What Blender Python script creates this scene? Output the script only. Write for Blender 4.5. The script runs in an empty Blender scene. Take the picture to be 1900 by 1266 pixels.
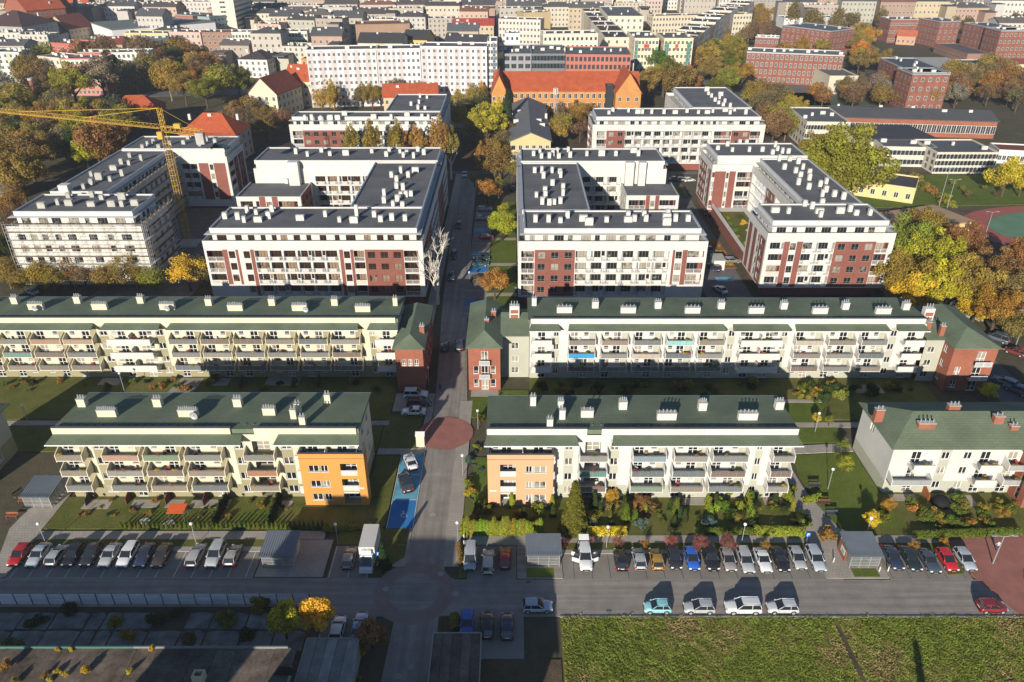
import bpy, math, random
import numpy as np
from mathutils import Vector, Matrix
R = math.radians
rng = random.Random(7)
nrng = np.random.default_rng(11)
sc = bpy.context.scene
COL = sc.collection

# ------------------------------------------------------------------ camera, sky, sun, exposure
CAM_H, PITCH, FPX = 79.0, R(29.25), 1400.0
cam = bpy.data.cameras.new('camera')
cam.sensor_width = 36.0
cam.lens = FPX / 1900.0 * 36.0
cam.clip_end = 6000
cam_o = bpy.data.objects.new('camera', cam)
COL.objects.link(cam_o)
cam_o.location = (0, 0, CAM_H)
cam_o.rotation_euler = (R(90) - PITCH, 0, 0)
sc.camera = cam_o

SUN_AZ, SUN_EL = R(199), R(18)
w = bpy.data.worlds.new('World')
sc.world = w
w.use_nodes = True
nt = w.node_tree
sky = nt.nodes.new('ShaderNodeTexSky')
sky.sky_type = 'NISHITA'
sky.sun_disc = False
sky.sun_elevation = SUN_EL
sky.sun_rotation = SUN_AZ
sky.air_density = 1.0
sky.dust_density = 0.1
sky.ozone_density = 4.0
nt.links.new(sky.outputs[0], nt.nodes['Background'].inputs[0])
nt.nodes['Background'].inputs[1].default_value = 0.066
sl = bpy.data.lights.new('sun', 'SUN')
sl.energy = 4.6
sl.angle = R(0.55)
sl.color = (1.0, 0.91, 0.77)
so = bpy.data.objects.new('sun', sl)
COL.objects.link(so)
sdir = Vector((math.sin(SUN_AZ) * math.cos(SUN_EL), math.cos(SUN_AZ) * math.cos(SUN_EL), math.sin(SUN_EL)))
so.rotation_euler = (-sdir).to_track_quat('-Z', 'Y').to_euler()
so.location = (-100, -200, 200)
sc.view_settings.view_transform = 'Standard'
sc.view_settings.look = 'None'
sc.view_settings.gamma = 1
sc.view_settings.use_curve_mapping = False
sc.view_settings.exposure = 0.56
sc.cycles.max_bounces = 5
sc.cycles.diffuse_bounces = 2
sc.cycles.transparent_max_bounces = 6
sc.cycles.use_denoising = True

# ------------------------------------------------------------------ survey helper: where a sight line meets a given height
_c, _s = math.cos(PITCH), math.sin(PITCH)
def G(px, py, h=0.0):
    u = (px - 950.0) / FPX; v = (py - 633.0) / FPX
    t = (h - CAM_H) / (-_s - v * _c)
    return (u * t, (_c - v * _s) * t)
def PXM(y, z=0.0):
    """photo pixels per metre at a place"""
    return FPX / (y * _c + (CAM_H - z) * _s)

# ------------------------------------------------------------------ mesh helpers
class MB:
    def __init__(s): s.v = []; s.f = []; s.m = []
    def quad(s, a, b, c, d, m=0):
        i = len(s.v); s.v += [a, b, c, d]; s.f.append((i, i+1, i+2, i+3)); s.m.append(m)
    def tri(s, a, b, c, m=0):
        i = len(s.v); s.v += [a, b, c]; s.f.append((i, i+1, i+2)); s.m.append(m)
    def poly(s, pts, m=0):
        i = len(s.v); s.v += list(pts); s.f.append(tuple(range(i, i+len(pts)))); s.m.append(m)
    def hexa(s, b, t, m=0):
        """b, t: four corners each, counter-clockwise seen from above"""
        i = len(s.v); s.v += list(b) + list(t)
        for q in ((3,2,1,0), (4,5,6,7), (0,1,5,4), (1,2,6,5), (2,3,7,6), (3,0,4,7)):
            s.f.append(tuple(i+k for k in q)); s.m.append(m)
    def box(s, x0, x1, y0, y1, z0, z1, m=0):
        s.hexa([(x0,y0,z0),(x1,y0,z0),(x1,y1,z0),(x0,y1,z0)], [(x0,y0,z1),(x1,y0,z1),(x1,y1,z1),(x0,y1,z1)], m)
    def prism(s, poly, z0, z1, m=0, bottom=False):
        n = len(poly); i = len(s.v)
        s.v += [(p[0], p[1], z0) for p in poly] + [(p[0], p[1], z1) for p in poly]
        for k in range(n):
            j = (k+1) % n; s.f.append((i+k, i+j, i+n+j, i+n+k)); s.m.append(m)
        s.f.append(tuple(range(i+n, i+2*n))); s.m.append(m)
        if bottom: s.f.append(tuple(reversed(range(i, i+n)))); s.m.append(m)
    def tube(s, p, q, r, n=5, r2=None, m=0, cap=True):
        p = Vector(p); q = Vector(q); d = (q-p)
        if d.length < 1e-6: return
        d.normalize(); u = d.orthogonal().normalized(); w_ = d.cross(u); r2 = r if r2 is None else r2
        i = len(s.v)
        for k in range(n):
            a = 2*math.pi*k/n; o = u*math.cos(a) + w_*math.sin(a); s.v.append(tuple(p + o*r))
        for k in range(n):
            a = 2*math.pi*k/n; o = u*math.cos(a) + w_*math.sin(a); s.v.append(tuple(q + o*r2))
        for k in range(n):
            j = (k+1) % n; s.f.append((i+k, i+j, i+n+j, i+n+k)); s.m.append(m)
        if cap:
            s.f.append(tuple(range(i+n, i+2*n))); s.m.append(m)
            s.f.append(tuple(reversed(range(i, i+n)))); s.m.append(m)
    def mesh(s, name, mats, smooth=False):
        me = bpy.data.meshes.new(name)
        me.from_pydata([tuple(p) for p in s.v], [], s.f)
        if not isinstance(mats, (list, tuple)): mats = [mats]
        for m in mats: me.materials.append(m)
        if any(s.m): me.polygons.foreach_set('material_index', s.m)
        if smooth: me.polygons.foreach_set('use_smooth', [True]*len(s.f))
        me.update()
        return me

def O(name, me, parent=None, loc=(0,0,0), rz=0.0, scale=None, color=None, kind=None):
    o = bpy.data.objects.new(name, me)
    COL.objects.link(o)
    o.location = loc
    if rz: o.rotation_euler = (0, 0, rz)
    if scale: o.scale = scale if isinstance(scale, (tuple, list)) else (scale,)*3
    if color: o.color = (*color[:3], 1)
    if parent: o.parent = parent
    if kind: o['kind'] = kind
    return o
def T(o, label, cat, group=None, kind=None):
    o['label'] = label; o['category'] = cat
    if group: o['group'] = group
    if kind: o['kind'] = kind
    return o
def E(name, loc=(0,0,0), rz=0.0):
    return O(name, None, None, loc, rz)
def struct(name, me, **k):
    o = O(name, me, **k); o['kind'] = 'structure'; return o
_mc = {}
def cached(key, fn):
    if key not in _mc: _mc[key] = fn()
    return _mc[key]
def copy_tree(o, parent=None):
    c = o.copy(); COL.objects.link(c); c.parent = parent
    for ch in list(o.children): copy_tree(ch, c)
    return c
ORD = ['first','second','third','fourth','fifth','sixth','seventh','eighth','ninth','tenth','eleventh','twelfth','thirteenth','fourteenth','fifteenth','sixteenth','seventeenth','eighteenth','nineteenth','twentieth']
def nth(k):
    if k < 20: return ORD[k]
    tens = ['','','twenty','thirty','forty','fifty','sixty','seventy','eighty','ninety']
    k += 1; t, u = divmod(k, 10)
    if t > 9: return 'number %d' % k
    return (tens[t] + '-' + ORD[u-1]) if u else tens[t][:-1] + 'ieth'

# ------------------------------------------------------------------ materials
def mat(name, col, rough=.85, var=.12, scale=.6, metal=0., objcol=False, rnd=0., bump=0., bscale=8., spec=.3, var2=0., scale2=8.):
    m = bpy.data.materials.new(name); m.use_nodes = True
    t = m.node_tree; N = t.nodes; L = t.links
    b = N['Principled BSDF']
    b.inputs['Roughness'].default_value = rough
    b.inputs['Metallic'].default_value = metal
    b.inputs['Specular IOR Level'].default_value = spec
    geo = N.new('ShaderNodeNewGeometry')
    def noise(sc_, v, det=4):
        n = N.new('ShaderNodeTexNoise'); n.inputs['Scale'].default_value = sc_; n.inputs['Detail'].default_value = det
        L.new(geo.outputs['Position'], n.inputs['Vector'])
        r = N.new('ShaderNodeMapRange'); r.inputs['From Min'].default_value = .25; r.inputs['From Max'].default_value = .75
        r.inputs['To Min'].default_value = 1-v; r.inputs['To Max'].default_value = 1+v
        L.new(n.outputs['Fac'], r.inputs['Value']); return r.outputs[0]
    fac = noise(scale, var) if var else None
    if var2:
        f2 = noise(scale2, var2)
        if fac is None: fac = f2
        else:
            mm = N.new('ShaderNodeMath'); mm.operation = 'MULTIPLY'; L.new(fac, mm.inputs[0]); L.new(f2, mm.inputs[1]); fac = mm.outputs[0]
    oi = None
    if objcol or rnd: oi = N.new('ShaderNodeObjectInfo')
    if rnd:
        r = N.new('ShaderNodeMapRange'); r.inputs['To Min'].default_value = 1-rnd; r.inputs['To Max'].default_value = 1+rnd
        L.new(oi.outputs['Random'], r.inputs['Value'])
        if fac is None: fac = r.outputs[0]
        else:
            mm = N.new('ShaderNodeMath'); mm.operation = 'MULTIPLY'; L.new(fac, mm.inputs[0]); L.new(r.outputs[0], mm.inputs[1]); fac = mm.outputs[0]
    sc_ = N.new('ShaderNodeVectorMath'); sc_.operation = 'SCALE'
    if objcol: L.new(oi.outputs['Color'], sc_.inputs[0])
    else: sc_.inputs[0].default_value = col
    if fac is not None: L.new(fac, sc_.inputs['Scale'])
    else: sc_.inputs['Scale'].default_value = 1
    L.new(sc_.outputs[0], b.inputs['Base Color'])
    if bump:
        n = N.new('ShaderNodeTexNoise'); n.inputs['Scale'].default_value = bscale
        L.new(geo.outputs['Position'], n.inputs['Vector'])
        bp = N.new('ShaderNodeBump'); bp.inputs['Strength'].default_value = bump; bp.inputs['Distance'].default_value = .1
        L.new(n.outputs['Fac'], bp.inputs['Height']); L.new(bp.outputs[0], b.inputs['Normal'])
    return m

def brickmat(name, c1, c2, mortar, w_=.5, h_=.16, msize=.012, horiz=False, rough=.9, var=.15, vs=.4, bump=.3, streak=None):
    """brick / paver / shingle courses; horiz=True lays them on the ground plane"""
    m = bpy.data.materials.new(name); m.use_nodes = True
    t = m.node_tree; N = t.nodes; L = t.links; b = N['Principled BSDF']
    b.inputs['Roughness'].default_value = rough; b.inputs['Specular IOR Level'].default_value = .25
    geo = N.new('ShaderNodeNewGeometry'); sp = N.new('ShaderNodeSeparateXYZ'); L.new(geo.outputs['Position'], sp.inputs[0])
    cb = N.new('ShaderNodeCombineXYZ')
    if horiz:
        L.new(sp.outputs[0], cb.inputs[0]); L.new(sp.outputs[1], cb.inputs[1])
    else:
        ad = N.new('ShaderNodeMath'); L.new(sp.outputs[0], ad.inputs[0]); L.new(sp.outputs[1], ad.inputs[1])
        L.new(ad.outputs[0], cb.inputs[0]); L.new(sp.outputs[2], cb.inputs[1])
    br = N.new('ShaderNodeTexBrick'); br.inputs['Scale'].default_value = 1
    br.inputs['Brick Width'].default_value = w_; br.inputs['Row Height'].default_value = h_; br.inputs['Mortar Size'].default_value = msize
    br.inputs['Color1'].default_value = (*c1, 1); br.inputs['Color2'].default_value = (*c2, 1); br.inputs['Mortar'].default_value = (*mortar, 1)
    L.new(cb.outputs[0], br.inputs['Vector'])
    n = N.new('ShaderNodeTexNoise'); n.inputs['Scale'].default_value = vs; n.inputs['Detail'].default_value = 5
    L.new(geo.outputs['Position'], n.inputs['Vector'])
    r = N.new('ShaderNodeMapRange'); r.inputs['From Min'].default_value = .25; r.inputs['From Max'].default_value = .75
    r.inputs['To Min'].default_value = 1-var; r.inputs['To Max'].default_value = 1+var; L.new(n.outputs['Fac'], r.inputs['Value'])
    fac = r.outputs[0]
    if streak:
        mp = N.new('ShaderNodeMapping'); mp.inputs['Scale'].default_value = (*streak, 1); L.new(geo.outputs['Position'], mp.inputs['Vector'])
        n3 = N.new('ShaderNodeTexNoise'); n3.inputs['Scale'].default_value = 1; n3.inputs['Detail'].default_value = 4; L.new(mp.outputs[0], n3.inputs['Vector'])
        r3 = N.new('ShaderNodeMapRange'); r3.inputs['From Min'].default_value = .3; r3.inputs['From Max'].default_value = .7; r3.inputs['To Min'].default_value = .80; r3.inputs['To Max'].default_value = 1.16; L.new(n3.outputs['Fac'], r3.inputs['Value'])
        mu = N.new('ShaderNodeMath'); mu.operation = 'MULTIPLY'; L.new(fac, mu.inputs[0]); L.new(r3.outputs[0], mu.inputs[1]); fac = mu.outputs[0]
    s = N.new('ShaderNodeVectorMath'); s.operation = 'SCALE'; L.new(br.outputs['Color'], s.inputs[0]); L.new(fac, s.inputs['Scale'])
    L.new(s.outputs[0], b.inputs['Base Color'])
    if bump:
        bp = N.new('ShaderNodeBump'); bp.inputs['Strength'].default_value = bump; bp.inputs['Distance'].default_value = .02; bp.invert = True
        L.new(br.outputs['Fac'], bp.inputs['Height']); L.new(bp.outputs[0], b.inputs['Normal'])
    return m

def mix_ground(name, cols, scales=(.05, .35, 3.0), rough=.95, bump=.4, bscale=5):
    """grass / soil: colour stops spread by layered noise"""
    m = bpy.data.materials.new(name); m.use_nodes = True
    t = m.node_tree; N = t.nodes; L = t.links; b = N['Principled BSDF']
    b.inputs['Roughness'].default_value = rough; b.inputs['Specular IOR Level'].default_value = .1
    geo = N.new('ShaderNodeNewGeometry'); acc = None
    for k, s_ in enumerate(scales):
        n = N.new('ShaderNodeTexNoise'); n.inputs['Scale'].default_value = s_; n.inputs['Detail'].default_value = 5; n.inputs['Roughness'].default_value = .65
        L.new(geo.outputs['Position'], n.inputs['Vector'])
        if acc is None: acc = n.outputs['Fac']
        else:
            a = N.new('ShaderNodeMath'); a.operation = 'ADD'; L.new(acc, a.inputs[0]); L.new(n.outputs['Fac'], a.inputs[1]); acc = a.outputs[0]
    r = N.new('ShaderNodeMapRange'); r.inputs['From Min'].default_value = .36*len(scales); r.inputs['From Max'].default_value = .64*len(scales)
    L.new(acc, r.inputs['Value'])
    cr = N.new('ShaderNodeValToRGB'); e = cr.color_ramp.elements
    e[0].color = (*cols[0], 1); e[1].color = (*cols[-1], 1)
    for k, c in enumerate(cols[1:-1]): x = e.new((k+1)/(len(cols)-1)); x.color = (*c, 1)
    L.new(r.outputs[0], cr.inputs['Fac']); L.new(cr.outputs[0], b.inputs['Base Color'])
    if bump:
        n = N.new('ShaderNodeTexNoise'); n.inputs['Scale'].default_value = bscale; n.inputs['Detail'].default_value = 6
        L.new(geo.outputs['Position'], n.inputs['Vector'])
        bp = N.new('ShaderNodeBump'); bp.inputs['Strength'].default_value = bump; bp.inputs['Distance'].default_value = .15
        L.new(n.outputs['Fac'], bp.inputs['Height']); L.new(bp.outputs[0], b.inputs['Normal'])
    return m

def glassmat(name, base=(.015,.018,.022), curtain=(.34,.31,.26), share=.16, rough=.06):
    m = bpy.data.materials.new(name); m.use_nodes = True
    t = m.node_tree; N = t.nodes; L = t.links; b = N['Principled BSDF']
    b.inputs['Roughness'].default_value = rough; b.inputs['Specular IOR Level'].default_value = .6
    oi = N.new('ShaderNodeObjectInfo')
    tc = N.new('ShaderNodeTexCoord')
    n = N.new('ShaderNodeTexNoise'); n.inputs['Scale'].default_value = 1.1; n.inputs['Detail'].default_value = 1
    geo = N.new('ShaderNodeNewGeometry'); L.new(geo.outputs['Position'], n.inputs['Vector'])
    a = N.new('ShaderNodeMath'); a.operation = 'MULTIPLY_ADD'; a.inputs[1].default_value = .55; L.new(n.outputs['Fac'], a.inputs[0])
    r2 = N.new('ShaderNodeMath'); r2.operation = 'MULTIPLY'; r2.inputs[1].default_value = .9; L.new(oi.outputs['Random'], r2.inputs[0]); L.new(r2.outputs[0], a.inputs[2])
    cr = N.new('ShaderNodeValToRGB'); cr.color_ramp.interpolation = 'LINEAR'; e = cr.color_ramp.elements
    p = 1.15 - share
    e[0].position = max(.05, min(.95, p - .18)); e[0].color = (*base, 1)
    e[1].position = min(1., p + .10); e[1].color = (*curtain, 1)
    L.new(a.outputs[0], cr.inputs['Fac']); L.new(cr.outputs[0], b.inputs['Base Color'])
    return m

def leafmat(name, trans=.3):
    m = bpy.data.materials.new(name); m.use_nodes = True
    t = m.node_tree; N = t.nodes; L = t.links
    for n in list(N): N.remove(n)
    out = N.new('ShaderNodeOutputMaterial'); d = N.new('ShaderNodeBsdfDiffuse'); tr = N.new('ShaderNodeBsdfTranslucent'); mx = N.new('ShaderNodeMixShader')
    mx.inputs[0].default_value = trans
    oi = N.new('ShaderNodeObjectInfo'); at = N.new('ShaderNodeAttribute'); at.attribute_name = 'v'
    hs = N.new('ShaderNodeHueSaturation')
    L.new(oi.outputs['Color'], hs.inputs['Color'])
    mr = N.new('ShaderNodeMapRange'); mr.inputs['To Min'].default_value = .488; mr.inputs['To Max'].default_value = .528
    L.new(at.outputs['Fac'], mr.inputs['Value']); L.new(mr.outputs[0], hs.inputs['Hue'])
    mv = N.new('ShaderNodeMapRange'); mv.inputs['To Min'].default_value = .72; mv.inputs['To Max'].default_value = 1.6
    sp = N.new('ShaderNodeSeparateColor'); L.new(at.outputs['Color'], sp.inputs[0])
    L.new(sp.outputs[1], mv.inputs['Value']); L.new(mv.outputs[0], hs.inputs['Value'])
    L.new(hs.outputs[0], d.inputs[0]); L.new(hs.outputs[0], tr.inputs[0])
    L.new(d.outputs[0], mx.inputs[1]); L.new(tr.outputs[0], mx.inputs[2]); L.new(mx.outputs[0], out.inputs[0])
    return m

WHITE = mat('white_render', (.59,.575,.545), var=.09, scale=.22, var2=.05, scale2=3)
CREAM = mat('cream_render', (.63,.575,.435), var=.08, scale=.25, var2=.03, scale2=3)
OLIVE = mat('olive_render', (.30,.275,.17), var=.07, scale=.3)
GREYGREEN = mat('greygreen_render', (.42,.42,.35), var=.07, scale=.3)
ORANGE = mat('orange_render', (.60,.275,.07), var=.06, scale=.3)
SALMON = mat('salmon_render', (.64,.35,.20), var=.05, scale=.3)
CONCR = mat('concrete', (.42,.41,.38), var=.18, scale=.5, var2=.08, scale2=4)
UNFIN = mat('unfinished_render', (.62,.60,.55), var=.22, scale=.35, var2=.1, scale2=2)
LOUVRE = mat('louvre_metal', (.42,.44,.47), rough=.5, var=.06)
DKMETAL = mat('dark_metal', (.10,.11,.12), rough=.5, var=.1)
GREYMETAL = mat('grey_metal', (.45,.47,.49), rough=.4, metal=.4, var=.08)
STEEL = mat('galvanised_steel', (.55,.57,.58), rough=.35, metal=.6, var=.1)
BRICKW = brickmat('maroon_brick', (.25,.085,.065), (.20,.070,.055), (.22,.12,.10), .5, .16, .01, var=.1)
BRICKR = brickmat('red_brick', (.34,.108,.065), (.28,.088,.052), (.27,.165,.125), .5, .16, .012, var=.14)
BRICKB = brickmat('barracks_brick', (.27,.098,.068), (.22,.08,.056), (.22,.13,.10), .5, .16, .012, var=.2)
BRICKO = brickmat('orange_brick', (.56,.27,.08), (.48,.21,.06), (.42,.24,.12), .5, .16, .012, var=.12)
BRICKD = brickmat('dark_brick', (.26,.10,.075), (.21,.08,.06), (.22,.13,.10), .5, .16, .012, var=.15)
GREENROOF = brickmat('green_shingle', (.155,.19,.128), (.136,.17,.115), (.112,.142,.096), 1.1, .42, .035, horiz=True, var=.24, vs=.18, bump=.5)
ASPHROOF = brickmat('bitumen_roof', (.145,.148,.156), (.126,.13,.138), (.10,.103,.11), 7.0, 1.0, .03, horiz=True, var=.22, vs=.16, bump=.15)
REDROOF = brickmat('red_tile', (.48,.11,.045), (.40,.085,.035), (.26,.06,.03), .7, .34, .03, horiz=True, var=.16, bump=.6)
DKREDROOF = brickmat('dark_red_tile', (.25,.075,.05), (.20,.06,.045), (.13,.045,.035), .7, .34, .03, horiz=True, var=.18, bump=.6)
PVC = mat('white_pvc', (.82,.82,.80), rough=.4, var=0)
BROWNFR = mat('brown_frame', (.075,.040,.028), rough=.5, var=0)
GREYFR = mat('grey_frame', (.16,.155,.14), rough=.5, var=0)
GLASS = glassmat('window_glass')
GLASSB = glassmat('window_glass_brownish', (.03,.019,.014), (.26,.19,.13), .12)
FARGLASS = mat('far_glass', (.045,.05,.06), rough=.2, var=.5, scale=.35, spec=.5)
PANEL = mat('railing_panel_mat', (1,1,1), rough=.45, var=.06, objcol=True)
PAINT = mat('coloured', (1,1,1), rough=.8, var=.08, scale=.3, objcol=True, var2=.05, scale2=3)
TILEC = brickmat('rusty_tile', (.3,.1,.06), (.25,.08,.05), (.15,.06,.04), .7, .34, .03, horiz=True)
ASPHALT = mat('asphalt', (.15,.145,.14), var=.16, scale=.25, var2=.10, scale2=6)
PAVER = brickmat('grey_paver', (.34,.305,.275), (.30,.27,.24), (.20,.18,.16), .22, .11, .012, horiz=True, var=.16, vs=.5, bump=.2, streak=(.05,1.3))
PAVERS = brickmat('street_paver', (.34,.305,.275), (.30,.27,.24), (.20,.18,.16), .22, .11, .012, horiz=True, var=.16, vs=.5, bump=.2, streak=(1.3,.05))
PAVERD = brickmat('dark_paver', (.31,.28,.245), (.27,.245,.215), (.17,.155,.135), .22, .11, .012, horiz=True, var=.16, vs=.3, bump=.2)
PAVERR = brickmat('red_paver', (.40,.17,.135), (.35,.15,.12), (.24,.11,.09), .22, .11, .012, horiz=True, var=.16, vs=.5, bump=.2)
PAVERF = brickmat('faded_red_paver', (.33,.245,.215), (.29,.215,.19), (.2,.155,.135), .22, .11, .012, horiz=True, var=.18, vs=.5, bump=.2)
WALKW = brickmat('pavement_slab', (.40,.36,.31), (.36,.325,.285), (.24,.22,.19), .5, .5, .02, horiz=True, var=.12, vs=.4, bump=.2)
KERB = mat('kerb_stone', (.34,.33,.30), var=.12, scale=1.5)
PLINE = mat('white_line', (.6,.6,.58), var=.2, scale=2)
LAWN = mix_ground('lawn', [(.06,.072,.018), (.11,.125,.030), (.15,.145,.045), (.19,.15,.06)])
LAWNG = mix_ground('lush_lawn', [(.07,.095,.018), (.11,.15,.028), (.16,.185,.045)])
DRYGRASS = mix_ground('dry_grass', [(.08,.09,.022), (.15,.15,.035), (.20,.17,.055), (.26,.19,.085)], (.06,.3,1.6))
SOIL = mix_ground('soil', [(.06,.045,.032), (.11,.082,.055), (.16,.12,.078)])
CITYG = mix_ground('city_ground', [(.06,.055,.04), (.12,.10,.072), (.085,.085,.045), (.15,.13,.10)], (.015,.08,.5))
LEAF = leafmat('foliage', .38)
BARK = mat('bark', (.085,.062,.045), var=.25, scale=3)
BIRCH = mat('pale_bark', (.62,.57,.50), var=.2, scale=3)
TWIG = mat('twig', (1,1,1), var=.15, scale=1, objcol=True)
WOOD = mat('weathered_wood', (.20,.12,.07), var=.2, scale=2)
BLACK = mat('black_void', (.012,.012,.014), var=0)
GLOBE = mat('lamp_globe_mat', (.85,.85,.82), rough=.25, var=0)
YELLOW = mat('crane_yellow', (.55,.33,.04), rough=.5, var=.1, scale=1)
# ------------------------------------------------------------------ ground, roads, pavements
def patch(name, pts, z, m, th=None):
    b = MB()
    a = sum(pts[i][0]*pts[(i+1)%len(pts)][1]-pts[(i+1)%len(pts)][0]*pts[i][1] for i in range(len(pts)))
    if a < 0: pts = pts[::-1]
    b.prism(pts, z-(th or .12), z, 0)
    return struct(name, b.mesh(name, m))
def rect(name, x0, x1, y0, y1, z, m): return patch(name, [(x0,y0),(x1,y0),(x1,y1),(x0,y1)], z, m)
def disc(name, cx, cy, r0, r1, z, m, n=40, sy=1.0):
    b = MB()
    for k in range(n):
        a0 = 2*math.pi*k/n; a1 = 2*math.pi*(k+1)/n
        p = lambda r, a: (cx+r*math.cos(a), cy+r*math.sin(a)*sy, z)
        if r0 <= 0: b.tri((cx,cy,z), p(r1,a0), p(r1,a1))
        else: b.quad(p(r0,a0), p(r1,a0), p(r1,a1), p(r0,a1))
    return struct(name, b.mesh(name, m))
b = MB(); b.quad((-1390,-270,-.1), (1390,-270,-.1), (1390,1890,-.1), (-1390,1890,-.1)); struct('ground', b.mesh('ground', CITYG))
# carriageways
rect('cross_road', -140, -8, 68.0, 74.5, .0, PAVER)
rect('cross_road', -8, 68.5, 68.0, 74.2, .0, PAVER)
patch('street', [(-16.6,30),(-9.8,30),(-9.4,76),(-8.6,100),(-8.4,118),(-9.6,140),(-10.6,160),(-11.6,205),(-12.2,262),(-18.0,262),(-17.4,205),(-16.4,160),(-15.4,140),(-14.4,118),(-14.6,100),(-14.9,76)], .006, PAVERS)
disc('red_paving', -13.2, 72.0, 3.3, 5.4, .012, PAVERF)
disc('red_paving', -11.6, 107.9, 0, 4.8, .098, PAVERR)
disc('roundabout_centre', -13.2, 72.0, 0, 3.3, .012, PAVER)
patch('red_paving', [(66.0,68),(68.5,68),(90,68),(90,84.2),(60.4,84.2),(62.6,82),(64,78),(63.4,75.2)], .012, PAVERR)
# bottom right road end, far streets
patch('street', [(91.5,96),(99,96),(99,170),(104,250),(96,250),(91.5,170)], .0, ASPHALT)
patch('leaf_litter_verge', [(88.6,140),(93.2,140),(95,170),(90,170)], .02, mat('fallen_leaves', (.36,.20,.075), var=.4, scale=1.5, var2=.3, scale2=6))
patch('lane', [(46.2,140),(57.6,140),(57.6,262),(47.6,262)], .0, ASPHALT)
rect('cross_street', -130, 110, 262, 265.5, .004, ASPHALT)
patch('street', [(-140,262),(120,262),(120,330),(-140,330)], -.03, SOIL)
patch('street', [(-34,330),(10,330),(34,420),(40,620),(30,620),(24,420),(-34,350)], .0, ASPHALT)
patch('boulevard', [(126,360),(150,360),(236,640),(216,640)], .0, ASPHALT)
patch('boulevard', [(-190,395),(120,430),(120,444),(-190,409)], .0, ASPHALT)
patch('street', [(58,430),(70,430),(150,760),(138,760)], .0, ASPHALT)
# parking bays
rect('parking_bays', -69.5, -35.6, 74.5, 79.4, .008, PAVERD)
rect('parking_bays', -25.4, -19.8, 74.5, 80.6, .008, PAVERD)
rect('parking_bays', -6.2, 0.6, 74.2, 80.6, .008, PAVERD)
rect('parking_bays', 7.0, 45.4, 74.2, 78.9, .008, PAVERD)
rect('parking_bays', 51.9, 63.2, 74.2, 78.9, .008, PAVERD)
rect('parking_bays', -24.5, -17.6, 62.8, 68.0, .008, PAVERD)
rect('parking_bays', -6.8, 1.5, 61.5, 68.0, .008, PAVERD)
rect('parking_bays', -11.2, -6.0, 152, 228, .008, PAVERD)
for nm, x0_, x1_, st, y0_, y1_, m in (('l',-69.0,-36,2.49,74.6,79.3,PLINE),('r',8.6,45,2.49,74.3,78.8,DKMETAL),('r',52.3,63,2.49,74.3,78.8,DKMETAL),('b',-25.2,-19,2.6,74.6,80.4,PLINE),('s',-24.3,-18,2.7,63,68,PLINE)):
    x = x0_
    while x < x1_:
        rect('bay_line', x-.05, x+.05, y0_, y1_, .016, m); x += st
for q in range(12): rect('bay_line', -11.1, -6.1, 154+q*6.1, 154.12+q*6.1, .016, PLINE)
rect('bay_line', -69.5, -35.6, 74.42, 74.56, .02, KERB)
# verges, pavements, kerbs
rect('kerb', -69.5, -35.6, 79.4, 80.3, .11, KERB)
rect('verge', -69.5, -35.6, 80.3, 81.8, .10, LAWN)
rect('pavement', -69.5, -27.4, 81.8, 83.5, .11, WALKW)
rect('pavement', -35.4, -26.0, 74.6, 81.7, .11, WALKW)
rect('verge', -25.4, -15.2, 80.7, 84.0, .1, LAWN)
patch('verge', [(-19.6,74.8),(-18.4,75.2),(-15.2,78.4),(-15.2,80.6),(-19.6,80.6)], .1, LAWN)
rect('pavement', -9.6, -7.4, 76.5, 118, .09, WALKW)
rect('verge', -7.4, -6.3, 74.4, 80.8, .11, LAWN)
rect('pavement', -6.2, 7.0, 80.7, 82.6, .10, WALKW)
rect('kerb', 7.0, 45.4, 78.95, 79.7, .11, KERB)
rect('verge', 7.0, 43.0, 79.7, 81.1, .10, LAWN)
rect('pavement', 7.0, 43.2, 81.1, 82.6, .105, WALKW)
rect('pavement', 0.7, 7.0, 74.3, 80.6, .10, PAVER)
rect('lawn', 2.0, 5.8, 74.5, 76.2, .13, LAWNG)
patch('path', [(43.2,74.4),(51.8,74.4),(51.8,82.6),(48.5,84),(46.4,92),(45.6,104),(47.4,118),(44.8,118),(43.0,104),(43.2,90)], .10, WALKW)
rect('lawn', 47.1, 50.6, 74.6, 76.1, .13, LAWNG)
patch('path', [(46.0,104),(46.4,101.8),(58,102.6),(58,104.8)], .115, WALKW)
rect('path', 45.5, 58, 117.4, 118.4, .12, WALKW)
rect('verge', 51.9, 63.0, 79.0, 81.1, .10, LAWN)
patch('verge', [(60.2,75),(62.4,75.2),(63.6,77),(63.2,81),(60.2,81)], .11, LAWN)
rect('pavement', 51.8, 62.0, 81.1, 82.6, .105, WALKW)
patch('pavement', [(-16.8,76.5),(-14.9,76.5),(-14.5,118),(-15.6,118)], .07, WALKW)
# kerb line of the meadow and the meadow itself
rect('kerb', 6.2, 68.0, 67.7, 67.95, .12, KERB)
patch('meadow', [(6.2,30),(120,30),(120,67.7),(6.2,67.7)], .06, DRYGRASS)
patch('trodden_path', [(41.8,58),(42.5,58),(41.9,61.5),(42.2,64),(41.6,66.4),(41.2,66.4),(41.5,64),(41.2,61.5)], .075, SOIL)
patch('trodden_path', [(8.8,57),(9.7,57),(8.0,62.5),(6.6,66),(6.2,65)], .075, SOIL)
patch('bare_ground', [(-9,30),(6,30),(6,61.4),(-6.8,61.4),(-6.8,68),(-9,68)], .03, SOIL)
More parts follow.
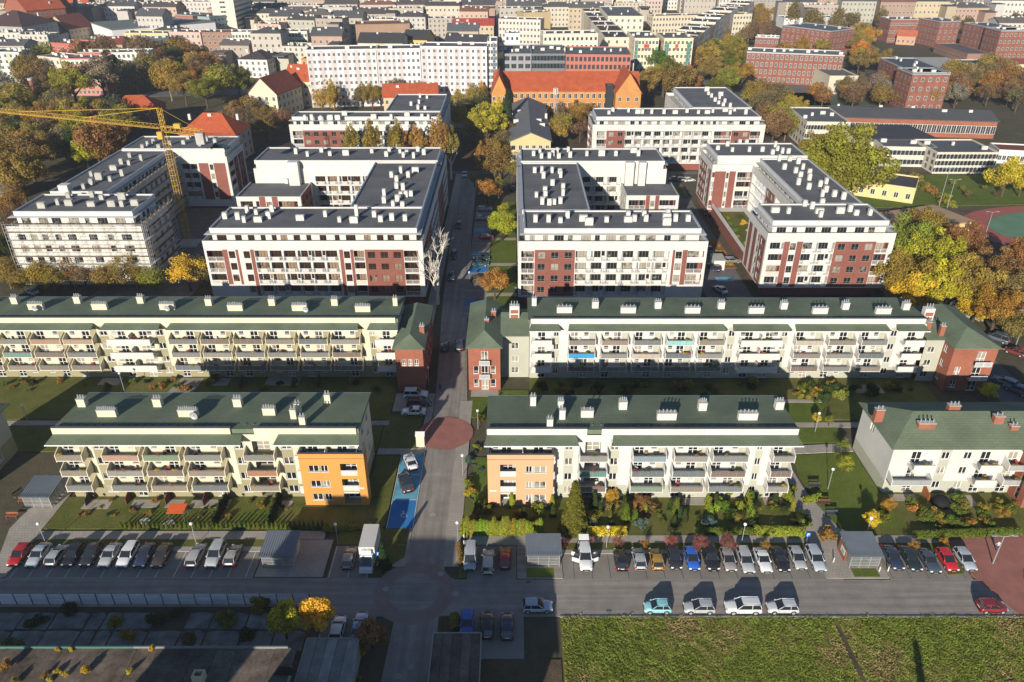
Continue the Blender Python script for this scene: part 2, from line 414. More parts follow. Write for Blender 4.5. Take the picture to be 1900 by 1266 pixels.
# gardens and lawns
rect('garden_lawn', -70, -19.2, 84.0, 91.1, .06, LAWN)
rect('garden_lawn', -56, -50.4, 84.2, 88.4, .075, LAWNG); rect('garden_lawn', -41.5, -36.4, 84.4, 88.0, .075, LAWNG)
rect('garden_lawn', -7.3, 43.0, 82.7, 90.9, .06, LAWN)
rect('garden_lawn', -6.4, -4.0, 86, 101, .075, LAWNG)
rect('garden_lawn', 47.2, 80, 82.7, 92.1, .06, LAWN)
patch('lawn', [(48.4,84.6),(58,84.6),(58,102.4),(47.0,101.5),(46.6,96)], .08, LAWNG)
rect('lawn', 46.4, 57.8, 105.0, 117.3, .08, LAWNG)
rect('garden_lawn', -128, -22.2, 112.0, 126.5, .06, LAWN); rect('garden_lawn', 3.4, 80, 112, 126.1, .06, LAWN)
rect('lawn', -128, -23, 102.6, 110, .06, LAWN); rect('path', -128, -22, 110.2, 111.6, .09, WALKW); rect('path', 3, 80, 109.5, 111, .09, WALKW)
patch('path', [(-71.5,74.6),(-69.6,74.6),(-69.6,84),(-68.9,110),(-71.6,110),(-74.5,84)], .1, WALKW)
patch('path', [(-67.0,111.6),(-61.5,111.6),(-60.5,126),(-65.0,126)], .1, PAVER)
rect('garden_lawn', -59, -53.5, 112.5, 122.2, .075, LAWNG)
rect('lawn', -22.8, -16.2, 103.5, 113.5, .08, LAWN); rect('pavement', -22.8, -15.2, 101.8, 103.4, .09, WALKW); rect('pavement', -22, -14.6, 114.6, 120.5, .09, WALKW)
rect('lawn', -22.8, -18.9, 84.4, 101.4, .08, LAWN)
rect('lawn', -8.0, 3.2, 112.6, 121.6, .08, LAWNG); rect('pavement', -7.8, -2.6, 119.4, 121.7, .1, WALKW)
rect('lawn', -5.8, 1.2, 150, 232, .06, LAWNG)
for q in range(4): rect('path', -6.2, 1.2, 163+q*18, 164.8+q*18, .08, WALKW)
rect('pavement', -19.8, -17.6, 140, 262, .08, WALKW); rect('lawn', -22.4, -19.9, 142, 157, .08, LAWNG)
rect('courtyard_lawn', -56.5, -40, 176, 213, .06, LAWNG); rect('courtyard_lawn', 19.5, 43, 173.5, 200, .06, LAWNG)
rect('flower_bed', 52.4, 58.2, 179.5, 200, .09, mat('bark_mulch', (.24,.11,.06), var=.25, scale=2)); rect('lawn', 49.5, 57, 236, 250, .09, LAWN)
# building yard round the crane
rect('building_yard', -101, -77, 160, 226, -.02, mix_ground('yard', [(.10,.09,.08),(.17,.155,.14),(.24,.22,.2)]))
# disabled parking bays painted blue, lines and symbol
BLUE1 = mat('blue_paint_worn', (.13,.36,.50), var=.3, scale=.5, var2=.12, scale2=5); BLUE2 = mat('blue_paint', (.03,.19,.46), var=.12, scale=.6)
for i, (ya, yb, m) in enumerate(((96.5,102.4,BLUE1),(90.4,96.4,BLUE1),(84.1,90.3,BLUE2))):
    patch('painted_bay', [(-18.5,ya),(-14.75,ya),(-14.8,yb),(-18.55,yb)], .08, m)
for ya in (90.35, 96.45): rect('bay_line', -18.45, -14.9, ya-.07, ya+.07, .086, PLINE)
for xa in (-18.62, -14.74): rect('bay_line', xa-.05, xa+.05, 84.1, 102.4, .086, PLINE)
disc('wheelchair_symbol', -16.4, 86.9, .38, .5, .088, PLINE, 20)
disc('wheelchair_symbol', -16.6, 87.75, 0, .16, .088, PLINE, 12)
rect('wheelchair_symbol', -16.62, -16.5, 86.95, 87.6, .09, PLINE); rect('wheelchair_symbol', -16.6, -16.1, 87.2, 87.3, .092, PLINE); patch('wheelchair_symbol', [(-16.15,87.2),(-16.02,87.2),(-15.85,86.5),(-15.98,86.5)], .09, PLINE)
for i in range(7):
    ya = 158 + i*9.5
    if i in (0, 2, 3, 5): rect('painted_bay', -11.0, -6.2, ya, ya+3.6, .02, BLUE1 if i % 2 else BLUE2)
rect('painted_bay', 51.2, 55.4, 171.5, 174.2, .02, BLUE1)
# man-hole covers
for (px, py) in ((818,1065),(830,741),(808,825),(812,880),(803,955),(716,1093),(763,1238),(738,1255),(845,1102)):
    x, y = G(px, py); disc('manhole_cover', x, y, 0, .45, .02, KERB, 16)
for (px, py) in ((1130,1133),(980,1080)): x, y = G(px, py); rect('drain_grate', x-.35, x+.35, y-.2, y+.2, .012, DKMETAL)
# concrete slab yard by the fence, slab by slab
yard = struct('slab_yard', None) if False else None
b = MB(); b.quad((-76,61.8,.01), (-25.6,61.8,.01), (-25.6,69.5,.01), (-76,69.5,.01)); yard = struct('slab_yard', b.mesh('slab_yard', SOIL))
SLAB = mat('old_slab', (.21,.20,.185), var=.5, scale=.6, rnd=.15, var2=.12, scale2=4)
x = -74.0; rr = random.Random(4)
while x < -28:
    w_ = rr.choice((3.2,4.1,2.0,4.6))
    for (ya, yb) in ((65.9,68.6),(62.6,65.7)):
        if rr.random() < .12: continue
        b = MB(); j = lambda: rr.uniform(-.12,.12); e = rr.uniform(.3,.9)
        pts = [(x+.1,ya+j()),(x+w_-.15,ya+j()),(x+w_-.15+j(),yb-e*.6),(x+w_*.7,yb-abs(j())),(x+w_*.3,yb+j()-.1),(x+.1,yb-e*.4)]
        b.prism(pts, .0, .07+rr.random()*.05); O('slab', b.mesh('slab', SLAB), yard)
    x += w_
# sports ground
disc('running_track', 166, 207, 26.5, 34.5, .03, mat('track_red', (.36,.11,.09), var=.1), 60, .62)
disc('sports_field', 166, 207, 0, 26.4, .02, mat('field_green', (.13,.24,.15), var=.15, scale=.2), 60, .62)
patch('lawn', [(104,226),(170,230),(190,260),(118,262)], .02, LAWNG)
patch('school_yard', [(96,236),(104,228),(113,250),(100,262)], .03, ASPHALT)
rect('red_court', 118, 132, 385, 397, .03, mat('court_red', (.26,.075,.05), var=.1)); rect('school_yard', 100, 175, 375, 405, .0, mat('yard_green', (.08,.11,.08), var=.2))
rect('parade_yard', 240, 300, 470, 520, .0, CONCR)
# ------------------------------------------------------------------ windows, walls with real openings
def win_mesh(w, h, style):
    def mk():
        fr = {'w': PVC, 'b': BROWNFR, 'g': GREYFR}[style[0]]
        b = MB(); t = .075
        b.box(0, w, 0, .07, 0, t); b.box(0, w, 0, .07, h-t, h); b.box(0, t, 0, .07, t, h-t); b.box(w-t, w, 0, .07, t, h-t)
        n = int(style[1]) if len(style) > 1 else 2
        for k in range(1, n): x = w*k/n; b.box(x-t*.6, x+t*.6, .005, .065, t, h-t)
        if len(style) > 2:
            z = h*.36 if style[2] == 'd' else h*.3
            b.box(t, w-t, .01, .06, z-t*.5, z+t*.5)
        if style[0] == 'w': b.box(-.06, w+.06, -.14, .03, -.05, 0)
        return b.mesh('window', fr)
    def pk():
        b = MB(); b.quad((.05,.04,.05), (w-.05,.04,.05), (w-.05,.04,h-.05), (.05,.04,h-.05))
        return b.mesh('pane', GLASSB if style[0] == 'b' else GLASS)
    k = (round(w,2), round(h,2), style)
    return cached(('win',)+k, mk), cached(('pane',)+k, pk)

def put_window(root, p, rz, w, h, style, name='window'):
    a, g = win_mesh(w, h, style)
    o = O(name, a, root, p, rz)
    O('pane', g, o)
    return o

def facade(root, A, B, z0, z1, mats, base=0, zones=(), ops=(), name='wall'):
    """wall from A to B (left to right seen from outside); ops: (s0,s1,z0,z1,style,depth,backmat)"""
    A = Vector(A); B = Vector(B); d = (B-A); Ln = d.length; d.normalize(); n = Vector((-d.y, d.x))
    rz = math.atan2(d.y, d.x); rl = root.location
    ss = {0., Ln}; zz = {z0, z1}
    for q in list(zones) + [o[:4] for o in ops]:
        for x in q[:2]: ss.add(min(max(round(x,3),0.),Ln))
        for x in q[2:4]: zz.add(min(max(round(x,3),z0),z1))
    ss = sorted(ss); zz = sorted(zz)
    b = MB()
    P = lambda s_, z_, dep=0.: (A.x + d.x*s_ + n.x*dep - rl.x, A.y + d.y*s_ + n.y*dep - rl.y, z_)
    for i in range(len(ss)-1):
        if ss[i+1]-ss[i] < 1e-4: continue
        sm = (ss[i]+ss[i+1])/2
        zo = [o for o in ops if o[0] < sm < o[1]]
        zn = [q for q in zones if q[0] < sm < q[1]]
        for j in range(len(zz)-1):
            if zz[j+1]-zz[j] < 1e-4: continue
            zm = (zz[j]+zz[j+1])/2
            if any(o[2] < zm < o[3] for o in zo): continue
            m = base
            for q in zn:
                if q[2] < zm < q[3]: m = q[4]
            b.quad(P(ss[i],zz[j]), P(ss[i+1],zz[j]), P(ss[i+1],zz[j+1]), P(ss[i],zz[j+1]), m)
    for o in ops:
        s0, s1, a, c = o[:4]; dep = o[5] if len(o) > 5 else .16; bm = o[6] if len(o) > 6 else None
        rm = base if bm is None else bm
        b.quad(P(s0,a), P(s0,c), P(s0,c,dep), P(s0,a,dep), rm); b.quad(P(s1,a), P(s1,a,dep), P(s1,c,dep), P(s1,c), rm)
        b.quad(P(s0,a), P(s0,a,dep), P(s1,a,dep), P(s1,a), rm); b.quad(P(s0,c), P(s1,c), P(s1,c,dep), P(s0,c,dep), rm)
        if bm is not None: b.quad(P(s0,a,dep), P(s1,a,dep), P(s1,c,dep), P(s0,c,dep), bm)
    ob = O(name, b.mesh(name, mats), root)
    for o in ops:
        if o[4]:
            put_window(root, P(o[0], o[2], (o[5] if len(o) > 5 else .16)-.08), rz, o[1]-o[0], o[3]-o[2], o[4])
    return P, rz

def rail_mesh(L, h=1.0, side=0.):
    def mk():
        b = MB()
        def run(x0, x1, f):
            nb = max(2, int((x1-x0)/.13))
            for k in range(nb+1):
                x = x0 + (x1-x0)*k/nb; f(x-.012, x+.012, .08, h-.04, .02)
            f(x0, x1, h-.05, h, .05); f(x0, x1, .04, .09, .04)
            npst = max(1, int((x1-x0)/1.2))
            for k in range(npst+1):
                x = x0 + (x1-x0)*k/npst; f(x-.03, x+.03, 0, h, .05)
        run(0, L, lambda a, c, z0, z1, t: b.box(a, c, -t/2, t/2, z0, z1))
        if side:
            for xx in (0, L): run(0, side, lambda a, c, z0, z1, t: b.box(xx-t/2, xx+t/2, a, c, z0, z1))
        return b.mesh('railing', PVC)
    return cached(('rail', round(L,2), h, side), mk)

# ------------------------------------------------------------------ roof-top pieces
def chimney_white(root, x, y, z, w=1.15, d=1.0, h=1.5, body=WHITE, kind=0):
    def mk():
        b = MB(); b.box(-w/2, w/2, -d/2, d/2, -.1, h)
        return b.mesh('chimney', body)
    def mk2():
        b = MB(); b.box(-w/2-.07, w/2+.07, -d/2-.07, d/2+.07, h, h+.07)
        b.box(-w/2+.15, w/2-.15, -d/2+.12, d/2-.12, h+.07, h+.3)
        b.box(-w/2-.05, w/2+.05, -d/2-.05, d/2+.05, h+.3, h+.36)
        return b.mesh('chimney_cap', WHITE if body is WHITE else CONCR)
    k = (round(w,2), round(d,2), round(h,2), body.name)
    rl = root.location
    o = O('chimney', cached(('chw',)+k, mk), root, (x-rl.x, y-rl.y, z))
    O('chimney_cap', cached(('chwc',)+k, mk2), o)
    if kind:
        def mk3():
            b = MB()
            for q in range(8):
                a0 = 2*math.pi*q/8; a1 = 2*math.pi*(q+1)/8
                P_ = lambda a, r, yy: (math.cos(a)*r, -yy, math.sin(a)*r)
                b.quad(P_(a0,.25,.0), P_(a1,.25,.0), P_(a1,.6,.14), P_(a0,.6,.14))
                b.tri((0,0,0), P_(a1,.25,0), P_(a0,.25,0))
            b.tube((0,0,0), (0,-.5,0), .03); b.tube((0,.02,0), (0,.2,-.5), .04)
            return b.mesh('satellite_dish', GREYMETAL if kind == 1 else WHITE)
        O('satellite_dish', cached(('dish',kind), mk3), o, (w*.25, -d/2-.3, h*.6 if kind == 1 else h+.7))
    return o
def chimney_flue(root, x, y, z, w, d, h, body, nfl, fl=GREYMETAL, flh=.55, capm=CONCR):
    k = (round(w,2), round(d,2), round(h,2), body.name, nfl, fl.name)
    def mk():
        b = MB(); b.box(-w/2, w/2, -d/2, d/2, -.9, h); return b.mesh('chimney', body)
    def mk2():
        b = MB(); b.box(-w/2-.06, w/2+.06, -d/2-.06, d/2+.06, h, h+.1); return b.mesh('chimney_cap', capm)
    def mk3():
        b = MB()
        for q in range(nfl):
            xx = -w/2 + w*(q+.5)/nfl
            b.tube((xx,0,h+.1), (xx,0,h+.1+flh*(1.25 if q in (nfl//2, nfl//2-1) and nfl > 3 else 1)), .085, 6)
            b.tube((xx,0,h+.1+flh*.9), (xx,0,h+.1+flh*.98), .13, 6)
        return b.mesh('flue_row', fl)
    rl = root.location
    o = O('chimney', cached(('chf',)+k, mk), root, (x-rl.x, y-rl.y, z))
    O('chimney_cap', cached(('chfc',)+k, mk2), o); O('flue_row', cached(('chff',)+k, mk3), o, kind='stuff')
    return o

# ------------------------------------------------------------------ the green-roofed blocks
FL = [0.1, 2.65, 5.55, 8.45]; CEIL = 11.3
PANC = [(.19,.19,.185), (.16,.17,.175), (.23,.22,.205), (.17,.13,.11), (.22,.19,.16), (.13,.15,.16), (.18,.155,.13)]
def fin_balcony(root, p, w, white, color, rr):
    def mk():
        b = MB(); b.box(0, w, -1.7, 0, -.18, 0)
        for xx in (0, w-.12):
            b.hexa([(xx,-1.72,-.3),(xx+.12,-1.72,-.3),(xx+.12,0,-.3),(xx,0,-.3)], [(xx,-1.72,1.0),(xx+.12,-1.72,1.0),(xx+.12,0,1.75),(xx,0,1.75)])
        return b.mesh('balcony', white)
    def mk2():
        b = MB(); n = 4
        for k in range(n):
            a = .14 + (w-.28)*k/n; c = .14 + (w-.28)*(k+1)/n
            b.box(a+.03, c-.03, -1.69, -1.65, .0, .88)
        return b.mesh('railing_panel', PANEL)
    def mk3():
        b = MB(); b.box(.1, w-.1, -1.71, -1.65, .95, 1.0); b.box(.1, w-.1, -1.715, -1.655, -.03, .02)
        for k in range(5): x = .13 + (w-.26)*k/4; b.box(x-.02, x+.02, -1.71, -1.66, 0, .95)
        return b.mesh('handrail', STEEL)
    k = (round(w,1), white.name)
    o = O('balcony', cached(('finb',)+k, mk), root, p)
    O('railing_panel', cached(('finp',)+k, mk2), o, color=color); O('handrail', cached(('finr',)+k, mk3), o)
    return o
def solid_balcony(root, p, w, white):
    def mk():
        b = MB(); b.box(0, w, -1.8, 0, -.2, 0); b.box(0, w, -1.92, -1.8, -.3, 1.05)
        b.box(-.1, 0, -1.8, 0, -.2, .2); b.box(w, w+.1, -1.8, 0, -.2, .2)
        if w > 6: b.box(w/2-.06, w/2+.06, -1.6, 0, 0, 1.7)
        return b.mesh('balcony', white)
    def mk2():
        b = MB()
        for xx in (0, w):
            for z in (.45,.7,.98): b.tube((xx,-1.8,z), (xx,0,z), .03, 4)
        b.tube((0,-1.86,1.12), (w,-1.86,1.12), .03, 4)
        return b.mesh('handrail', STEEL)
    k = (round(w,1), white.name)
    o = O('balcony', cached(('solb',)+k, mk), root, p); O('handrail', cached(('solr',)+k, mk2), o)
    return o

SHORT = {-68:'orange cube block', -128:'long cream block', 3:'long white block', -4:'salmon cube block'}
BALC = []      # (x, y, z, w) of balcony floors, to stand plants and chairs on
def green_block(name, label, x0, x1, y0, y1, wall, accent, bays, canopies, parapets, cube=None, panels=None, seed=1, zf=12.75, zb=12.05, dark_cols=()):
    rr = random.Random(seed)
    root = E(name, (x0, y0, 0)); T(root, label, 'apartment block', 'green roofed apartment blocks')
    k = 1/PXM(y0-1.7, 9.0)
    X = lambda px: (px-950)*k
    mats = [wall, accent, ORANGE]
    zones = [(0, x1-x0, 0, 2.55, 1)]; ops = []; todo = []
    for bi, (pa, pb, kind) in enumerate(bays):
        a = X(pa)-x0; c = X(pb)-x0; a = max(a, .15); c = min(c, x1-x0-.15)
        if kind == 'b':
            zones.append((c-1.15, c+.25, 2.55, 11.3, 1))
            for fi, z in enumerate(FL):
                sw = (bi + fi//2) % 2
                dpos = a+.5 if sw else c-2.75
                wpos = c-2.2 if sw else a+.7
                if dpos < wpos-1.2 or dpos > wpos+1.3:
                    ops.append((dpos, dpos+1.45, z+.02, z+2.15, 'w2d'))
                    ops.append((wpos, wpos+1.0, z+.95, z+2.15, 'w1t'))
                else: ops.append((dpos, dpos+1.45, z+.02, z+2.15, 'w2d'))
                if fi: todo.append(('f', a, z, c-a, (bi, fi)))
        elif kind in 'wW':
            n = 2 if c-a > 6 else 1
            for fi, z in enumerate(FL):
                for q in range(n):
                    m = a + (c-a)*(q+.5)/n
                    ops.append((m-.75, m+.75, z+.02, z+2.15, 'w2d'))
                    if n == 2: ops.append((a+.25 + q*(c-a-1.5), a+1.25 + q*(c-a-1.5), z+.95, z+2.15, 'w1t'))
                if fi: todo.append(('s', a, z, c-a, None))
        elif kind == 's':
            zones.append((a, c, 2.55, 11.3, 1))
            for fi, z in enumerate(FL): ops.append((a+.12, c-.12, z+.85, z+2.15, 'w2'))
        elif kind == 'o':
            for fi, z in enumerate(FL):
                ops.append((a+1.0, c-1.0, z+.02, z+2.3, 'w2d', 1.1, 1))
                if fi: todo.append(('f', a, z, c-a, (bi, fi)))
    P, rz = facade(root, (x0,y0), (x1,y0), 0, 12.0, mats, 0, zones, ops)
    for t in todo:
        p = P(t[1], t[2]-.05)
        if t[0] == 'f':
            colr = (panels or {}).get(t[4]) or rr.choice(PANC)
            fin_balcony(root, p, t[3], wall if wall is not CREAM else CREAM, colr, rr)
        else: solid_balcony(root, p, t[3], WHITE)
        BALC.append((x0+t[1], y0, t[2]-.05, t[3], SHORT.get(round(x0), 'block'), FL.index(t[2])))
    g = lambda zlist: [(s, s+1.3, z+.9, z+2.1, 'w2') for z in FL for s in zlist]
    D = y1-y0
    facade(root, (x1,y0), (x1,y1), 0, 12.0, mats, 0, [(0,D,0,2.55,1)], g([D*.3, D*.65]))
    facade(root, (x0,y1), (x0,y0), 0, 12.0, mats, 0, [(0,D,0,2.55,1)], g([D*.3, D*.65]))
    nb = int((x1-x0)/3.4)
    facade(root, (x1,y1), (x0,y1), 0, 12.0, mats, 0, [(0,x1-x0,0,2.55,1)], [])
    # roof: one pitch falling to the back, verges, gutter
    b = MB(); L = x1-x0
    b.hexa([(-.35,.3,11.95),(L+.35,.3,11.95),(L+.35,D+.5,11.75),(-.35,D+.5,11.75)], [(-.35,.3,zf),(L+.35,.3,zf),(L+.35,D+.5,zb),(-.35,D+.5,zb)])
    roof = O('roof', b.mesh('roof', GREENROOF), root)
    b = MB(); b.box(-.38, L+.38, D+.5, D+.66, zb-.18, zb-.02); O('gutter', b.mesh('gutter', GREYMETAL), roof)
    b = MB()
    for q in range(int(L/1.25)):
        x = .6 + q*1.25; b.box(x-.12, x+.12, 1.55, 1.6, zf-.12, zf+.08)
    O('snow_guard', b.mesh('snow_guard', DKMETAL), roof)
    kp = 1/PXM(y0, 13)
    for (pa, pb) in parapets:
        a = max((pa-950)*kp-x0, -.2); c = min((pb-950)*kp-x0, L+.2)
        b = MB(); b.box(a, c, -.02, .34, 11.7, 13.15); pr = O('parapet', b.mesh('parapet', wall), root)
        b = MB(); b.box(a-.05, c+.05, -.07, .42, 13.15, 13.22); O('coping', b.mesh('coping', DKMETAL), pr)
    kc = 1/PXM(y0-2, 11.7)
    for (pa, pb) in canopies:
        a = (pa-950)*kc-x0; c = (pb-950)*kc-x0
        b = MB(); e = .35
        b.hexa([(a,-2.05,11.45),(c,-2.05,11.45),(c-e,-.01,11.75),(a+e,-.01,11.75)], [(a,-2.05,11.58),(c,-2.05,11.58),(c-e,-.01,12.05),(a+e,-.01,12.05)])
        cn = O('canopy', b.mesh('canopy', GREENROOF), root)
        b = MB(); b.box(a, c, -2.16, -2.06, 11.42, 11.56); O('gutter', b.mesh('gutter', PVC), cn)
    if cube:
        px0, px1, dep, cm, hh, side = cube
        kk = 1/PXM(y0-dep, 9.8); a = (px0-950)*kk-x0; c = (px1-950)*kk-x0
        wz = (c-a); opz = []
        lo, hi = (.62*wz, .88*wz) if side == 'r' else (.19*wz, .43*wz)
        w0, w1 = (.13*wz, .43*wz) if side == 'r' else (.58*wz, .89*wz)
        for z in FL[1:4] if False else FL[0:3]:
            opz.append((lo, hi, z+.25, z+2.5, None, 1.6, 1))
            m = w0 + (w1-w0)*.36 if side == 'l' else w0 + (w1-w0)*.58
            opz.append((w0, m-.15, z+.95, z+2.2, 'w2')); opz.append((m+.15, w1, z+.95, z+2.2, 'w2'))
        pA = (x0+a, y0-dep); pB = (x0+c, y0-dep)
        PP, _ = facade(root, pA, pB, 0, 9.9, [cm, accent], 0, [(w0-.02,w1+.02,z+.95,z+2.2,1) for z in FL[:3]], opz, 'projecting_wall')
        facade(root, pB, (x0+c, y0-.02), 0, 9.9, [cm], 0, [], [], 'projecting_wall')
        facade(root, (x0+a, y0-.02), pA, 0, 9.9, [cm], 0, [], [], 'projecting_wall')
        for z in FL[0:3]:
            put_window(root, PP(lo+.4, z+.3, 1.5), 0, hi-lo-.8, 2.0, 'w2d')
            if z > 1:
                O('railing', rail_mesh(hi-lo), root, PP(lo, z+.2, .05))
                b = MB(); b.box(0, hi-lo, .1, .14, .1, .9); O('railing_panel', b.mesh('railing_panel', PANEL), root, PP(lo, z+.2, 0), color=(.36,.36,.36))
        b = MB(); b.box(a-.05, c+.05, -dep-.05, -.02, 9.0, 9.05); b.box(a-.06, c+.06, -dep-.06, -dep+.28, 9.9, 9.98); b.box(c-.28, c+.06, -dep+.28, -.02, 9.9, 9.98); b.box(a-.06, a+.28, -dep+.28, -.02, 9.9, 9.98)
        O('terrace_floor', b.mesh('terrace_floor', DKMETAL), root)
    return root

def roof_pts(root, y0, zf, zb, D, pts, fn):
    for (px, py, *rest) in pts:
        z = zf
        for _ in range(4):
            x, y = G(px, py, z); z = zf + (zb-zf)*min(max((y-y0)/D, 0), 1)
        fn(root, x, y, z-.02, *rest)
def ch_t(r, x, y, z, body=CREAM, n=3): chimney_flue(r, x, y, z, 1.25, 1.0, 1.45, body, n)
def ch_s(r, x, y, z, body=CREAM, n=2): chimney_flue(r, x, y, z, .9, .7, 1.7, body, n)
def ch_w(r, x, y, z, body=CREAM, n=9): chimney_flue(r, x, y, z, 2.9, .75, 1.25, body, n, flh=.42)
def ch_m(r, x, y, z, body=CREAM, n=5): chimney_flue(r, x, y, z, 1.9, .8, 1.3, body, n, flh=.42)

LF = green_block('apartment_block', 'cream block with green roof and an orange corner cube beside the street', -68.2, -23.2, 91.2, 101.9, CREAM, OLIVE,
    [(79,152,'b'),(163,187,'s'),(188,257,'b'),(264,333,'b'),(341,411,'b'),(428,448,'s'),(451,509,'o'),(516,538,'s'),(548,660,'w')],
    [(82,446),(506,666)], [(94,426),(470,660)], cube=(552,674,2.0,ORANGE,9.9,'r'), seed=3,
    panels={(2,3):(.36,.22,.17),(3,3):(.16,.22,.14),(6,2):(.33,.16,.09)})
roof_pts(LF, 91.2, 12.75, 12.05, 10.7, [(155,753),(295,753),(443,753)], ch_t)
roof_pts(LF, 91.2, 12.75, 12.05, 10.7, [(609,748),(546,776),(554,765),(563,790)], ch_s)
roof_pts(LF, 91.2, 12.75, 12.05, 10.7, [(201,772),(351,772)], ch_w)
roof_pts(LF, 91.2, 12.75, 12.05, 10.7, [(501,769)], ch_m)
LM = green_block('apartment_block', 'long cream block with green roof and brick end tower left of the street', -128.0, -22.0, 126.6, 137.4, CREAM, OLIVE,
    [(-235,-183,'b'),(-178,-125,'b'),(-62,-12,'b'),(-4,50,'b'),(55,112,'b'),(116,172,'b'),(178,194,'s'),(199,279,'w'),(283,299,'s'),(312,367,'b'),(371,426,'b'),(432,487,'b'),(492,546,'b'),(553,608,'b'),(613,668,'b'),(683,694,'s'),(696,733,'w')],
    [(-260,-80),(-70,168),(182,293),(306,664),(680,738)], [(-300,733)], seed=5,
    panels={(4,3):(.33,.2,.14),(5,3):(.35,.24,.17),(3,2):(.14,.24,.22)})
A_ = (LM, 126.6, 12.75, 12.05, 10.8)
roof_pts(*A_, [(30,563),(146,562),(263,562),(389,566),(506,566),(622,566),(-88,562)], ch_t)
roof_pts(*A_, [(734,567)], ch_s)
roof_pts(*A_, [(69,574),(187,574),(312,574),(438,576),(557,576),(674,578),(-50,574)], ch_w)
RM = green_block('apartment_block', 'long white block with green roof and striped chimneys right of the street', 3.4, 78.6, 126.2, 136.9, WHITE, GREYGREEN,
    [(987,1024,'w'),(1027,1039,'s'),(1055,1106,'b'),(1116,1167,'b'),(1176,1228,'b'),(1237,1287,'b'),(1297,1346,'b'),(1354,1368,'s'),(1375,1451,'w'),(1453,1467,'s'),(1477,1529,'b'),(1538,1590,'b'),(1599,1648,'b'),(1657,1671,'s'),(1679,1716,'w')],
    [(982,1041),(1054,1350),(1361,1471),(1478,1655),(1668,1727)], [(985,1719)], seed=9,
    panels={(2,2):(.03,.30,.62),(5,3):(.25,.50,.50),(3,3):(.25,.20,.17),(4,2):(.45,.36,.30),(10,3):(.42,.36,.29)})
A_ = (RM, 126.2, 12.75, 12.05, 10.7)
wt = dict(body=WHITE)
roof_pts(*A_, [(p, 571+i*.6, WHITE) for i, p in enumerate((1104,1220,1337,1453,1567,1679))], ch_t)
roof_pts(*A_, [(991,567,WHITE)], ch_s)
roof_pts(*A_, [(p, 580+i*.4, WHITE, 4) for i, p in enumerate((1047,1165,1284,1402,1520,1637))], ch_w)
RF = green_block('apartment_block', 'white block with green roof and a salmon corner cube beside the street', -3.5, 42.3, 91.0, 101.0, WHITE, GREYGREEN,
    [(910,1030,'w'),(1048,1066,'s'),(1075,1129,'o'),(1134,1152,'s'),(1174,1238,'b'),(1251,1315,'b'),(1323,1390,'b'),(1408,1422,'s'),(1435,1500,'b')],
    [(898,1075),(1136,1492)], [(902,1090),(1117,1484)], cube=(904,1028,2.0,SALMON,9.9,'l'), seed=12,
    panels={(2,2):(.10,.22,.19),(4,3):(.20,.26,.30),(4,1):(.18,.24,.17)})
A_ = (RF, 91.0, 12.75, 12.05, 10.0)
roof_pts(*A_, [(1155,758,WHITE,4),(1302,760,WHITE,4),(1444,758,WHITE,3)], ch_t)
roof_pts(*A_, [(989,752,WHITE,2),(1040,760,WHITE,3),(1043,777,WHITE,1),(1020,794,WHITE,2)], ch_s)
roof_pts(*A_, [(1236,778,WHITE,5),(1386,778,WHITE,5)], ch_w)
roof_pts(*A_, [(1089,773,WHITE,2)], ch_m)

# ------------------------------------------------------------------ hipped wings with brick fronts
def hip_roof(b, x0, x1, y0, y1, ze, zr, o=.6, along='y', inset0=1., inset1=1.):
    x0 -= o; x1 += o; y0 -= o; y1 += o
    if along == 'y':
        xm = (x0+x1)/2; a = (xm, y0+inset0, zr); c = (xm, y1-inset1, zr)
        b.tri((x0,y0,ze),(x1,y0,ze),a); b.tri((x1,y1,ze),(x0,y1,ze),c)
        b.quad((x1,y0,ze),(x1,y1,ze),c,a); b.quad((x0,y1,ze),(x0,y0,ze),a,c)
    else:
        ym = (y0+y1)/2; a = (x0+inset0, ym, zr); c = (x1-inset1, ym, zr)
        b.tri((x0,y1,ze),(x0,y0,ze),a); b.tri((x1,y0,ze),(x1,y1,ze),c)
        b.quad((x0,y0,ze),(x1,y0,ze),c,a); b.quad((x1,y1,ze),(x0,y1,ze),a,c)
    b.quad((x0,y0,ze-.12),(x0,y1,ze-.12),(x1,y1,ze-.12),(x1,y0,ze-.12))
    for p, q in (((x0,y0),(x1,y0)),((x1,y0),(x1,y1)),((x1,y1),(x0,y1)),((x0,y1),(x0,y0))):
        b.quad((*p,ze-.12),(*q,ze-.12),(*q,ze),(*p,ze))

def brick_tower(label, x0, x1, y0, y1, ze, zr, ops, ops_side, name='brick_wing', chim=()):
    root = E(name, (x0,y0,0)); T(root, label, 'building', 'brick wings of the green roofed blocks')
    facade(root, (x0,y0), (x1,y0), 0, ze, [BRICKR, WHITE], 0, [], ops)
    facade(root, (x1,y0), (x1,y1), 0, ze, [BRICKR, WHITE], 0, [], ops_side)
    facade(root, (x1,y1), (x0,y1), 0, ze, [BRICKR], 0, [], [])
    facade(root, (x0,y1), (x0,y0), 0, ze, [BRICKR], 0, [], ops_side)
    b = MB(); hip_roof(b, 0, x1-x0, 0, y1-y0, ze, zr, .45, 'y', (x1-x0)*.62, (x1-x0)*.3)
    O('roof', b.mesh('roof', GREENROOF), root)
    for (px, py, z, n) in chim:
        x, y = G(px, py, z); chimney_flue(root, x, y, z-.3, .9, .7, 1.2, BRICKR, n)
    return root
wl = 5.3
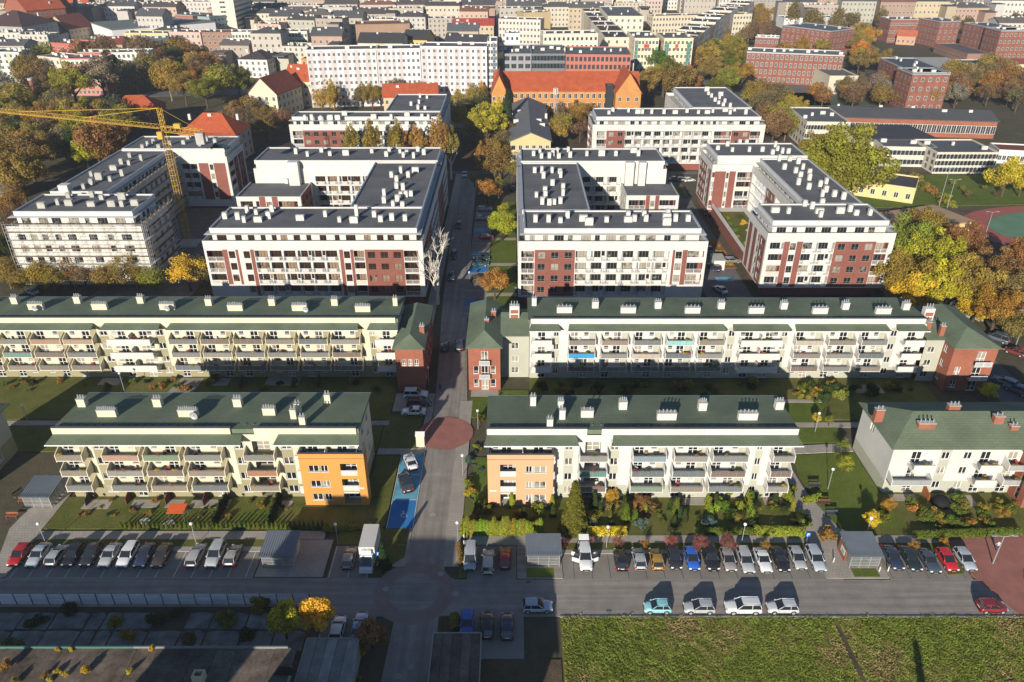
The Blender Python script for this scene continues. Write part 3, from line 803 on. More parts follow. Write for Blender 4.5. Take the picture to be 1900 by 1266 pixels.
t1 = brick_tower('brick end tower with green hip roof on the left side of the street', -21.8, -16.6, 121.4, 138.6, 9.5, 11.0,
    [(1.2+q*1.15, 1.95+q*1.15, 5.7, 7.1, 'w2t') for q in range(3)], [(2.5+q*3.2, 3.6+q*3.2, z, z+1.3, 'w2t') for q in range(4) for z in (1.2,4.2,7.2)], chim=[(783,612,10.5,2)])
t2 = brick_tower('brick fronted wing with green hip roof on the right side of the street', -8.2, -2.2, 121.8, 139.8, 9.5, 11.3,
    [(.9,1.9,z+.7,z+2.4,'w1t') for z in (.1,3.0)] + [(4.1,5.1,z+.7,z+2.4,'w1t') for z in (.1,3.0)] + [(2.4,3.7,z,z+2.4,'w2d') for z in (.1,3.0,6.2)],
    [(2.5+q*3.6, 3.6+q*3.6, z, z+1.3, 'w2') for q in range(4) for z in (1.2,4.2,7.2)], chim=[(916,585,10.6,2),(903,600,10.6,1)])
for z in (3.0, 6.0):
    b = MB(); b.box(0,2.0,-.9,0,-.12,0); b.box(.02,1.98,-.88,-.82,.05,1.0); o = O('balcony', b.mesh('balcony', GREYMETAL), t2, (2.05,0,z)); O('railing', rail_mesh(1.9), o, (.05,-.92,0))
t3 = brick_tower('brick fronted wing with green hip roof at the far right end', 82.3, 90.5, 121.6, 138.0, 9.5, 11.5,
    [(1.2,2.3,z+.7,z+2.3,'w2t') for z in (.1,3.0)] + [(4.6,6.2,z,z+2.4,'w2d') for z in (.1,3.0,6.2)], [(2.5+q*3.6, 3.6+q*3.6, z, z+1.3, 'w2') for q in range(4) for z in (1.2,4.2,7.2)], chim=[(1722,605,11,2),(1748,612,11,2)])
for z in (3.0, 6.0):
    b = MB(); b.box(0,3.2,-1.2,0,-.12,0); b.box(.02,3.18,-1.18,-1.12,.05,1.0); o = O('balcony', b.mesh('balcony', GREYMETAL), t3, (3.9,0,z)); O('railing', rail_mesh(3.1), o, (.05,-1.22,0))
def link_wing(label, x0, x1, y0, y1, ze, wall, cols):
    root = E('link_wing', (x0,y0,0)); T(root, label, 'building', 'grey link wings of the green roofed blocks')
    facade(root, (x0,y0), (x1,y0), 0, ze, [wall], 0, [], [(c, c+1.35, z+.9, z+2.2, 'w2') for c in cols for z in FL[:3]])
    b = MB(); L = x1-x0; D = y1-y0
    b.hexa([(-.1,-.5,ze),(L+.1,-.5,ze),(L+.1,D,ze),(-.1,D,ze)], [(-.1,-.5,ze+.1),(L+.1,-.5,ze+.1),(L+.1,D*.55,ze+1.9),(-.1,D*.55,ze+1.9)])
    b.hexa([(-.1,D*.55,ze),(L+.1,D*.55,ze),(L+.1,D,ze),(-.1,D,ze)], [(-.1,D*.55,ze+1.9),(L+.1,D*.55,ze+1.9),(L+.1,D,ze+.1),(-.1,D,ze+.1)])
    O('roof', b.mesh('roof', GREENROOF), root)
    b = MB(); b.box(L*.3, L*.3+1.9, D*.4, D*.4+1.2, ze+.6, ze+4.0); st = O('striped_chimney', b.mesh('striped_chimney', WHITE), root)
    for q in range(2):
        b = MB(); b.box(L*.3+.2, L*.3+1.7, D*.4-.03, D*.4+.02, ze+1.4+q*1.05, ze+2.15+q*1.05); O('brick_panel', b.mesh('brick_panel', BRICKR), st)
    b = MB()
    for q in range(3): b.tube((L*.3+.4+q*.55, D*.4+.6, ze+4), (L*.3+.4+q*.55, D*.4+.6, ze+4.9), .09, 6)
    O('flue_row', b.mesh('flue_row', GREYMETAL), st, kind='stuff')
    return root
link_wing('grey rendered link between brick wing and long white block', -2.1, 3.3, 126.5, 137.5, 9.4, GREYGREEN, [2.0])
link_wing('grey rendered link joining the far right brick wing', 78.7, 82.2, 125.0, 137.0, 9.4, GREYGREEN, [.7])

# right-hand hip roofed block
FR = E('apartment_block', (58.2,92.2,0)); T(FR, 'white block with hipped green roof and brick chimneys at far right', 'apartment block', 'green roofed apartment blocks')
X0, X1, Y0, Y1 = 58.2, 92.0, 92.2, 103.6
ops = []
for z in (.1, 2.95, 5.8):
    for s_ in (3.0, 13.6): ops.append((s_, s_+1.5, z+.02, z+2.2, 'w2d'))
    for s_ in (7.6, 11.0, 20.5, 26): ops.append((s_, s_+1.2, z+.8, z+2.1, 'w2'))
    ops.append((17.8, 19.3, z+.02, z+2.2, 'w2d'))
P, rz = facade(FR, (X0,Y0), (X1,Y0), 0, 9.0, [WHITE, GREYGREEN], 0, [(0,34,0,2.3,1),(7.4,9,2.3,9,1)], ops)
facade(FR, (X0,Y1), (X0,Y0), 0, 9.0, [WHITE, GREYGREEN], 0, [(0,12,0,2.3,1)], [(3.5,4.7,z+.8,z+2.1,'w2') for z in (5.8,)])
facade(FR, (X1,Y0), (X1,Y1), 0, 9.0, [WHITE, GREYGREEN]); facade(FR, (X1,Y1), (X0,Y1), 0, 9.0, [WHITE, GREYGREEN])
b = MB(); hip_roof(b, 0, X1-X0, 0, Y1-Y0, 9.0, 11.6, .7, 'x', 5.5, 5.5); O('roof', b.mesh('roof', GREENROOF), FR)
for (s_, w_, z) in ((13.0,3.2,5.8),(13.0,3.2,2.95),(2.9,3.2,5.8)):
    solid_balcony(FR, P(s_-.2, z-.05), w_, WHITE); BALC.append((X0+s_, Y0, z-.05, w_, 'far right block', 1 if z < 4 else 2))
for z in (2.95, 5.8):
    fin_balcony(FR, P(17.2, z-.05), 4.6, WHITE, (.33,.34,.34), rng); BALC.append((X0+17.2, Y0, z-.05, 4.6, 'far right block', 1 if z < 4 else 2))
fin_balcony(FR, P(.1, 2.9), 6.2, WHITE, (.30,.32,.33), rng)
for (px, py, w_, n) in ((1630,770,1.3,2),(1716,795,2.6,4),(1767,762,1.8,3),(1850,782,1.5,2),(1878,800,1.2,2)):
    x, y = G(px, py, 10.8); zz = 9.0 + 2.6*max(0, 1-abs(y-97.9)/6.4)
    x, y = G(px, py, zz); chimney_flue(FR, x, y, zz-.2, w_, .8, 1.3, BRICKR, n, fl=GREYMETAL)
# brick bay at the right edge of that block
t4 = E('brick_wing', (78.0,88.6,0)); T(t4, 'brick wing with tall window slot at the right picture edge', 'building', 'brick wings of the green roofed blocks')
facade(t4, (78.0,92.1), (78.0,88.6), 0, 8.6, [BRICKR], 0, [], [(1.4,2.2,.6,7.6,'g1t')]); facade(t4, (78.0,88.6), (92,88.6), 0, 8.6, [BRICKR], 0, [], [(3,4.2,z,z+1.4,'w2') for z in (1,4)])
b = MB(); hip_roof(b, 0, 14, 0, 6, 8.6, 10.6, .5, 'x', 3, 3); O('roof', b.mesh('roof', GREENROOF), t4)
# corner of the block at the left picture edge
t5 = E('apartment_block', (-92,86,0)); T(t5, 'block corner with green eaves at the left picture edge', 'apartment block', 'green roofed apartment blocks')
xe = G(22,735,9)[0]
facade(t5, (xe,91), (xe,103), 0, 9.0, [GREYGREEN, OLIVE], 0, [(0,12,0,3.2,1)], [(2,3.4,z+.9,z+2.2,'w2') for z in (.1,3,6)]+[(7,8.4,z+.9,z+2.2,'w2') for z in (.1,3,6)])
facade(t5, (-92,91), (xe,91), 0, 9.0, [CREAM, OLIVE], 0, [(0,12,0,2.5,1)]); facade(t5, (xe,103), (-92,103), 0, 9.0, [CREAM])
b = MB(); hip_roof(b, 0, xe+92, 5, 17, 9.0, 11.6, .9, 'x', 5, 5); O('roof', b.mesh('roof', GREENROOF), t5)

def dish(root, px, py, z, r_=.6):
    def mk3():
        b = MB(); n = 12
        P_ = lambda a, r, yy: (math.cos(a)*r, -yy, math.sin(a)*r)
        for q in range(n):
            a0 = 2*math.pi*q/n; a1 = 2*math.pi*(q+1)/n
            b.quad(P_(a0,.3,.02), P_(a1,.3,.02), P_(a1,.6,.13), P_(a0,.6,.13)); b.tri((0,0,0), P_(a1,.3,.02), P_(a0,.3,.02))
        b.tube((0,-.02,0), (0,-.55,.0), .03); b.tube((0,.05,0), (0,.25,-.9), .045)
        return b.mesh('satellite_dish', GREYMETAL)
    x, y = G(px, py, z+.8); O('satellite_dish', cached('dish', mk3), root, (x-root.location.x, y-root.location.y-.7, z+.8), -.25, r_/.6)
for (px, py) in ((68,569),(313,569),(569,571)): dish(LM, px, py, 12.5)
dish(LF, 363,766, 12.5, .7)
# house name plates on the two corner cubes (lettering too small to read)
for blk, px, py in ((RF, 915, 911), (LF, 670, 906)):
    yy = blk.location.y - 2.0; zz = CAM_H - yy*math.tan(PITCH + math.atan((py-633)/FPX)); xx = (px-950)/PXM(yy, zz)
    b = MB(); b.box(-.5,.5,-.05,-.01,-.12,.12); pl = O('name_plate', b.mesh('name_plate', PVC), blk, (xx-blk.location.x, yy-blk.location.y, zz))
    b = MB(); b.box(-.42,.42,-.06,-.052,-.05,.03); O('plate_print', b.mesh('plate_print', GREYMETAL), pl)
# ------------------------------------------------------------------ the white-framed brick blocks
ZF = [2.75, 5.6, 8.45, 11.3]; ZT = 14.15; ZP = 16.2
WM = [WHITE, BRICKW, BLACK, UNFIN]
def wface(root, A, B, bays, st='b', zlow=2.4, ztop=ZP, floors=ZF, seed=0, plain=0):
    """one elevation: bays = (s0, s1, type, bottom floor index)"""
    rr = random.Random(seed)
    A = Vector(A); B = Vector(B); Ln = (B-A).length
    zones, ops, later = [], [], []
    for bay in bays:
        s0, s1, ty = bay[:3]; f0 = bay[3] if len(bay) > 3 else 0
        w_ = s1-s0
        zl = floors[f0] - .05
        if ty in ('B', 'P'): zones.append((s0, s1, zl, ZT, 1))
        for z in floors[f0:]:
            if ty == 'B':
                n = bay[4] if len(bay) > 4 else max(1, int(w_/3.0))
                for q in range(n):
                    m = s0 + w_*(q+.5)/n; ops.append((m-.85, m+.85, z+.75, z+2.3, st+'2t'))
            elif ty == 'V': ops.append((s0+.08, s1-.08, z+.75, z+2.45, st+'2t'))
            elif ty == 'W': # white wall with single windows
                n = max(1, int(round(w_/3.4)))
                for q in range(n):
                    m = s0 + w_*(q+.5)/n; hw = .7 if (q % 3) else 1.05
                    ops.append((m-hw, m+hw, z+.75, z+2.3, st+('2' if hw < .8 else '3')))
            elif ty == 'L':
                ops.append((s0, s1, z+.05, z+2.6, None, 1.5, 1 if rr.random() < .7 else 0))
                later.append(('L', s0, s1, z))
            elif ty == 'T':
                ops.append((s0, s1, z+.05, z+2.62, None, 1.35, 0))
                later.append(('T', s0, s1, z))
    P, rz = facade(root, A, B, zlow, ztop, WM, 3 if plain else 0, zones, ops)
    for (ty, s0, s1, z) in later:
        w_ = s1-s0
        if ty == 'L':
            ww = min(2.6, w_-.5); put_window(root, P(s0+.25, z+.1, 1.42), rz, ww, 2.2, st+'3')
            if w_ > 4.4: put_window(root, P(s1-1.4, z+.1, 1.42), rz, 1.1, 2.2, st+'1')
            b = O('railing', rail_mesh(w_-.06), root, P(s0+.03, z+.05, .04), rz)
            if rr.random() < .45:
                def mk(L=w_):
                    q = MB(); q.box(.05, L-.1, .05, .08, .1, .92); return q.mesh('railing_panel', PANEL)
                O('railing_panel', cached(('rp', round(w_,2)), mk), b, color=rr.choice([(.55,.42,.36),(.45,.45,.46),(.32,.33,.36),(.58,.5,.4),(.62,.6,.58)]))
        else:
            n = max(1, int(round(w_/3.3)))
            for q in range(n):
                m = s0 + w_*(q+.5)/n; ww = rr.choice((2.2,2.2,2.2,1.5))
                put_window(root, P(m-ww/2-.25, z+.35, 1.27), rz, ww, 1.95, st+('3' if ww > 1.5 else '2'))
                if ww < 2: put_window(root, P(m+.7, z+.9, 1.27), rz, .75, 1.4, st+'1')
                # white spandrel board behind the rail and a partition
                def mk2():
                    b = MB(); b.box(0, 1.6, 0, .05, .12, .9); return b.mesh('balcony_board', WHITE)
                O('balcony_board', cached('bboard', mk2), root, P(m-1.0, z+.05, .12), rz)
                if q:
                    def mk3():
                        b = MB(); b.hexa([(0,0,0),(.1,0,0),(.1,1.2,0),(0,1.2,0)], [(0,.35,2.3),(.1,.35,2.3),(.1,1.2,2.5),(0,1.2,2.5)]); return b.mesh('partition', LOUVRE)
                    O('partition', cached('part', mk3), root, P(s0 + w_*q/n, z+.06, .1), rz)
            O('railing', rail_mesh(w_-.06), root, P(s0+.03, z+.05, .04), rz)
    return P, rz

def wpent(root, x0, x1, y0, y1, st='b', ins=(2.2,1.6,1.2,1.6), zc=15.1, ztop=18.5, sides='SEW', seed=0, roofonly=False):
    """set-back top floor with fascia, louvred canopy and flat roof; ins = south, east, north, west inset"""
    rr = random.Random(seed); rl = root.location
    a, c, e, f = x0+ins[3], x1-ins[1], y0+ins[0], y1-ins[2]
    b = MB(); b.box(x0+.05-rl.x, x1-.05-rl.x, y0+.05-rl.y, y1-.05-rl.y, zc-.2, zc); O('terrace_floor', b.mesh('terrace_floor', CONCR), root)
    zw = ztop-1.1
    def face(A, B, on):
        Ln = (Vector(B)-Vector(A)).length; ops = []
        if on:
            s = 1.0
            while s < Ln-2.6:
                w_ = rr.choice((1.5,2.2,2.4,1.1)); ops.append((s, s+w_, zc+.15, zw-.25, st+('3' if w_ > 2 else '2'))); s += w_ + rr.choice((.9,1.4,1.9))
        facade(root, A, B, zc, zw, WM, 0, [], ops, 'penthouse_wall')
    face((a,e), (c,e), 'S' in sides); face((c,e), (c,f), 'E' in sides); face((c,f), (a,f), False); face((a,f), (a,e), 'W' in sides)
    b = MB(); A0, C0, E0, F0 = a-.25-rl.x, c+.25-rl.x, e-.25-rl.y, f+.25-rl.y; t = .3
    for q in ((A0,C0,E0,E0+t), (A0,C0,F0-t,F0), (A0,A0+t,E0+t,F0-t), (C0-t,C0,E0+t,F0-t)): b.box(*q, zw, ztop)
    fas = O('fascia', b.mesh('fascia', WHITE), root)
    b = MB(); b.box(A0-.03, C0+.03, E0-.03, E0+t+.02, ztop, ztop+.05); b.box(A0-.03, C0+.03, F0-t, F0+.03, ztop, ztop+.05)
    b.box(A0-.03, A0+t, E0+t+.02, F0-t, ztop, ztop+.05); b.box(C0-t, C0+.03, E0+t+.02, F0-t, ztop, ztop+.05); O('coping', b.mesh('coping', GREYMETAL), fas)
    b = MB(); b.box(A0+t, C0-t, E0+t, F0-t, zw, ztop-.32); O('roof', b.mesh('roof', ASPHROOF), root)
    b = MB(); u = 1.05
    for (p0,p1,q0,q1,on) in ((A0-u,C0+u,E0-u,E0,'S' in sides), (C0,C0+u,E0,F0,'E' in sides), (A0-u,A0,E0,F0,'W' in sides)):
        if not on: continue
        n = 6
        for k in range(n):
            if p1-p0 > q1-q0: b.box(p0, p1, q0+(q1-q0)*(k+.1)/n, q0+(q1-q0)*(k+.8)/n, zw-.12, zw-.04)
            else: b.box(p0+(p1-p0)*(k+.1)/n, p0+(p1-p0)*(k+.8)/n, q0, q1, zw-.12, zw-.04)
    if b.f: O('louvre_canopy', b.mesh('louvre_canopy', LOUVRE), root)
    return (a, c, e, f)
def wcap(root, segs, z=ZP):
    rl = root.location
    for (xa, xb, ya, yb) in segs:
        b = MB(); b.box(xa-rl.x, xb-rl.x, ya-rl.y, yb-rl.y, z, z+.06); O('parapet_cap', b.mesh('parapet_cap', GREYMETAL), root)
def wground(root, x0, x1, y0, y1, ins=1.2, ztop=2.4, m=BRICKW):
    b = MB(); rl = root.location
    b.box(x0+ins-rl.x, x1-ins-rl.x, y0+ins-rl.y, y1-ins-rl.y, 0, ztop); O('ground_storey', b.mesh('ground_storey', m), root)
    b = MB(); b.box(x0+.1-rl.x, x1-.1-rl.x, y0+.1-rl.y, y1-.1-rl.y, ztop, ztop+.15); O('soffit', b.mesh('soffit', CONCR), root)
def wchims(root, pts, off, s, z=18.15, body=WHITE, rr=random.Random(5), hh=(1.2,1.9)):
    for i, q in enumerate(pts):
        px, py = off[0]+q[0]*s, off[1]+q[1]*s; wide = len(q) > 2 and q[2] == 1
        x, y = G(px, py+1.0, z)
        chimney_white(root, x, y, z, 1.85 if wide else rr.choice((.8,.95,1.05)), rr.choice((.7,.85)), rr.choice((.95,1.15,1.2,1.4)) if len(q) < 4 else q[3], body)
def tower_box(root, x, y, w_, d_, z0, z1):
    rl = root.location
    b = MB(); b.box(x-w_/2-rl.x, x+w_/2-rl.x, y-d_/2-rl.y, y+d_/2-rl.y, z0, z1); o = O('stair_tower', b.mesh('stair_tower', WHITE), root)

def fx(y, z):
    k = 1/PXM(y, z); return lambda px: (px-950)*k

# --- block left of the street (U shaped)
x0, x1, y0 = -69.2, -20.0, 157.8
W2 = E('apartment_block', (x0,y0,0)); T(W2, 'white framed brick block round a courtyard left of the street', 'apartment block', 'white framed brick apartment blocks')
X = fx(y0, 13); s = lambda p: X(p)-x0
bays = [(s(384),s(414),'L',1),(s(414),s(423),'P',1),(s(424),s(437),'V',1),(s(438),s(443),'P',1),(s(451.5),s(464.5),'V',0),(s(465),s(472),'P',0),(s(473),s(629),'T',0),
        (s(630),s(637),'P',0),(s(637.5),s(650),'V',0),(s(650.5),s(656),'P',0),(s(656.5),s(676),'L',0),(s(677),s(749),'B',0,3),(s(749.5),s(776),'L',0)]
wface(W2, (x0,y0), (x1,y0), bays, 'b', 2.4, seed=2)
y1 = 175.0
wface(W2, (x1,y0), (x1,228.6), [(1,6,'L',0),(6,20,'B',0),(20,40,'T',0),(40,56,'B',0),(56,70,'T',0)], 'b', 2.4, seed=3)
wface(W2, (x0,y1), (x0,y0), [(2,8,'B',0),(9,15,'L',0)], 'b', 2.4, seed=4)
wpent(W2, x0, x1, y0, y1, 'b', seed=1)
wground(W2, x0, x1, y0, y1)
b = MB(); b.box(-.02, s(451), -.02, .04, 2.2, 2.41); O('frame_edge', b.mesh('frame_edge', WHITE), W2)
# east wing, back wing, low west wing
ex0 = -39.5
facade(W2, (ex0,214.2), (ex0,y1), 2.4, ZP, WM)
wpent(W2, ex0, x1, y1, 213.6, 'b', ins=(.4,1.7,.4,.6), sides='E', ztop=18.2, seed=4)
bx0, by0, by1 = -74.5, 213.8, 228.6
wface(W2, (bx0,by0), (ex0,by0), [(17.5,34.5,'T',0)], 'b', .2, floors=[-.1]+ZF, seed=6)
facade(W2, (bx0,by1), (bx0,by0), .2, ZP, WM); facade(W2, (x1,by1), (bx0,by1), .2, ZP, WM)
wpent(W2, bx0, x1, by0, by1, 'b', ins=(.4,1.6,.6,.8), sides='E', seed=7)
cx0, cx1, cy0 = -76.0, -58.2, 200.5
wface(W2, (cx0,cy0), (cx1,cy0), [(1.0,6.2,'L',0),(6.3,8.0,'P',0),(8.1,9.7,'V',0),(9.8,11.4,'P',0),(11.5,16.8,'L',0)], 'b', .2, ztop=12.2, floors=[-.2,2.65,5.5,8.3], seed=8)
wface(W2, (cx1,cy0), (cx1,by0), [(1,12,'B',0)], 'b', .2, ztop=12.2, floors=[-.2,2.65,5.5,8.3], seed=9); facade(W2, (cx0,by0), (cx0,cy0), .2, 12.2, WM)
b = MB(); b.box(cx0+.3-x0, cx1-.3-x0, cy0+.3-y0, by0-y0, 11.5, 11.85); O('roof', b.mesh('roof', ASPHROOF), W2)
wcap(W2, [(cx0-.03,cx1+.03,cy0-.03,cy0+.3),(cx0-.03,cx0+.3,cy0+.3,by0),(cx1-.3,cx1+.03,cy0+.3,by0)], 12.2)
tower_box(W2, -62.5, 212.6, 3.0, 2.2, 11.8, 18.6)
wcap(W2, [(x0-.03,x1+.03,y0-.03,y0+.25),(x1-.25,x1+.03,y0+.25,228.6),(x0-.03,x0+.25,y0+.25,y1)])
wchims(W2, [(185,490),(260,495),(297,512),(315,455),(368,465),(378,510,1),(440,490),(460,450),(625,500,1),(773,478),(856,510),(940,515,1),(957,480,0,2.6),(1060,480),(1097,508),(1163,500),(1240,503),
    (1160,245),(1190,270),(1190,310),(1117,350),(1117,395),(1215,220),(1300,215,1),(1258,245),(1228,320),(1215,360),(1245,360),(1273,355),(1170,420),(1195,385),(1225,425),
    (600,110),(668,125),(750,100),(800,120),(893,118,1),(1045,105),(1130,125),(1147,95),(1210,105),(1230,130),(1250,115),(1290,135),(1315,95),(1350,115)], (360,250), .316)
wchims(W2, [(470,265),(540,235),(545,282),(637,268)], (360,250), .316, 11.9)

# --- block right of the street
x0, x1, y0, y1 = 1.4, 43.8, 157.6, 172.6
W3 = E('apartment_block', (x0,y0,0)); T(W3, 'white framed brick block round a courtyard right of the street', 'apartment block', 'white framed brick apartment blocks')
X = fx(y0, 13); s = lambda p: X(p)-x0
bays = [(s(967),s(991),'L',0),(s(992),s(1067),'B',0,3),(s(1068),s(1242),'T',0),(s(1248),s(1252.5),'P',1),(s(1253),s(1266),'V',1),(s(1266.5),s(1275.5),'P',1),(s(1276),s(1306),'L',1)]
wface(W3, (x0,y0), (x1,y0), bays, 'g', 2.4, seed=12)
wface(W3, (x0,227.5), (x0,y0), [(2,16,'T',0),(16,40,'B',0),(40,54,'T',0),(54,68,'B',0)], 'g', 2.4, seed=13)
wface(W3, (x1,y0), (x1,y1), [(1,6,'L',0),(7,14,'B',0)], 'g', 2.4, seed=14)
wpent(W3, x0, x1, y0, y1, 'g', seed=11); wground(W3, x0, x1, y0, y1)
wx1 = 19.0
facade(W3, (wx1,y1), (wx1,213.4), 2.4, ZP, WM)
wpent(W3, x0, wx1, y1, 213.0, 'g', ins=(.4,.6,.4,1.3), sides='W', ztop=18.2, seed=14)
by0, by1, bx1 = 213.2, 227.5, 44.5
wface(W3, (wx1,by0), (bx1,by0), [(1.0,12.5,'T',0),(12.8,20,'W',0)], 'g', .2, floors=[-.1]+ZF, seed=16)
facade(W3, (bx1,by0), (bx1,by1), .2, ZP, WM); facade(W3, (bx1,by1), (x0,by1), .2, ZP, WM)
wpent(W3, x0, bx1, by0, by1, 'g', ins=(.4,1.0,.6,1.4), sides='EW', seed=17)
cx0, cx1, cy0 = 31.6, 46.2, 201.5
wface(W3, (cx0,cy0), (cx1,cy0), [(.8,5.4,'L',0),(5.5,6.6,'P',0),(6.7,8.0,'V',0),(8.1,9.2,'P',0),(9.3,13.8,'L',0)], 'g', .2, ztop=12.2, floors=[-.2,2.65,5.5,8.3], seed=18)
wface(W3, (cx0,by0), (cx0,cy0), [(1,11,'W',0)], 'g', .2, ztop=12.2, floors=[-.2,2.65,5.5,8.3], seed=19); facade(W3, (cx1,cy0), (cx1,by0), .2, 12.2, WM)
b = MB(); b.box(cx0+.3-x0, cx1-.3-x0, cy0+.3-y0, by0-y0, 11.5, 11.85); O('roof', b.mesh('roof', ASPHROOF), W3)
wcap(W3, [(cx0-.03,cx1+.03,cy0-.03,cy0+.3),(cx0-.03,cx0+.3,cy0+.3,by0),(cx1-.3,cx1+.03,cy0+.3,by0)], 12.2)
tower_box(W3, 33.6, 212.4, 2.4, 2.2, 11.8, 18.6); tower_box(W3, 37.2, 212.4, 2.0, 2.2, 11.8, 18.6)
wcap(W3, [(x0-.03,x1+.03,y0-.03,y0+.25),(x0-.03,x0+.25,y0+.25,227.5),(x1-.25,x1+.03,y0+.25,y1)])
wchims(W3, [(457,620),(540,620),(615,625),(660,595),(760,615,1),(797,640,1),(908,620),(1045,620,1),(1045,590),(1085,615),(1147,580),(1158,615),(1290,640,1),(1297,580),(1345,615),(1290,605,1),(1425,615),
    (452,305),(497,305),(508,340),(562,305),(612,310),(617,335),(565,385),(518,425),(632,410),(463,460),(520,465),(632,450),(500,505),(545,510),(577,505),(615,500),
    (445,200),(485,180),(495,215),(545,215),(567,200),(595,185),(605,215),(665,175),(677,210),(783,200),(877,200,1),(967,200),(1080,180,1),(1110,200)], (860,230), .292)
wchims(W3, [(1005,340),(1107,325),(1125,350),(1195,335)], (860,230), .292, 11.9)

# --- block at the right
x0, x1, y0, y1 = 58.6, 88.0, 162.6, 177.4
W4 = E('apartment_block', (x0,y0,0)); T(W4, 'white framed brick block with garden terrace beside the autumn trees', 'apartment block', 'white framed brick apartment blocks')
X = fx(y0, 13); s = lambda p: X(1260+p*.337)-x0
bays = [(s(500),s(575),'L',0),(s(576),s(608),'P',0),(s(609),s(645),'V',0),(s(646),s(679),'P',0),(s(680),s(855),'T',0),(s(857),s(1082),'B',0,3),(s(1083),s(1150),'L',0)]
wface(W4, (x0,y0), (x1,y0), bays, 'g', 2.4, seed=22)
wface(W4, (x0,y1), (x0,y0), [(1,3.4,'P',0),(5,7.2,'P',0),(8,9.6,'V',0),(10,14,'B',0,1)], 'g', 2.4, seed=23)
wface(W4, (x1,y0), (x1,y1), [(1,8,'B',0),(9,14,'L',0)], 'g', 2.4, seed=24)
wpent(W4, x0, x1, y0, y1, 'g', seed=21); wground(W4, x0, x1, y0, y1)
mx0, mx1 = 70.5, 86.4
wface(W4, (mx0,217.6), (mx0,y1), [(1,14,'T',0),(15,22,'B',0),(23,39,'T',0)], 'g', 2.4, seed=25)
facade(W4, (mx1,y1), (mx1,217.6), 2.4, ZP, WM)
wpent(W4, mx0, mx1, y1, 217.2, 'g', ins=(.4,.6,.4,1.8), sides='W', ztop=18.2, seed=26); wground(W4, mx0, mx1, y1, 217.2)
kx0, kx1, ky0, ky1 = 58.8, 86.8, 217.8, 233.6
X = fx(ky0, 10); s = lambda p: X(1280+p*.158)-kx0
wface(W4, (kx0,ky0), (mx0,ky0), [(s(245),s(275),'L',0),(s(276),s(405),'P',0),(s(408),s(442),'V',0),(s(445),s(520),'P',0),(s(540),s(720),'L',0)], 'g', 2.4, seed=27)
wface(W4, (kx0,ky1), (kx0,ky0), [(1,9.5,'B',0,3),(10,12,'V',0),(12.4,14.8,'P',0)], 'g', 2.4, seed=28)
facade(W4, (kx1,ky0), (kx1,ky1), 2.4, ZP, WM); facade(W4, (kx1,ky1), (kx0,ky1), 2.4, ZP, WM)
wpent(W4, kx0, kx1, ky0, ky1, 'g', ins=(1.4,.6,.6,1.6), sides='W', seed=29); wground(W4, kx0, kx1, ky0, ky1, .6)
wcap(W4, [(x0-.03,x1+.03,y0-.03,y0+.25),(x0-.03,x0+.25,y0+.25,y1),(x1-.25,x1+.03,y0+.25,y1),(kx0-.03,mx0,ky0-.03,ky0+.25),(kx0-.03,kx0+.25,ky0+.25,ky1)])
b = MB(); b.box(60.2-x0, 60.5-x0, y1+.1-y0, ky0-y0, 0, 3.3, 1); b.box(60.15-x0, 60.55-x0, y1+.1-y0, ky0-y0, 3.3, 4.3, 0); b.box(60.55-x0, mx0-.1-x0, y1+.1-y0, ky0-.1-y0, 2.9, 3.1, 0)
O('garden_terrace', b.mesh('garden_terrace', [WHITE, BRICKW]), W4)
b = MB(); b.box(61.2-x0, mx0-1.8-x0, y1+1.5-y0, ky0-4-y0, 3.1, 3.2); O('planted_bed', b.mesh('planted_bed', LAWN), W4)
wchims(W4, [(527,485,1),(600,490),(690,450),(730,465),(785,440),(770,490,1),(777,510),(885,490,1),(938,480),(973,500),(1048,500),
    (578,245),(655,215),(640,265),(680,245),(667,285),(717,270),(655,330),(715,305),(712,355),(775,340),(808,325),(806,370),(787,395),(852,395),(903,410),
    (212,140),(265,120),(292,150),(333,105),(370,105),(385,150),(457,150),(513,165),(528,125),(540,145),(567,160),(600,160),(550,200),(608,200)], (1260,230), .337)

# --- back left and back right blocks
x0, x1, y0, y1 = -78.0, -24.6, 267.0, 277.5
W5 = E('apartment_block', (x0,y0,0)); T(W5, 'white and brick block behind birches left of the street', 'apartment block', 'white framed brick apartment blocks')
wface(W5, (x0,y0), (x1,y0), [(1,4.4,'L',0),(4.5,20,'B',0,5),(20.5,36,'T',0),(36.5,44,'B',0,2),(44.5,52,'L',0)], 'g', 2.4, seed=31)
facade(W5, (x1,y0), (x1,308), 2.4, ZP, WM); facade(W5, (x0,y1), (x0,y0), 2.4, ZP, WM); facade(W5, (x1,y1), (x0,y1), 2.4, ZP, WM)
wpent(W5, x0, x1, y0, y1, 'g', ins=(1.8,1.2,.6,1.2), seed=32); wground(W5, x0, x1, y0, y1)
facade(W5, (-46,308), (-46,y1), 2.4, ZP, WM); wpent(W5, -46, x1, y1, 308, 'g', ins=(.4,1.2,.6,.8), sides='E', seed=33)
wchims(W5, [(125,600),(160,600),(205,600),(253,600,1),(290,600,1),(325,580,1),(472,595,1),(560,595),(640,585,1),(660,530),(705,490),(740,495),(700,520),(695,550),(730,550),(715,590),(747,595)], (520,0), .368)
x0, x1, y0, y1 = 28.2, 88.6, 266.6, 283.5
W6 = E('apartment_block', (x0,y0,0)); T(W6, 'white and brick block behind the courtyard blocks on the right', 'apartment block', 'white framed brick apartment blocks')
X = fx(y0, 13); s = lambda p: X(1080+p*.1895)-x0
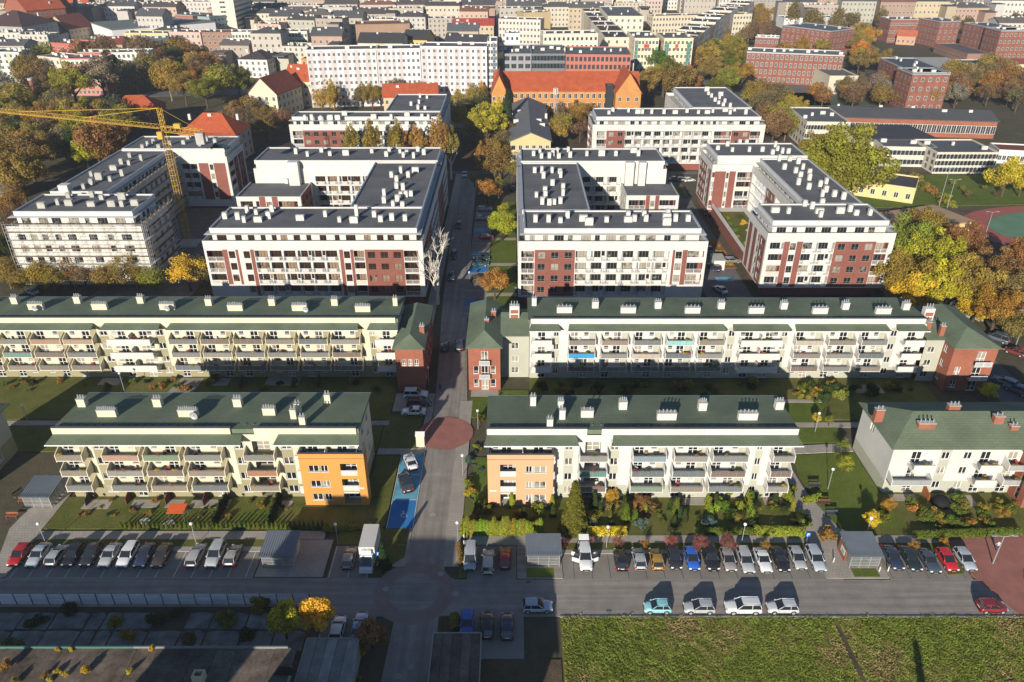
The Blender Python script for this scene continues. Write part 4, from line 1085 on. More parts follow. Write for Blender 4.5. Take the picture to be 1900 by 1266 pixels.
wface(W6, (x0,y0), (x1,y0), [(s(145),s(238),'L',0),(s(240),s(420),'B',0,2),(s(422),s(1270),'T',0),(s(1292),s(1458),'L',0),(s(1462),s(1643),'B',0,2),(s(1645),s(1742),'L',0)], 'g', 2.4, seed=41)
wface(W6, (x0,y1), (x0,y0), [(1,6,'L',0),(7,15,'B',0)], 'g', 2.4, seed=42); facade(W6, (x1,y0), (x1,322), 2.4, ZP, WM); facade(W6, (x1,y1), (x0,y1), 2.4, ZP, WM)
wpent(W6, x0, x1, y0, y1, 'g', seed=43); wground(W6, x0, x1, y0, y1, .5)
wface(W6, (63.5,322), (63.5,y1), [(2,36,'W',0)], 'g', 2.4, seed=44); facade(W6, (x1,322), (63.5,322), 2.4, ZP, WM)
wpent(W6, 63.5, x1, y1, 322, 'g', ins=(.4,.8,.6,3.2), sides='W', seed=45)
wcap(W6, [(x0-.03,x1+.03,y0-.03,y0+.25),(x0-.03,x0+.25,y0+.25,y1)])
wchims(W6, [(262,270),(300,245),(453,250),(545,265,1),(590,265),(680,265),(800,265),(910,265,1),(1025,255),(1137,265),(1225,265,1),(1278,255),(1220,45,1),(1235,80),(1265,105),(1300,145),(1335,170),(1345,120),(1355,90,1),(1395,155),(1380,190),(1448,200),(1400,245,1),(1447,270),(1490,240),(1600,270)], (1080,160), .1895)

# --- the block under construction
x0, x1, y0, y1 = -119.5, -87.6, 168.6, 184.0
W1 = E('apartment_block', (x0,y0,0)); T(W1, 'unfinished white block wrapped in scaffolding at the left', 'apartment block', 'white framed brick apartment blocks')
X = fx(y0, 10); s = lambda p: X(p*.1895)-x0
cols = [(265,1.9),(385,1.5),(495,1.5),(620,1.4),(755,2.0),(960,2.0),(1130,1.4),(1285,2.4)]
ops = [(s(p)-w_/2-.3, s(p)+w_/2-.3, z+.75, z+2.3, 'g3' if w_ > 1.8 else 'g2') for p, w_ in cols for z in ZF if s(p)-w_/2 > .4]
facade(W1, (x0,y0), (x1,y0), .5, ZP-.6, WM, 3, [], ops)
ops = [(q, q+1.5, z+.75, z+2.3, 'g2') for q in (2,5.5,9,12.5) for z in ZF]
facade(W1, (x1,y0), (x1,y1), .5, ZP-.6, WM, 3, [], ops); facade(W1, (x0,y1), (x0,y0), .5, ZP-.6, WM, 3); facade(W1, (x1,y1), (x0,y1), .5, ZP-.6, WM, 3)
wpent(W1, x0, x1, y0, y1, 'g', ins=(2.4,2.6,.4,1.6), seed=51, zc=14.9); 
mx0, mx1 = -118.0, -101.8
ops = [(q, q+1.6, z+.6, z+2.3, 'g2') for q in np.arange(2,40,3.4) for z in ZF]
facade(W1, (mx1,y1), (mx1,226.5), .5, ZP-.4, WM, 3, [], ops); facade(W1, (mx0,226.5), (mx0,y1), .5, ZP-.4, WM, 3)
wpent(W1, mx0, mx1, y1+2, 225.8, 'g', ins=(.4,1.6,.4,.6), sides='E', ztop=18.4, seed=52)
kx1 = -86.4
wface(W1, (mx1,226.4), (kx1,226.4), [(1,6,'T',0),(6.5,9.5,'P',0),(9.7,10.9,'V',0),(11,14.6,'P',0)], 'g', .5, seed=53)
wface(W1, (kx1,226.4), (kx1,242), [(1,5,'L',0),(5.4,9,'B',0,1),(9.6,14.5,'B',0,2)], 'g', .5, seed=54); facade(W1, (kx1,242), (mx0,242), .5, ZP, WM)
wpent(W1, mx0, kx1, 226.4, 242, 'g', ins=(.6,.6,.5,.6), sides='', seed=55)
tower_box(W1, -113.6, 186.4, 2.4, 2.2, 15, 20.2)
wchims(W1, [(250,650,1),(345,630),(410,635,1),(405,590),(540,640,1),(600,600),(545,585),(660,640,1),(720,640),(720,600,1),(795,635,1),(495,535),(540,510),(540,460),(585,480,1),(650,490),(670,425,1),(715,390),(720,460),(760,395),(765,350),(833,370),
    (840,300),(870,285),(905,270),(935,300),(1000,280),(1080,275),(1105,245),(1175,285),(1215,255),(1265,270)], (0,180), .316, body=CONCR)
# scaffolding
SC = E('scaffolding', (x0,y0,0)); T(SC, 'steel scaffolding with timber decks around the unfinished white block', 'scaffolding')
def scaff(x0_, y0_, x1_, y1_, off):
    d = Vector((x1_-x0_, y1_-y0_)); L = d.length; d.normalize(); n = Vector((d.y, -d.x)); k = int(L/2.4)
    b = MB(); rl = SC.location
    for q in range(k+1):
        for o in (off, off+.9):
            p = Vector((x0_, y0_)) + d*(L*q/k) + n*o; b.tube((p.x-rl.x,p.y-rl.y,0), (p.x-rl.x,p.y-rl.y,17.0), .045, 4, cap=False)
    for z in np.arange(2.2, 17, 1.02):
        p = Vector((x0_, y0_)) + n*(off+.9); q_ = p + d*L; b.tube((p.x-rl.x,p.y-rl.y,z), (q_.x-rl.x,q_.y-rl.y,z), .035, 4, cap=False)
    for q in range(0, k, 3):
        for z in np.arange(0, 15, 2.05):
            p = Vector((x0_, y0_)) + d*(L*q/k) + n*(off+.95); q_ = Vector((x0_, y0_)) + d*(L*(q+1)/k) + n*(off+.95)
            b.tube((p.x-rl.x,p.y-rl.y,z), (q_.x-rl.x,q_.y-rl.y,z+2.05), .03, 4, cap=False)
    O('pole_frame', b.mesh('pole_frame', STEEL), SC)
    for z in np.arange(2.1, 16.5, 2.05):
        b = MB(); p = Vector((x0_, y0_)) + n*(off+.05); q_ = p + d*L
        a = Vector((p.x, p.y)); c = Vector((q_.x, q_.y)); a2 = a + n*.8; c2 = c + n*.8
        pts = [(v.x-rl.x, v.y-rl.y) for v in (a2, c2, c, a)]
        b.prism(pts, z, z+.05, bottom=True); O('deck', b.mesh('deck', WOOD if int(z) % 3 else CONCR), SC)
scaff(x0, y0, x1+1, y0, .35); scaff(x1, y0, x1, y1+.5, .35); scaff(mx1, y1+3, mx1, 226, .3)
# ------------------------------------------------------------------ buildings of the town behind
_cm = {}
def cmat(c, base='wall'):
    k = (tuple(round(x,2) for x in c), base)
    if k not in _cm: _cm[k] = mat('painted_render', c, var=.08, scale=.15, var2=.05, scale2=1.5)
    return _cm[k]
FARFR = mat('far_frame', (.62,.60,.56), var=.1)
def fb(name, label, A, B, h, depth, wall, roof=ASPHROOF, rtype='flat', floors=4, cols=0, rise=3.5, cat='building', group=None, chim=4, zones=None, ww=1.15, wh=1.6, frame=True, side=True, world=False, fh=None, dark=False, eave=.5):
    """front eave runs from A to B (photo survey points at height h, or world points), building reaches `depth` back"""
    a = Vector(A if world else G(A[0], A[1], h)); c = Vector(B if world else G(B[0], B[1], h))
    d = c-a; L = d.length; rz = math.atan2(d.y, d.x)
    root = E(name, (a.x, a.y, 0), rz); T(root, label, cat, group)
    wm = wall if not isinstance(wall, tuple) else cmat(wall)
    mats = [wm] + ([cmat(z[4]) if isinstance(z[4], tuple) else z[4] for z in zones] if zones else [])
    b = MB()
    if zones:
        ss = sorted({0., L} | {z[0]*L for z in zones} | {z[1]*L for z in zones}); zz = sorted({0., h} | {z[2]*h for z in zones} | {z[3]*h for z in zones})
        for i in range(len(ss)-1):
            for j in range(len(zz)-1):
                m = 0; sm = (ss[i]+ss[i+1])/2/L; zm = (zz[j]+zz[j+1])/2/h
                for k, z in enumerate(zones):
                    if z[0] < sm < z[1] and z[2] < zm < z[3]: m = k+1
                b.quad((ss[i],0,zz[j]), (ss[i+1],0,zz[j]), (ss[i+1],0,zz[j+1]), (ss[i],0,zz[j+1]), m)
    else: b.quad((0,0,0), (L,0,0), (L,0,h), (0,0,h))
    b.quad((L,0,0), (L,depth,0), (L,depth,h), (L,0,h)); b.quad((L,depth,0), (0,depth,0), (0,depth,h), (L,depth,h)); b.quad((0,depth,0), (0,0,0), (0,0,h), (0,depth,h))
    zr = h
    if rtype == 'gable': b.tri((0,depth,h), (0,0,h), (0,depth/2,h+rise)); b.tri((L,0,h), (L,depth,h), (L,depth/2,h+rise))
    if rtype == 'gablef': b.tri((0,0,h), (L,0,h), (L/2,0,h+rise)); b.tri((L,depth,h), (0,depth,h), (L/2,depth,h+rise))
    O('wall', b.mesh('wall', mats), root)
    b = MB(); o = eave; t = .25
    if rtype == 'flat':
        b.box(.25, L-.25, .25, depth-.25, h-.6, h-.35)
        b2 = MB()
        for q in ((-.08,L+.08,-.08,.25), (-.08,L+.08,depth-.25,depth+.08), (-.08,.25,.25,depth-.25), (L-.25,L+.08,.25,depth-.25)): b2.box(*q, h-.5, h+.08)
        O('coping', b2.mesh('coping', GREYMETAL if not isinstance(wall, tuple) else wm), root)
    elif rtype == 'gable':
        m = depth/2; e = -o*rise/m
        b.hexa([(-o,-o,h+e),(L+o,-o,h+e),(L+o,m,h+rise),(-o,m,h+rise)], [(-o,-o,h+e+t),(L+o,-o,h+e+t),(L+o,m,h+rise+t),(-o,m,h+rise+t)])
        b.hexa([(-o,m,h+rise),(L+o,m,h+rise),(L+o,depth+o,h+e),(-o,depth+o,h+e)], [(-o,m,h+rise+t),(L+o,m,h+rise+t),(L+o,depth+o,h+e+t),(-o,depth+o,h+e+t)])
    elif rtype == 'gablef':
        m = L/2; e = -o*rise/m
        b.hexa([(-o,-o,h+e),(m,-o,h+rise),(m,depth+o,h+rise),(-o,depth+o,h+e)], [(-o,-o,h+e+t),(m,-o,h+rise+t),(m,depth+o,h+rise+t),(-o,depth+o,h+e+t)])
        b.hexa([(m,-o,h+rise),(L+o,-o,h+e),(L+o,depth+o,h+e),(m,depth+o,h+rise)], [(m,-o,h+rise+t),(L+o,-o,h+e+t),(L+o,depth+o,h+e+t),(m,depth+o,h+rise+t)])
    elif rtype == 'hip':
        hip_roof(b, 0, L, 0, depth, h+.12, h+rise, o, 'x' if L > depth else 'y', min(L,depth)*.5+o, min(L,depth)*.5+o)
    elif rtype == 'mono':
        b.hexa([(-o,-o,h),(L+o,-o,h),(L+o,depth+o,h),(-o,depth+o,h)], [(-o,-o,h+rise),(L+o,-o,h+rise),(L+o,depth+o,h+.3),(-o,depth+o,h+.3)])
    O('roof', b.mesh('roof', roof if not isinstance(roof, tuple) else cmat(roof)), root)
    # windows: real frames and panes standing on the wall
    if floors:
        n = cols or max(2, int(L/3.0)); fh_ = fh or (h-.6)/floors
        b = MB()
        def wrow(f, Lx, k):
            for r_ in range(floors):
                z = .9 + r_*fh_ + (fh_-3)*.3
                for q in range(k):
                    s_ = Lx*(q+.5)/k
                    if frame: f(s_-ww/2-.12, s_+ww/2+.12, z-.12, z+wh+.12, .03, 0)
                    f(s_-ww/2, s_+ww/2, z, z+wh, .05, 1)
                    f(s_-.05, s_+.05, z, z+wh, .07, 0)
        wrow(lambda s0, s1, z0, z1, dp, m: b.quad((s0,-dp,z0), (s1,-dp,z0), (s1,-dp,z1), (s0,-dp,z1), m), L, n)
        if side:
            kd = max(1, int(depth/3.6))
            wrow(lambda s0, s1, z0, z1, dp, m: b.quad((L+dp,s0,z0), (L+dp,s1,z0), (L+dp,s1,z1), (L+dp,s0,z1), m), depth, kd)
            wrow(lambda s0, s1, z0, z1, dp, m: b.quad((-dp,s1,z0), (-dp,s0,z0), (-dp,s0,z1), (-dp,s1,z1), m), depth, kd)
        wo = O('window_grid', b.mesh('window_grid', [FARFR if frame else DKMETAL, FARGLASS]), root); wo['kind'] = 'stuff'
    rr = random.Random(int(abs(a.x*7+a.y*13)))
    for q in range(chim):
        s_ = L*(q+.5+rr.uniform(-.3,.3))/max(chim,1); y_ = depth*(.5+rr.uniform(-.22,.22))
        zz = h-.4 if rtype in ('flat','mono') else h + rise*max(0, 1-abs(y_-depth/2)/(depth/2))*(.9 if rtype != 'gablef' else .4)
        kx = (rr.choice((.9,1.4,2.0)), rr.choice((.7,.9)), 1.3)
        me = cached(('fch',)+kx, lambda: (lambda m_: (m_.box(-kx[0]/2,kx[0]/2,-kx[1]/2,kx[1]/2,-.8,kx[2]), m_.mesh('chimney', WHITE))[1])(MB()))
        O('chimney', me, root, (s_, y_, zz))
    return root
TN = 'old town houses behind the trees'
fb('tenement', 'white and green house at left edge behind the trees', (-30,96),(34,97), 16, 12, (.62,.64,.58), floors=5, group=TN, zones=[(.2,.36,0,1,(.42,.5,.3)),(.6,.75,0,1,(.45,.5,.35))])
fb('tenement', 'beige house end beside the pink and white fronted house', (69,104),(110,108), 18, 13, (.62,.54,.44), floors=5, cols=4, group=TN)
fb('tenement', 'pink brick house front with white window bands', (112,109),(186,109), 18, 13, (.52,.22,.17), floors=5, cols=9, group=TN, zones=[(0,1,.86,.98,(.68,.58,.52)),(0,1,.60,.66,(.7,.65,.6)),(0,1,.4,.46,(.7,.65,.6))])
fb('tenement', 'white house with small windows right of the pink house', (206,98),(276,96), 16, 12, (.70,.71,.68), floors=5, cols=8, group=TN)
fb('tenement', 'brown house with red parapet behind the pink house', (143,97),(205,97), 16, 11, (.42,.33,.26), floors=4, group=TN, zones=[(0,1,.8,.97,(.5,.1,.07))])
fb('tenement', 'red and white house with flat roof in second row', (94,79),(136,82), 17, 14, (.48,.13,.10), floors=4, group=TN)
fb('tenement', 'yellowish house with dark roof in second row at left', (147,74),(175,75), 15, 14, (.56,.46,.26), floors=4, group=TN)
fb('tenement', 'red roofed low house left of the pink tenement', (176,83),(226,82), 13, 14, (.50,.36,.26), DKREDROOF, 'gable', 3, group=TN)
fb('tenement', 'brown house with dark roof and white chimneys in second row', (254,82),(312,80), 15, 14, (.46,.36,.28), ASPHROOF, 'gable', 4, rise=3, group=TN)
fb('tenement', 'yellow tenement with many chimneys left of the pink tenement', (229,61),(311,62), 18, 12, (.62,.52,.30), floors=5, group=TN)
fb('tenement', 'pink tenement with brown cornice in the middle row', (313,59),(371,60.5), 19, 13, (.60,.40,.34), floors=5, group=TN)
fb('tenement', 'brown brick tenement between pink tenement and yellow slab', (372,60),(428,60), 19, 13, (.30,.18,.13), floors=5, group=TN)
fb('apartment_slab', 'long white and yellow slab with loggias', (429,60),(569,58), 19, 12, (.72,.68,.58), floors=5, cols=24, group=TN, zones=[(.17,.38,.12,.75,(.68,.48,.12)),(.6,.64,.1,.75,(.4,.3,.3)),(.78,1,.12,.75,(.70,.49,.14))], chim=7)
fb('school', 'low white school with dark roof behind the park', (384,98),(467,100), 9, 14, (.68,.66,.62), ASPHROOF, 'flat', 3, 14, chim=3, cat='school')
fb('house', 'white house with dark hipped roof behind the gabled villa', (441,110),(495,111), 10, 22, (.68,.65,.62), (.06,.05,.055), 'hip', 3, rise=3.5, cat='house')
fb('office_tower', 'tall cream tower cut off by the top picture edge', (383,-38),(426,-38), 40, 40, (.66,.60,.50), floors=12, cols=1, cat='tower', chim=0, side=True, ww=4, wh=1.2)
fb('school', 'red brick building with rounded window rows left of the tower', (324,27),(357,29), 17, 20, BRICKR, floors=4, cols=7, cat='school')
fb('office', 'glass fronted annex between brick building and tower', (358,30),(388,32), 16, 18, (.25,.33,.33), floors=4, cols=8, ww=1.8, chim=1)
fb('hall', 'large white hall with grey roof at upper left', (169,43),(207,56), 14, 70, (.70,.70,.70), (.16,.18,.17), 'mono', 1, 1, rise=.6, chim=7, cat='hall')
fb('hall', 'low pale wall building in front of the white hall', (152,60),(228,62), 7, 10, (.52,.56,.50), floors=1, cols=12, cat='hall', ww=2.6, wh=2.5)
CH = 'red brick court buildings at upper left'
fb('court_building', 'red brick court block with steep gables at upper left corner', (8,14),(48,20), 24, 26, BRICKR, REDROOF, 'gablef', 5, rise=12, chim=2, group=CH)
fb('court_building', 'red brick court wing with large tiled roof', (48,22),(100,24), 19, 20, BRICKR, REDROOF, 'gable', 4, rise=12, chim=3, group=CH)
fb('court_building', 'red brick court wing with tiled roof ending at the church spire', (98,20),(160,20), 16, 22, BRICKR, REDROOF, 'gable', 3, rise=11, chim=2, group=CH)
fb('court_building', 'low house with red gabled roof below the court buildings', (86,52),(128,54), 12, 22, (.55,.42,.28), DKREDROOF, 'gablef', 3, rise=8, chim=3, group=CH)
fb('office', 'grey house with dark hipped roof at the left edge', (-40,47),(40,50), 18, 30, (.34,.34,.34), (.075,.045,.045), 'hip', 4, 14, rise=8, chim=3)
fb('house', 'low house with large dark hipped roof', (43,66),(102,66), 10, 34, (.3,.3,.3), (.055,.04,.045), 'hip', 2, rise=9, chim=2, cat='house')
tw = E('church_spire', (*G(150,44,10),0)); T(tw, 'slender grey spire on stone turret beside the red court roofs', 'tower')
b = MB(); b.box(-3,3,-3,3,0,14); O('turret', b.mesh('turret', cmat((.40,.36,.30))), tw)
b = MB(); b.tube((0,0,14),(0,0,34),3.2,8,.15); O('spire', b.mesh('spire', cmat((.13,.14,.16))), tw)
# villas with red roofs near the park
VG = 'red roofed villas'
fb('villa', 'cream villa with red brick edged gable', (461,172),(513,175), 11, 22, (.66,.58,.42), DKREDROOF, 'gablef', 3, 4, rise=6.5, group=VG, cat='house', chim=2)
fb('villa', 'cream villa wing with red roof and dormer', (528,149),(592,151), 12, 15, (.64,.57,.42), REDROOF, 'gable', 3, 6, rise=6, group=VG, cat='house')
fb('villa', 'brick house with red hipped roof behind the crane jib', (200,206),(293,203), 7.5, 13, BRICKR, REDROOF, 'hip', 2, 8, rise=5, group=VG, cat='house', chim=1)
v = fb('villa', 'brick and cream villa with steep orange roof beside the unfinished block', (333,250),(437,252), 10, 14, (.55,.44,.34), REDROOF, 'hip', 3, 6, rise=6.5, group=VG, cat='house', chim=3)
fb('shed', 'low dark roofed shed at the foot of the brick chimney', (78,236),(128,238), 4, 9, (.3,.28,.26), (.06,.06,.07), 'gable', 1, rise=2, cat='shed', chim=0)
fb('shed', 'small pale gabled shed left of the brick house', (138,232),(165,233), 4, 9, (.5,.48,.42), (.07,.07,.08), 'gable', 1, rise=2, cat='shed', chim=0)
fb('shed', 'grey roofed shed among trees at the left edge', (-20,355),(18,352), 4, 10, (.3,.3,.3), (.1,.11,.11), 'gable', 1, rise=1.5, cat='shed', chim=0)
x, y = G(78,222,0)
cs = E('factory_chimney', (x,y,0)); T(cs, 'round red brick factory chimney rising from the trees at left', 'chimney')
b = MB(); b.tube((0,0,0),(0,0,17),1.15,14,.8); O('shaft', b.mesh('shaft', BRICKR, True), cs); b = MB(); b.tube((0,0,17),(0,0,17.9),1.15,14,1.15); O('crown', b.mesh('crown', CONCR), cs)
# long slabs behind the street
SL = 'tall slabs behind the red roofed school'
zn = [(k/6+.01, k/6+.09, 0, 1, (.50,.46,.47)) for k in range(6)]
fb('apartment_slab', 'long pale grey slab, left half, with staggered fronts', (567,93),(697,91), 26, 13, (.66,.63,.63), floors=8, cols=14, ww=1.0, wh=1.3, group=SL, zones=zn, chim=3)
fb('apartment_slab', 'long pale grey slab, middle part beside the bay tower', (698,91),(779,90), 26, 13, (.68,.65,.65), floors=8, cols=9, ww=1.0, wh=1.3, group=SL, zones=zn[:4], chim=2)
fb('apartment_slab', 'pale grey slab with rounded balconies right of the joint', (780,86),(903,87), 27, 14, (.70,.66,.67), floors=9, cols=12, ww=1.0, wh=1.3, group=SL, zones=zn, chim=3)
fb('office', 'narrow white stair tower with blue glass slot', (904,77),(922,77), 29, 16, (.68,.68,.68), floors=10, cols=3, group=SL, chim=1, zones=[(.55,.85,0,1,(.05,.10,.22))])
fb('house', 'orange fronted house at the left end of the pale slab', (559,109),(606,110), 20, 8, (.66,.22,.06), floors=6, cols=6, chim=0, zones=[(.3,.6,.2,.95,(.65,.48,.08))], cat='house')
fb('office', 'grey panelled modern block', (934,100),(986,100), 22, 30, (.30,.30,.32), floors=6, cols=4, ww=2.4, wh=2.0, frame=False, group='modern blocks behind the school', chim=5)
fb('office', 'dark glass middle part of the modern block', (987,100),(1049,100), 22, 30, (.17,.19,.20), floors=6, cols=10, ww=1.9, wh=2.2, frame=False, group='modern blocks behind the school', chim=4)
fb('office', 'brick red modern block with french windows', (1050,101),(1171,102), 22, 26, (.42,.16,.12), floors=6, cols=15, ww=1.3, wh=2.0, frame=False, group='modern blocks behind the school', chim=6)
fb('house', 'small white cube in front of the brick red modern block', (1144,117),(1176,118), 17, 10, (.72,.72,.70), floors=4, cols=3, cat='house', chim=0, frame=False)
fb('apartment_block', 'white block with black balconies behind the grey modern block', (937,62),(964,62), 25, 14, (.76,.74,.68), floors=6, cols=3, frame=False, group='modern blocks behind the school', chim=3)
fb('apartment_block', 'cream block with balconies behind the brick red modern block', (1008,63),(1110,62), 25, 14, (.66,.60,.50), floors=6, cols=12, frame=False, group='modern blocks behind the school', chim=6)
fb('tenement', 'mint and yellow tenement with dark tiled roof behind the slab', (664,79),(747,80), 20, 16, (.52,.58,.46), (.05,.05,.055), 'gable', 5, 12, rise=4, group=TN, zones=[(.42,.6,0,1,(.66,.46,.14))])
fb('tenement', 'yellow tenement with dark roof behind the slab', (748,73),(792,74), 20, 16, (.68,.46,.15), (.05,.05,.055), 'gable', 5, 6, rise=4, group=TN)
fb('tenement', 'white low house behind the rounded balcony slab', (826,78),(903,79), 20, 14, (.66,.62,.56), (.06,.06,.065), 'gable', 5, 9, rise=3, group=TN)
fb('tenement', 'windowless brown brick fire wall with a few small windows', (659,46),(760,44), 20, 20, (.34,.22,.15), (.2,.12,.09), 'flat', 1, 8, fh=8, ww=.8, wh=1, group=TN, chim=2, side=False)
fb('tenement', 'pale pink tenement with long white front row', (925,35),(1003,37), 20, 14, (.62,.54,.48), floors=5, cols=12, group=TN)
fb('tenement', 'grey windowless wall house behind the pink tenement', (927,16),(971,15), 20, 14, (.46,.43,.37), floors=4, cols=5, group=TN)
fb('tenement', 'ochre gabled fire wall house', (972,24),(1022,22), 20, 14, (.46,.36,.20), floors=0, group=TN)
fb('tenement', 'tenement with red tiled mansard roof in front of bare trees', (840,47),(916,47), 16, 12, (.50,.42,.28), (.36,.06,.045), 'gable', 4, 9, rise=3.5, group=TN)
# red-roofed school with orange brick
SG = 'orange brick school with red roofs'
fb('school', 'long orange brick school with red tiled roof', (918,168),(1186,168), 12.5, 17, BRICKO, REDROOF, 'gable', 3, 24, rise=6.5, group=SG, cat='school', chim=4, ww=1.3, wh=2.0)
fb('school', 'left gabled pavilion of the orange brick school', (912,171),(940,171), 13.5, 20, BRICKO, REDROOF, 'gablef', 3, 3, rise=7, group=SG, cat='school', chim=1)
fb('school', 'right gabled pavilion of the orange brick school', (1143,172),(1190,172), 13.5, 20, BRICKO, REDROOF, 'gablef', 3, 3, rise=8, group=SG, cat='school', chim=1)
fb('stair_tower', 'black glass stair tower on the orange brick school', (1126,160),(1139,160), 15, 6, (.03,.035,.04), floors=0, cat='tower', chim=0)
fb('house', 'red roofed low house behind the back left block', (711,180),(812,178), 8, 12, (.56,.46,.30), REDROOF, 'gable', 2, rise=4.5, cat='house', chim=2)
g = fb('hall', 'grey roofed hall carrying a radio mast', G(947,262,8), G(1022,262,8), 8, 62, (.58,.47,.24), (.15,.155,.17), 'gablef', 2, 6, rise=3.0, cat='hall', chim=10, world=True)
x, y = G(1030,205,11)
rm = E('radio_mast', (x,y,11)); T(rm, 'thin lattice radio mast on the grey hall roof', 'mast')
b = MB()
for k in range(3):
    a0 = 2.1*k; b.tube((.7*math.cos(a0),.7*math.sin(a0),-1), (.3*math.cos(a0),.3*math.sin(a0),9), .09, 4)
    for z in range(0,9): b.tube((.6*math.cos(a0),.6*math.sin(a0),z), (.55*math.cos(a0+2.1),.55*math.sin(a0+2.1),z+1), .05, 3)
    b.tube((4.5*math.cos(a0+.5),4.5*math.sin(a0+.5),-1.2), (0,0,6), .05, 3)
O('lattice', b.mesh('lattice', STEEL), rm)
for k in range(3):
    a0 = 2.1*k+.4; b = MB(); b.box(-.2,.2,-.15,.15,6.3,8.6); O('antenna_panel', b.mesh('antenna_panel', WHITE), rm, (.75*math.cos(a0), .75*math.sin(a0), 0), a0)
# corner tenements on the avenue
AV = 'tenements along the avenue'
fb('tenement', 'cream corner house with red sign and green nets, left', (1178,71),(1223,71), 22, 30, (.70,.60,.42), floors=6, cols=7, group=AV, zones=[(.02,.16,0,.95,(.05,.24,.17)),(.88,1,0,.8,(.06,.25,.18)),(.4,.62,.72,.86,(.45,.07,.05))])
fb('tenement', 'cream corner house with red sign and green nets, right', (1233,71),(1287,71), 22, 26, (.68,.58,.40), floors=6, cols=7, group=AV, zones=[(.02,.18,0,.9,(.05,.22,.17)),(.4,.5,.72,.86,(.45,.07,.05)),(.8,.95,0,.9,(.06,.2,.17))])
def strip(p0, p1, h, n, depth, cols_, lab, grp, r=(.06,.06,.068), floors=5):
    """row of houses wall to wall along a line from p0 to p1 (survey points at height h)"""
    a = Vector(G(*p0, h)); c = Vector(G(*p1, h))
    for k in range(n):
        p = a + (c-a)*(k/n); q = a + (c-a)*((k+1)/n-.004)
        hh = h + rng.uniform(-1.2,1.2); cc = cols_[k % len(cols_)]
        fb('tenement', '%s, %s from the near end' % (lab, nth(k)), p, q, hh, depth, cc, r, rng.choice(('flat','gable','flat')), floors, rise=2.5, group=grp, world=True, chim=3)
PAL = [(.62,.55,.44), (.55,.47,.38), (.66,.60,.52), (.50,.42,.36), (.60,.50,.34), (.64,.60,.56), (.52,.36,.28), (.58,.56,.46), (.68,.64,.58), (.45,.40,.34)]
strip((1168,68),(1112,12), 20, 6, 14, PAL, 'pale tenement lining the narrow street', AV)
strip((1285,73),(1345,30), 21, 6, 16, PAL[3:], 'tenement along the avenue beyond the right corner house', AV)
strip((1345,30),(1400,2), 21, 5, 16, PAL[1:], 'far tenement along the avenue', AV)
fb('tenement', 'long beige tenement closing the block behind the corner houses', (1212,30),(1396,26), 19, 13, (.60,.52,.38), floors=5, cols=32, group=AV, chim=9)
fb('tenement', 'wide white sided tenement at the narrow street corner', (1112,12),(1128,30), 22, 24, (.62,.58,.48), floors=5, cols=10, group=AV)
# barracks, school and halls at the right
BG = 'red brick barracks'
fb('barracks', 'long red brick barracks with arched white windows', (1386,96),(1567,103), 16, 17, BRICKB, (.15,.16,.15), 'flat', 4, 20, group=BG, cat='barracks', ww=1.0, wh=2.0, chim=9)
fb('barracks', 'red brick barracks behind orange trees in the middle', (1452,47),(1542,58), 16, 26, BRICKB, (.10,.12,.14), 'flat', 4, 10, group=BG, cat='barracks', chim=4)
fb('barracks', 'tall red brick barracks with brick chimneys at right', (1694,137),(1764,137), 17, 16, BRICKB, (.075,.085,.10), 'flat', 4, 5, group=BG, cat='barracks', chim=2)
p = G(1633,107,17); q = G(1694,134,17)
fb('barracks', 'long wing of the right brick barracks facing left', p, q, 17, 17, BRICKB, (.075,.085,.10), 'flat', 4, 9, group=BG, cat='barracks', chim=6, world=True)
fb('barracks', 'dark red barracks with white window rows at upper right', (1790,42),(1866,56), 17, 18, BRICKD, (.09,.11,.13), 'flat', 4, 9, group=BG, cat='barracks')
fb('barracks', 'bright red barracks cut by the right picture edge', (1858,57),(1925,57), 17, 18, BRICKB, (.09,.11,.13), 'flat', 4, 8, group=BG, cat='barracks')
fb('barracks', 'red brick barracks with white windows near the upper edge', (1654,36),(1705,36), 16, 18, BRICKB, (.2,.1,.09), 'flat', 3, 10, group=BG, cat='barracks')
fb('barracks', 'dark brick barracks with steps between the upper right trees', (1706,33),(1745,40), 17, 16, BRICKD, (.09,.10,.12), 'flat', 4, 6, group=BG, cat='barracks')
fb('barracks', 'small red brick house with white roof parts near the avenue', (1402,68),(1446,70), 14, 10, BRICKB, (.5,.5,.5), 'flat', 3, 6, group=BG, cat='barracks')
fb('hall', 'white flat hall left of the dark trees', (1456,34),(1490,34), 8, 20, (.7,.7,.7), floors=0, cat='hall', chim=3); fb('hall', 'white cube hall right of the dark trees', (1518,30),(1548,34), 12, 16, (.7,.7,.68), floors=0, cat='hall', chim=1)
fb('hall', 'beige gymnasium with grey flat roof among sports courts', (1540,141),(1593,141), 9, 28, (.60,.55,.42), (.13,.13,.125), 'flat', 0, cat='hall', chim=0)
fb('hall', 'low red roofed house by the walled yard', (1665,66),(1700,68), 6, 14, (.5,.3,.2), (.50,.15,.08), 'gable', 1, rise=3, cat='hall', chim=0)
fb('hall', 'long low hall with brown wall and white end in the walled yard', (1735,80),(1796,100), 6, 14, (.30,.16,.12), (.10,.10,.11), 'flat', 1, 18, cat='hall', chim=0)
fb('hall', 'low pale hall with dark roof behind the brown trees', (1790,118),(1872,118), 6, 14, (.58,.52,.38), (.10,.11,.12), 'flat', 1, 12, cat='hall', chim=0)
fb('shed', 'small pale shed with red roof at the right edge', (1886,118),(1930,119), 5, 8, (.55,.48,.36), DKREDROOF, 'gable', 1, rise=2, cat='shed', chim=0)
SCG = 'beige school buildings at right'
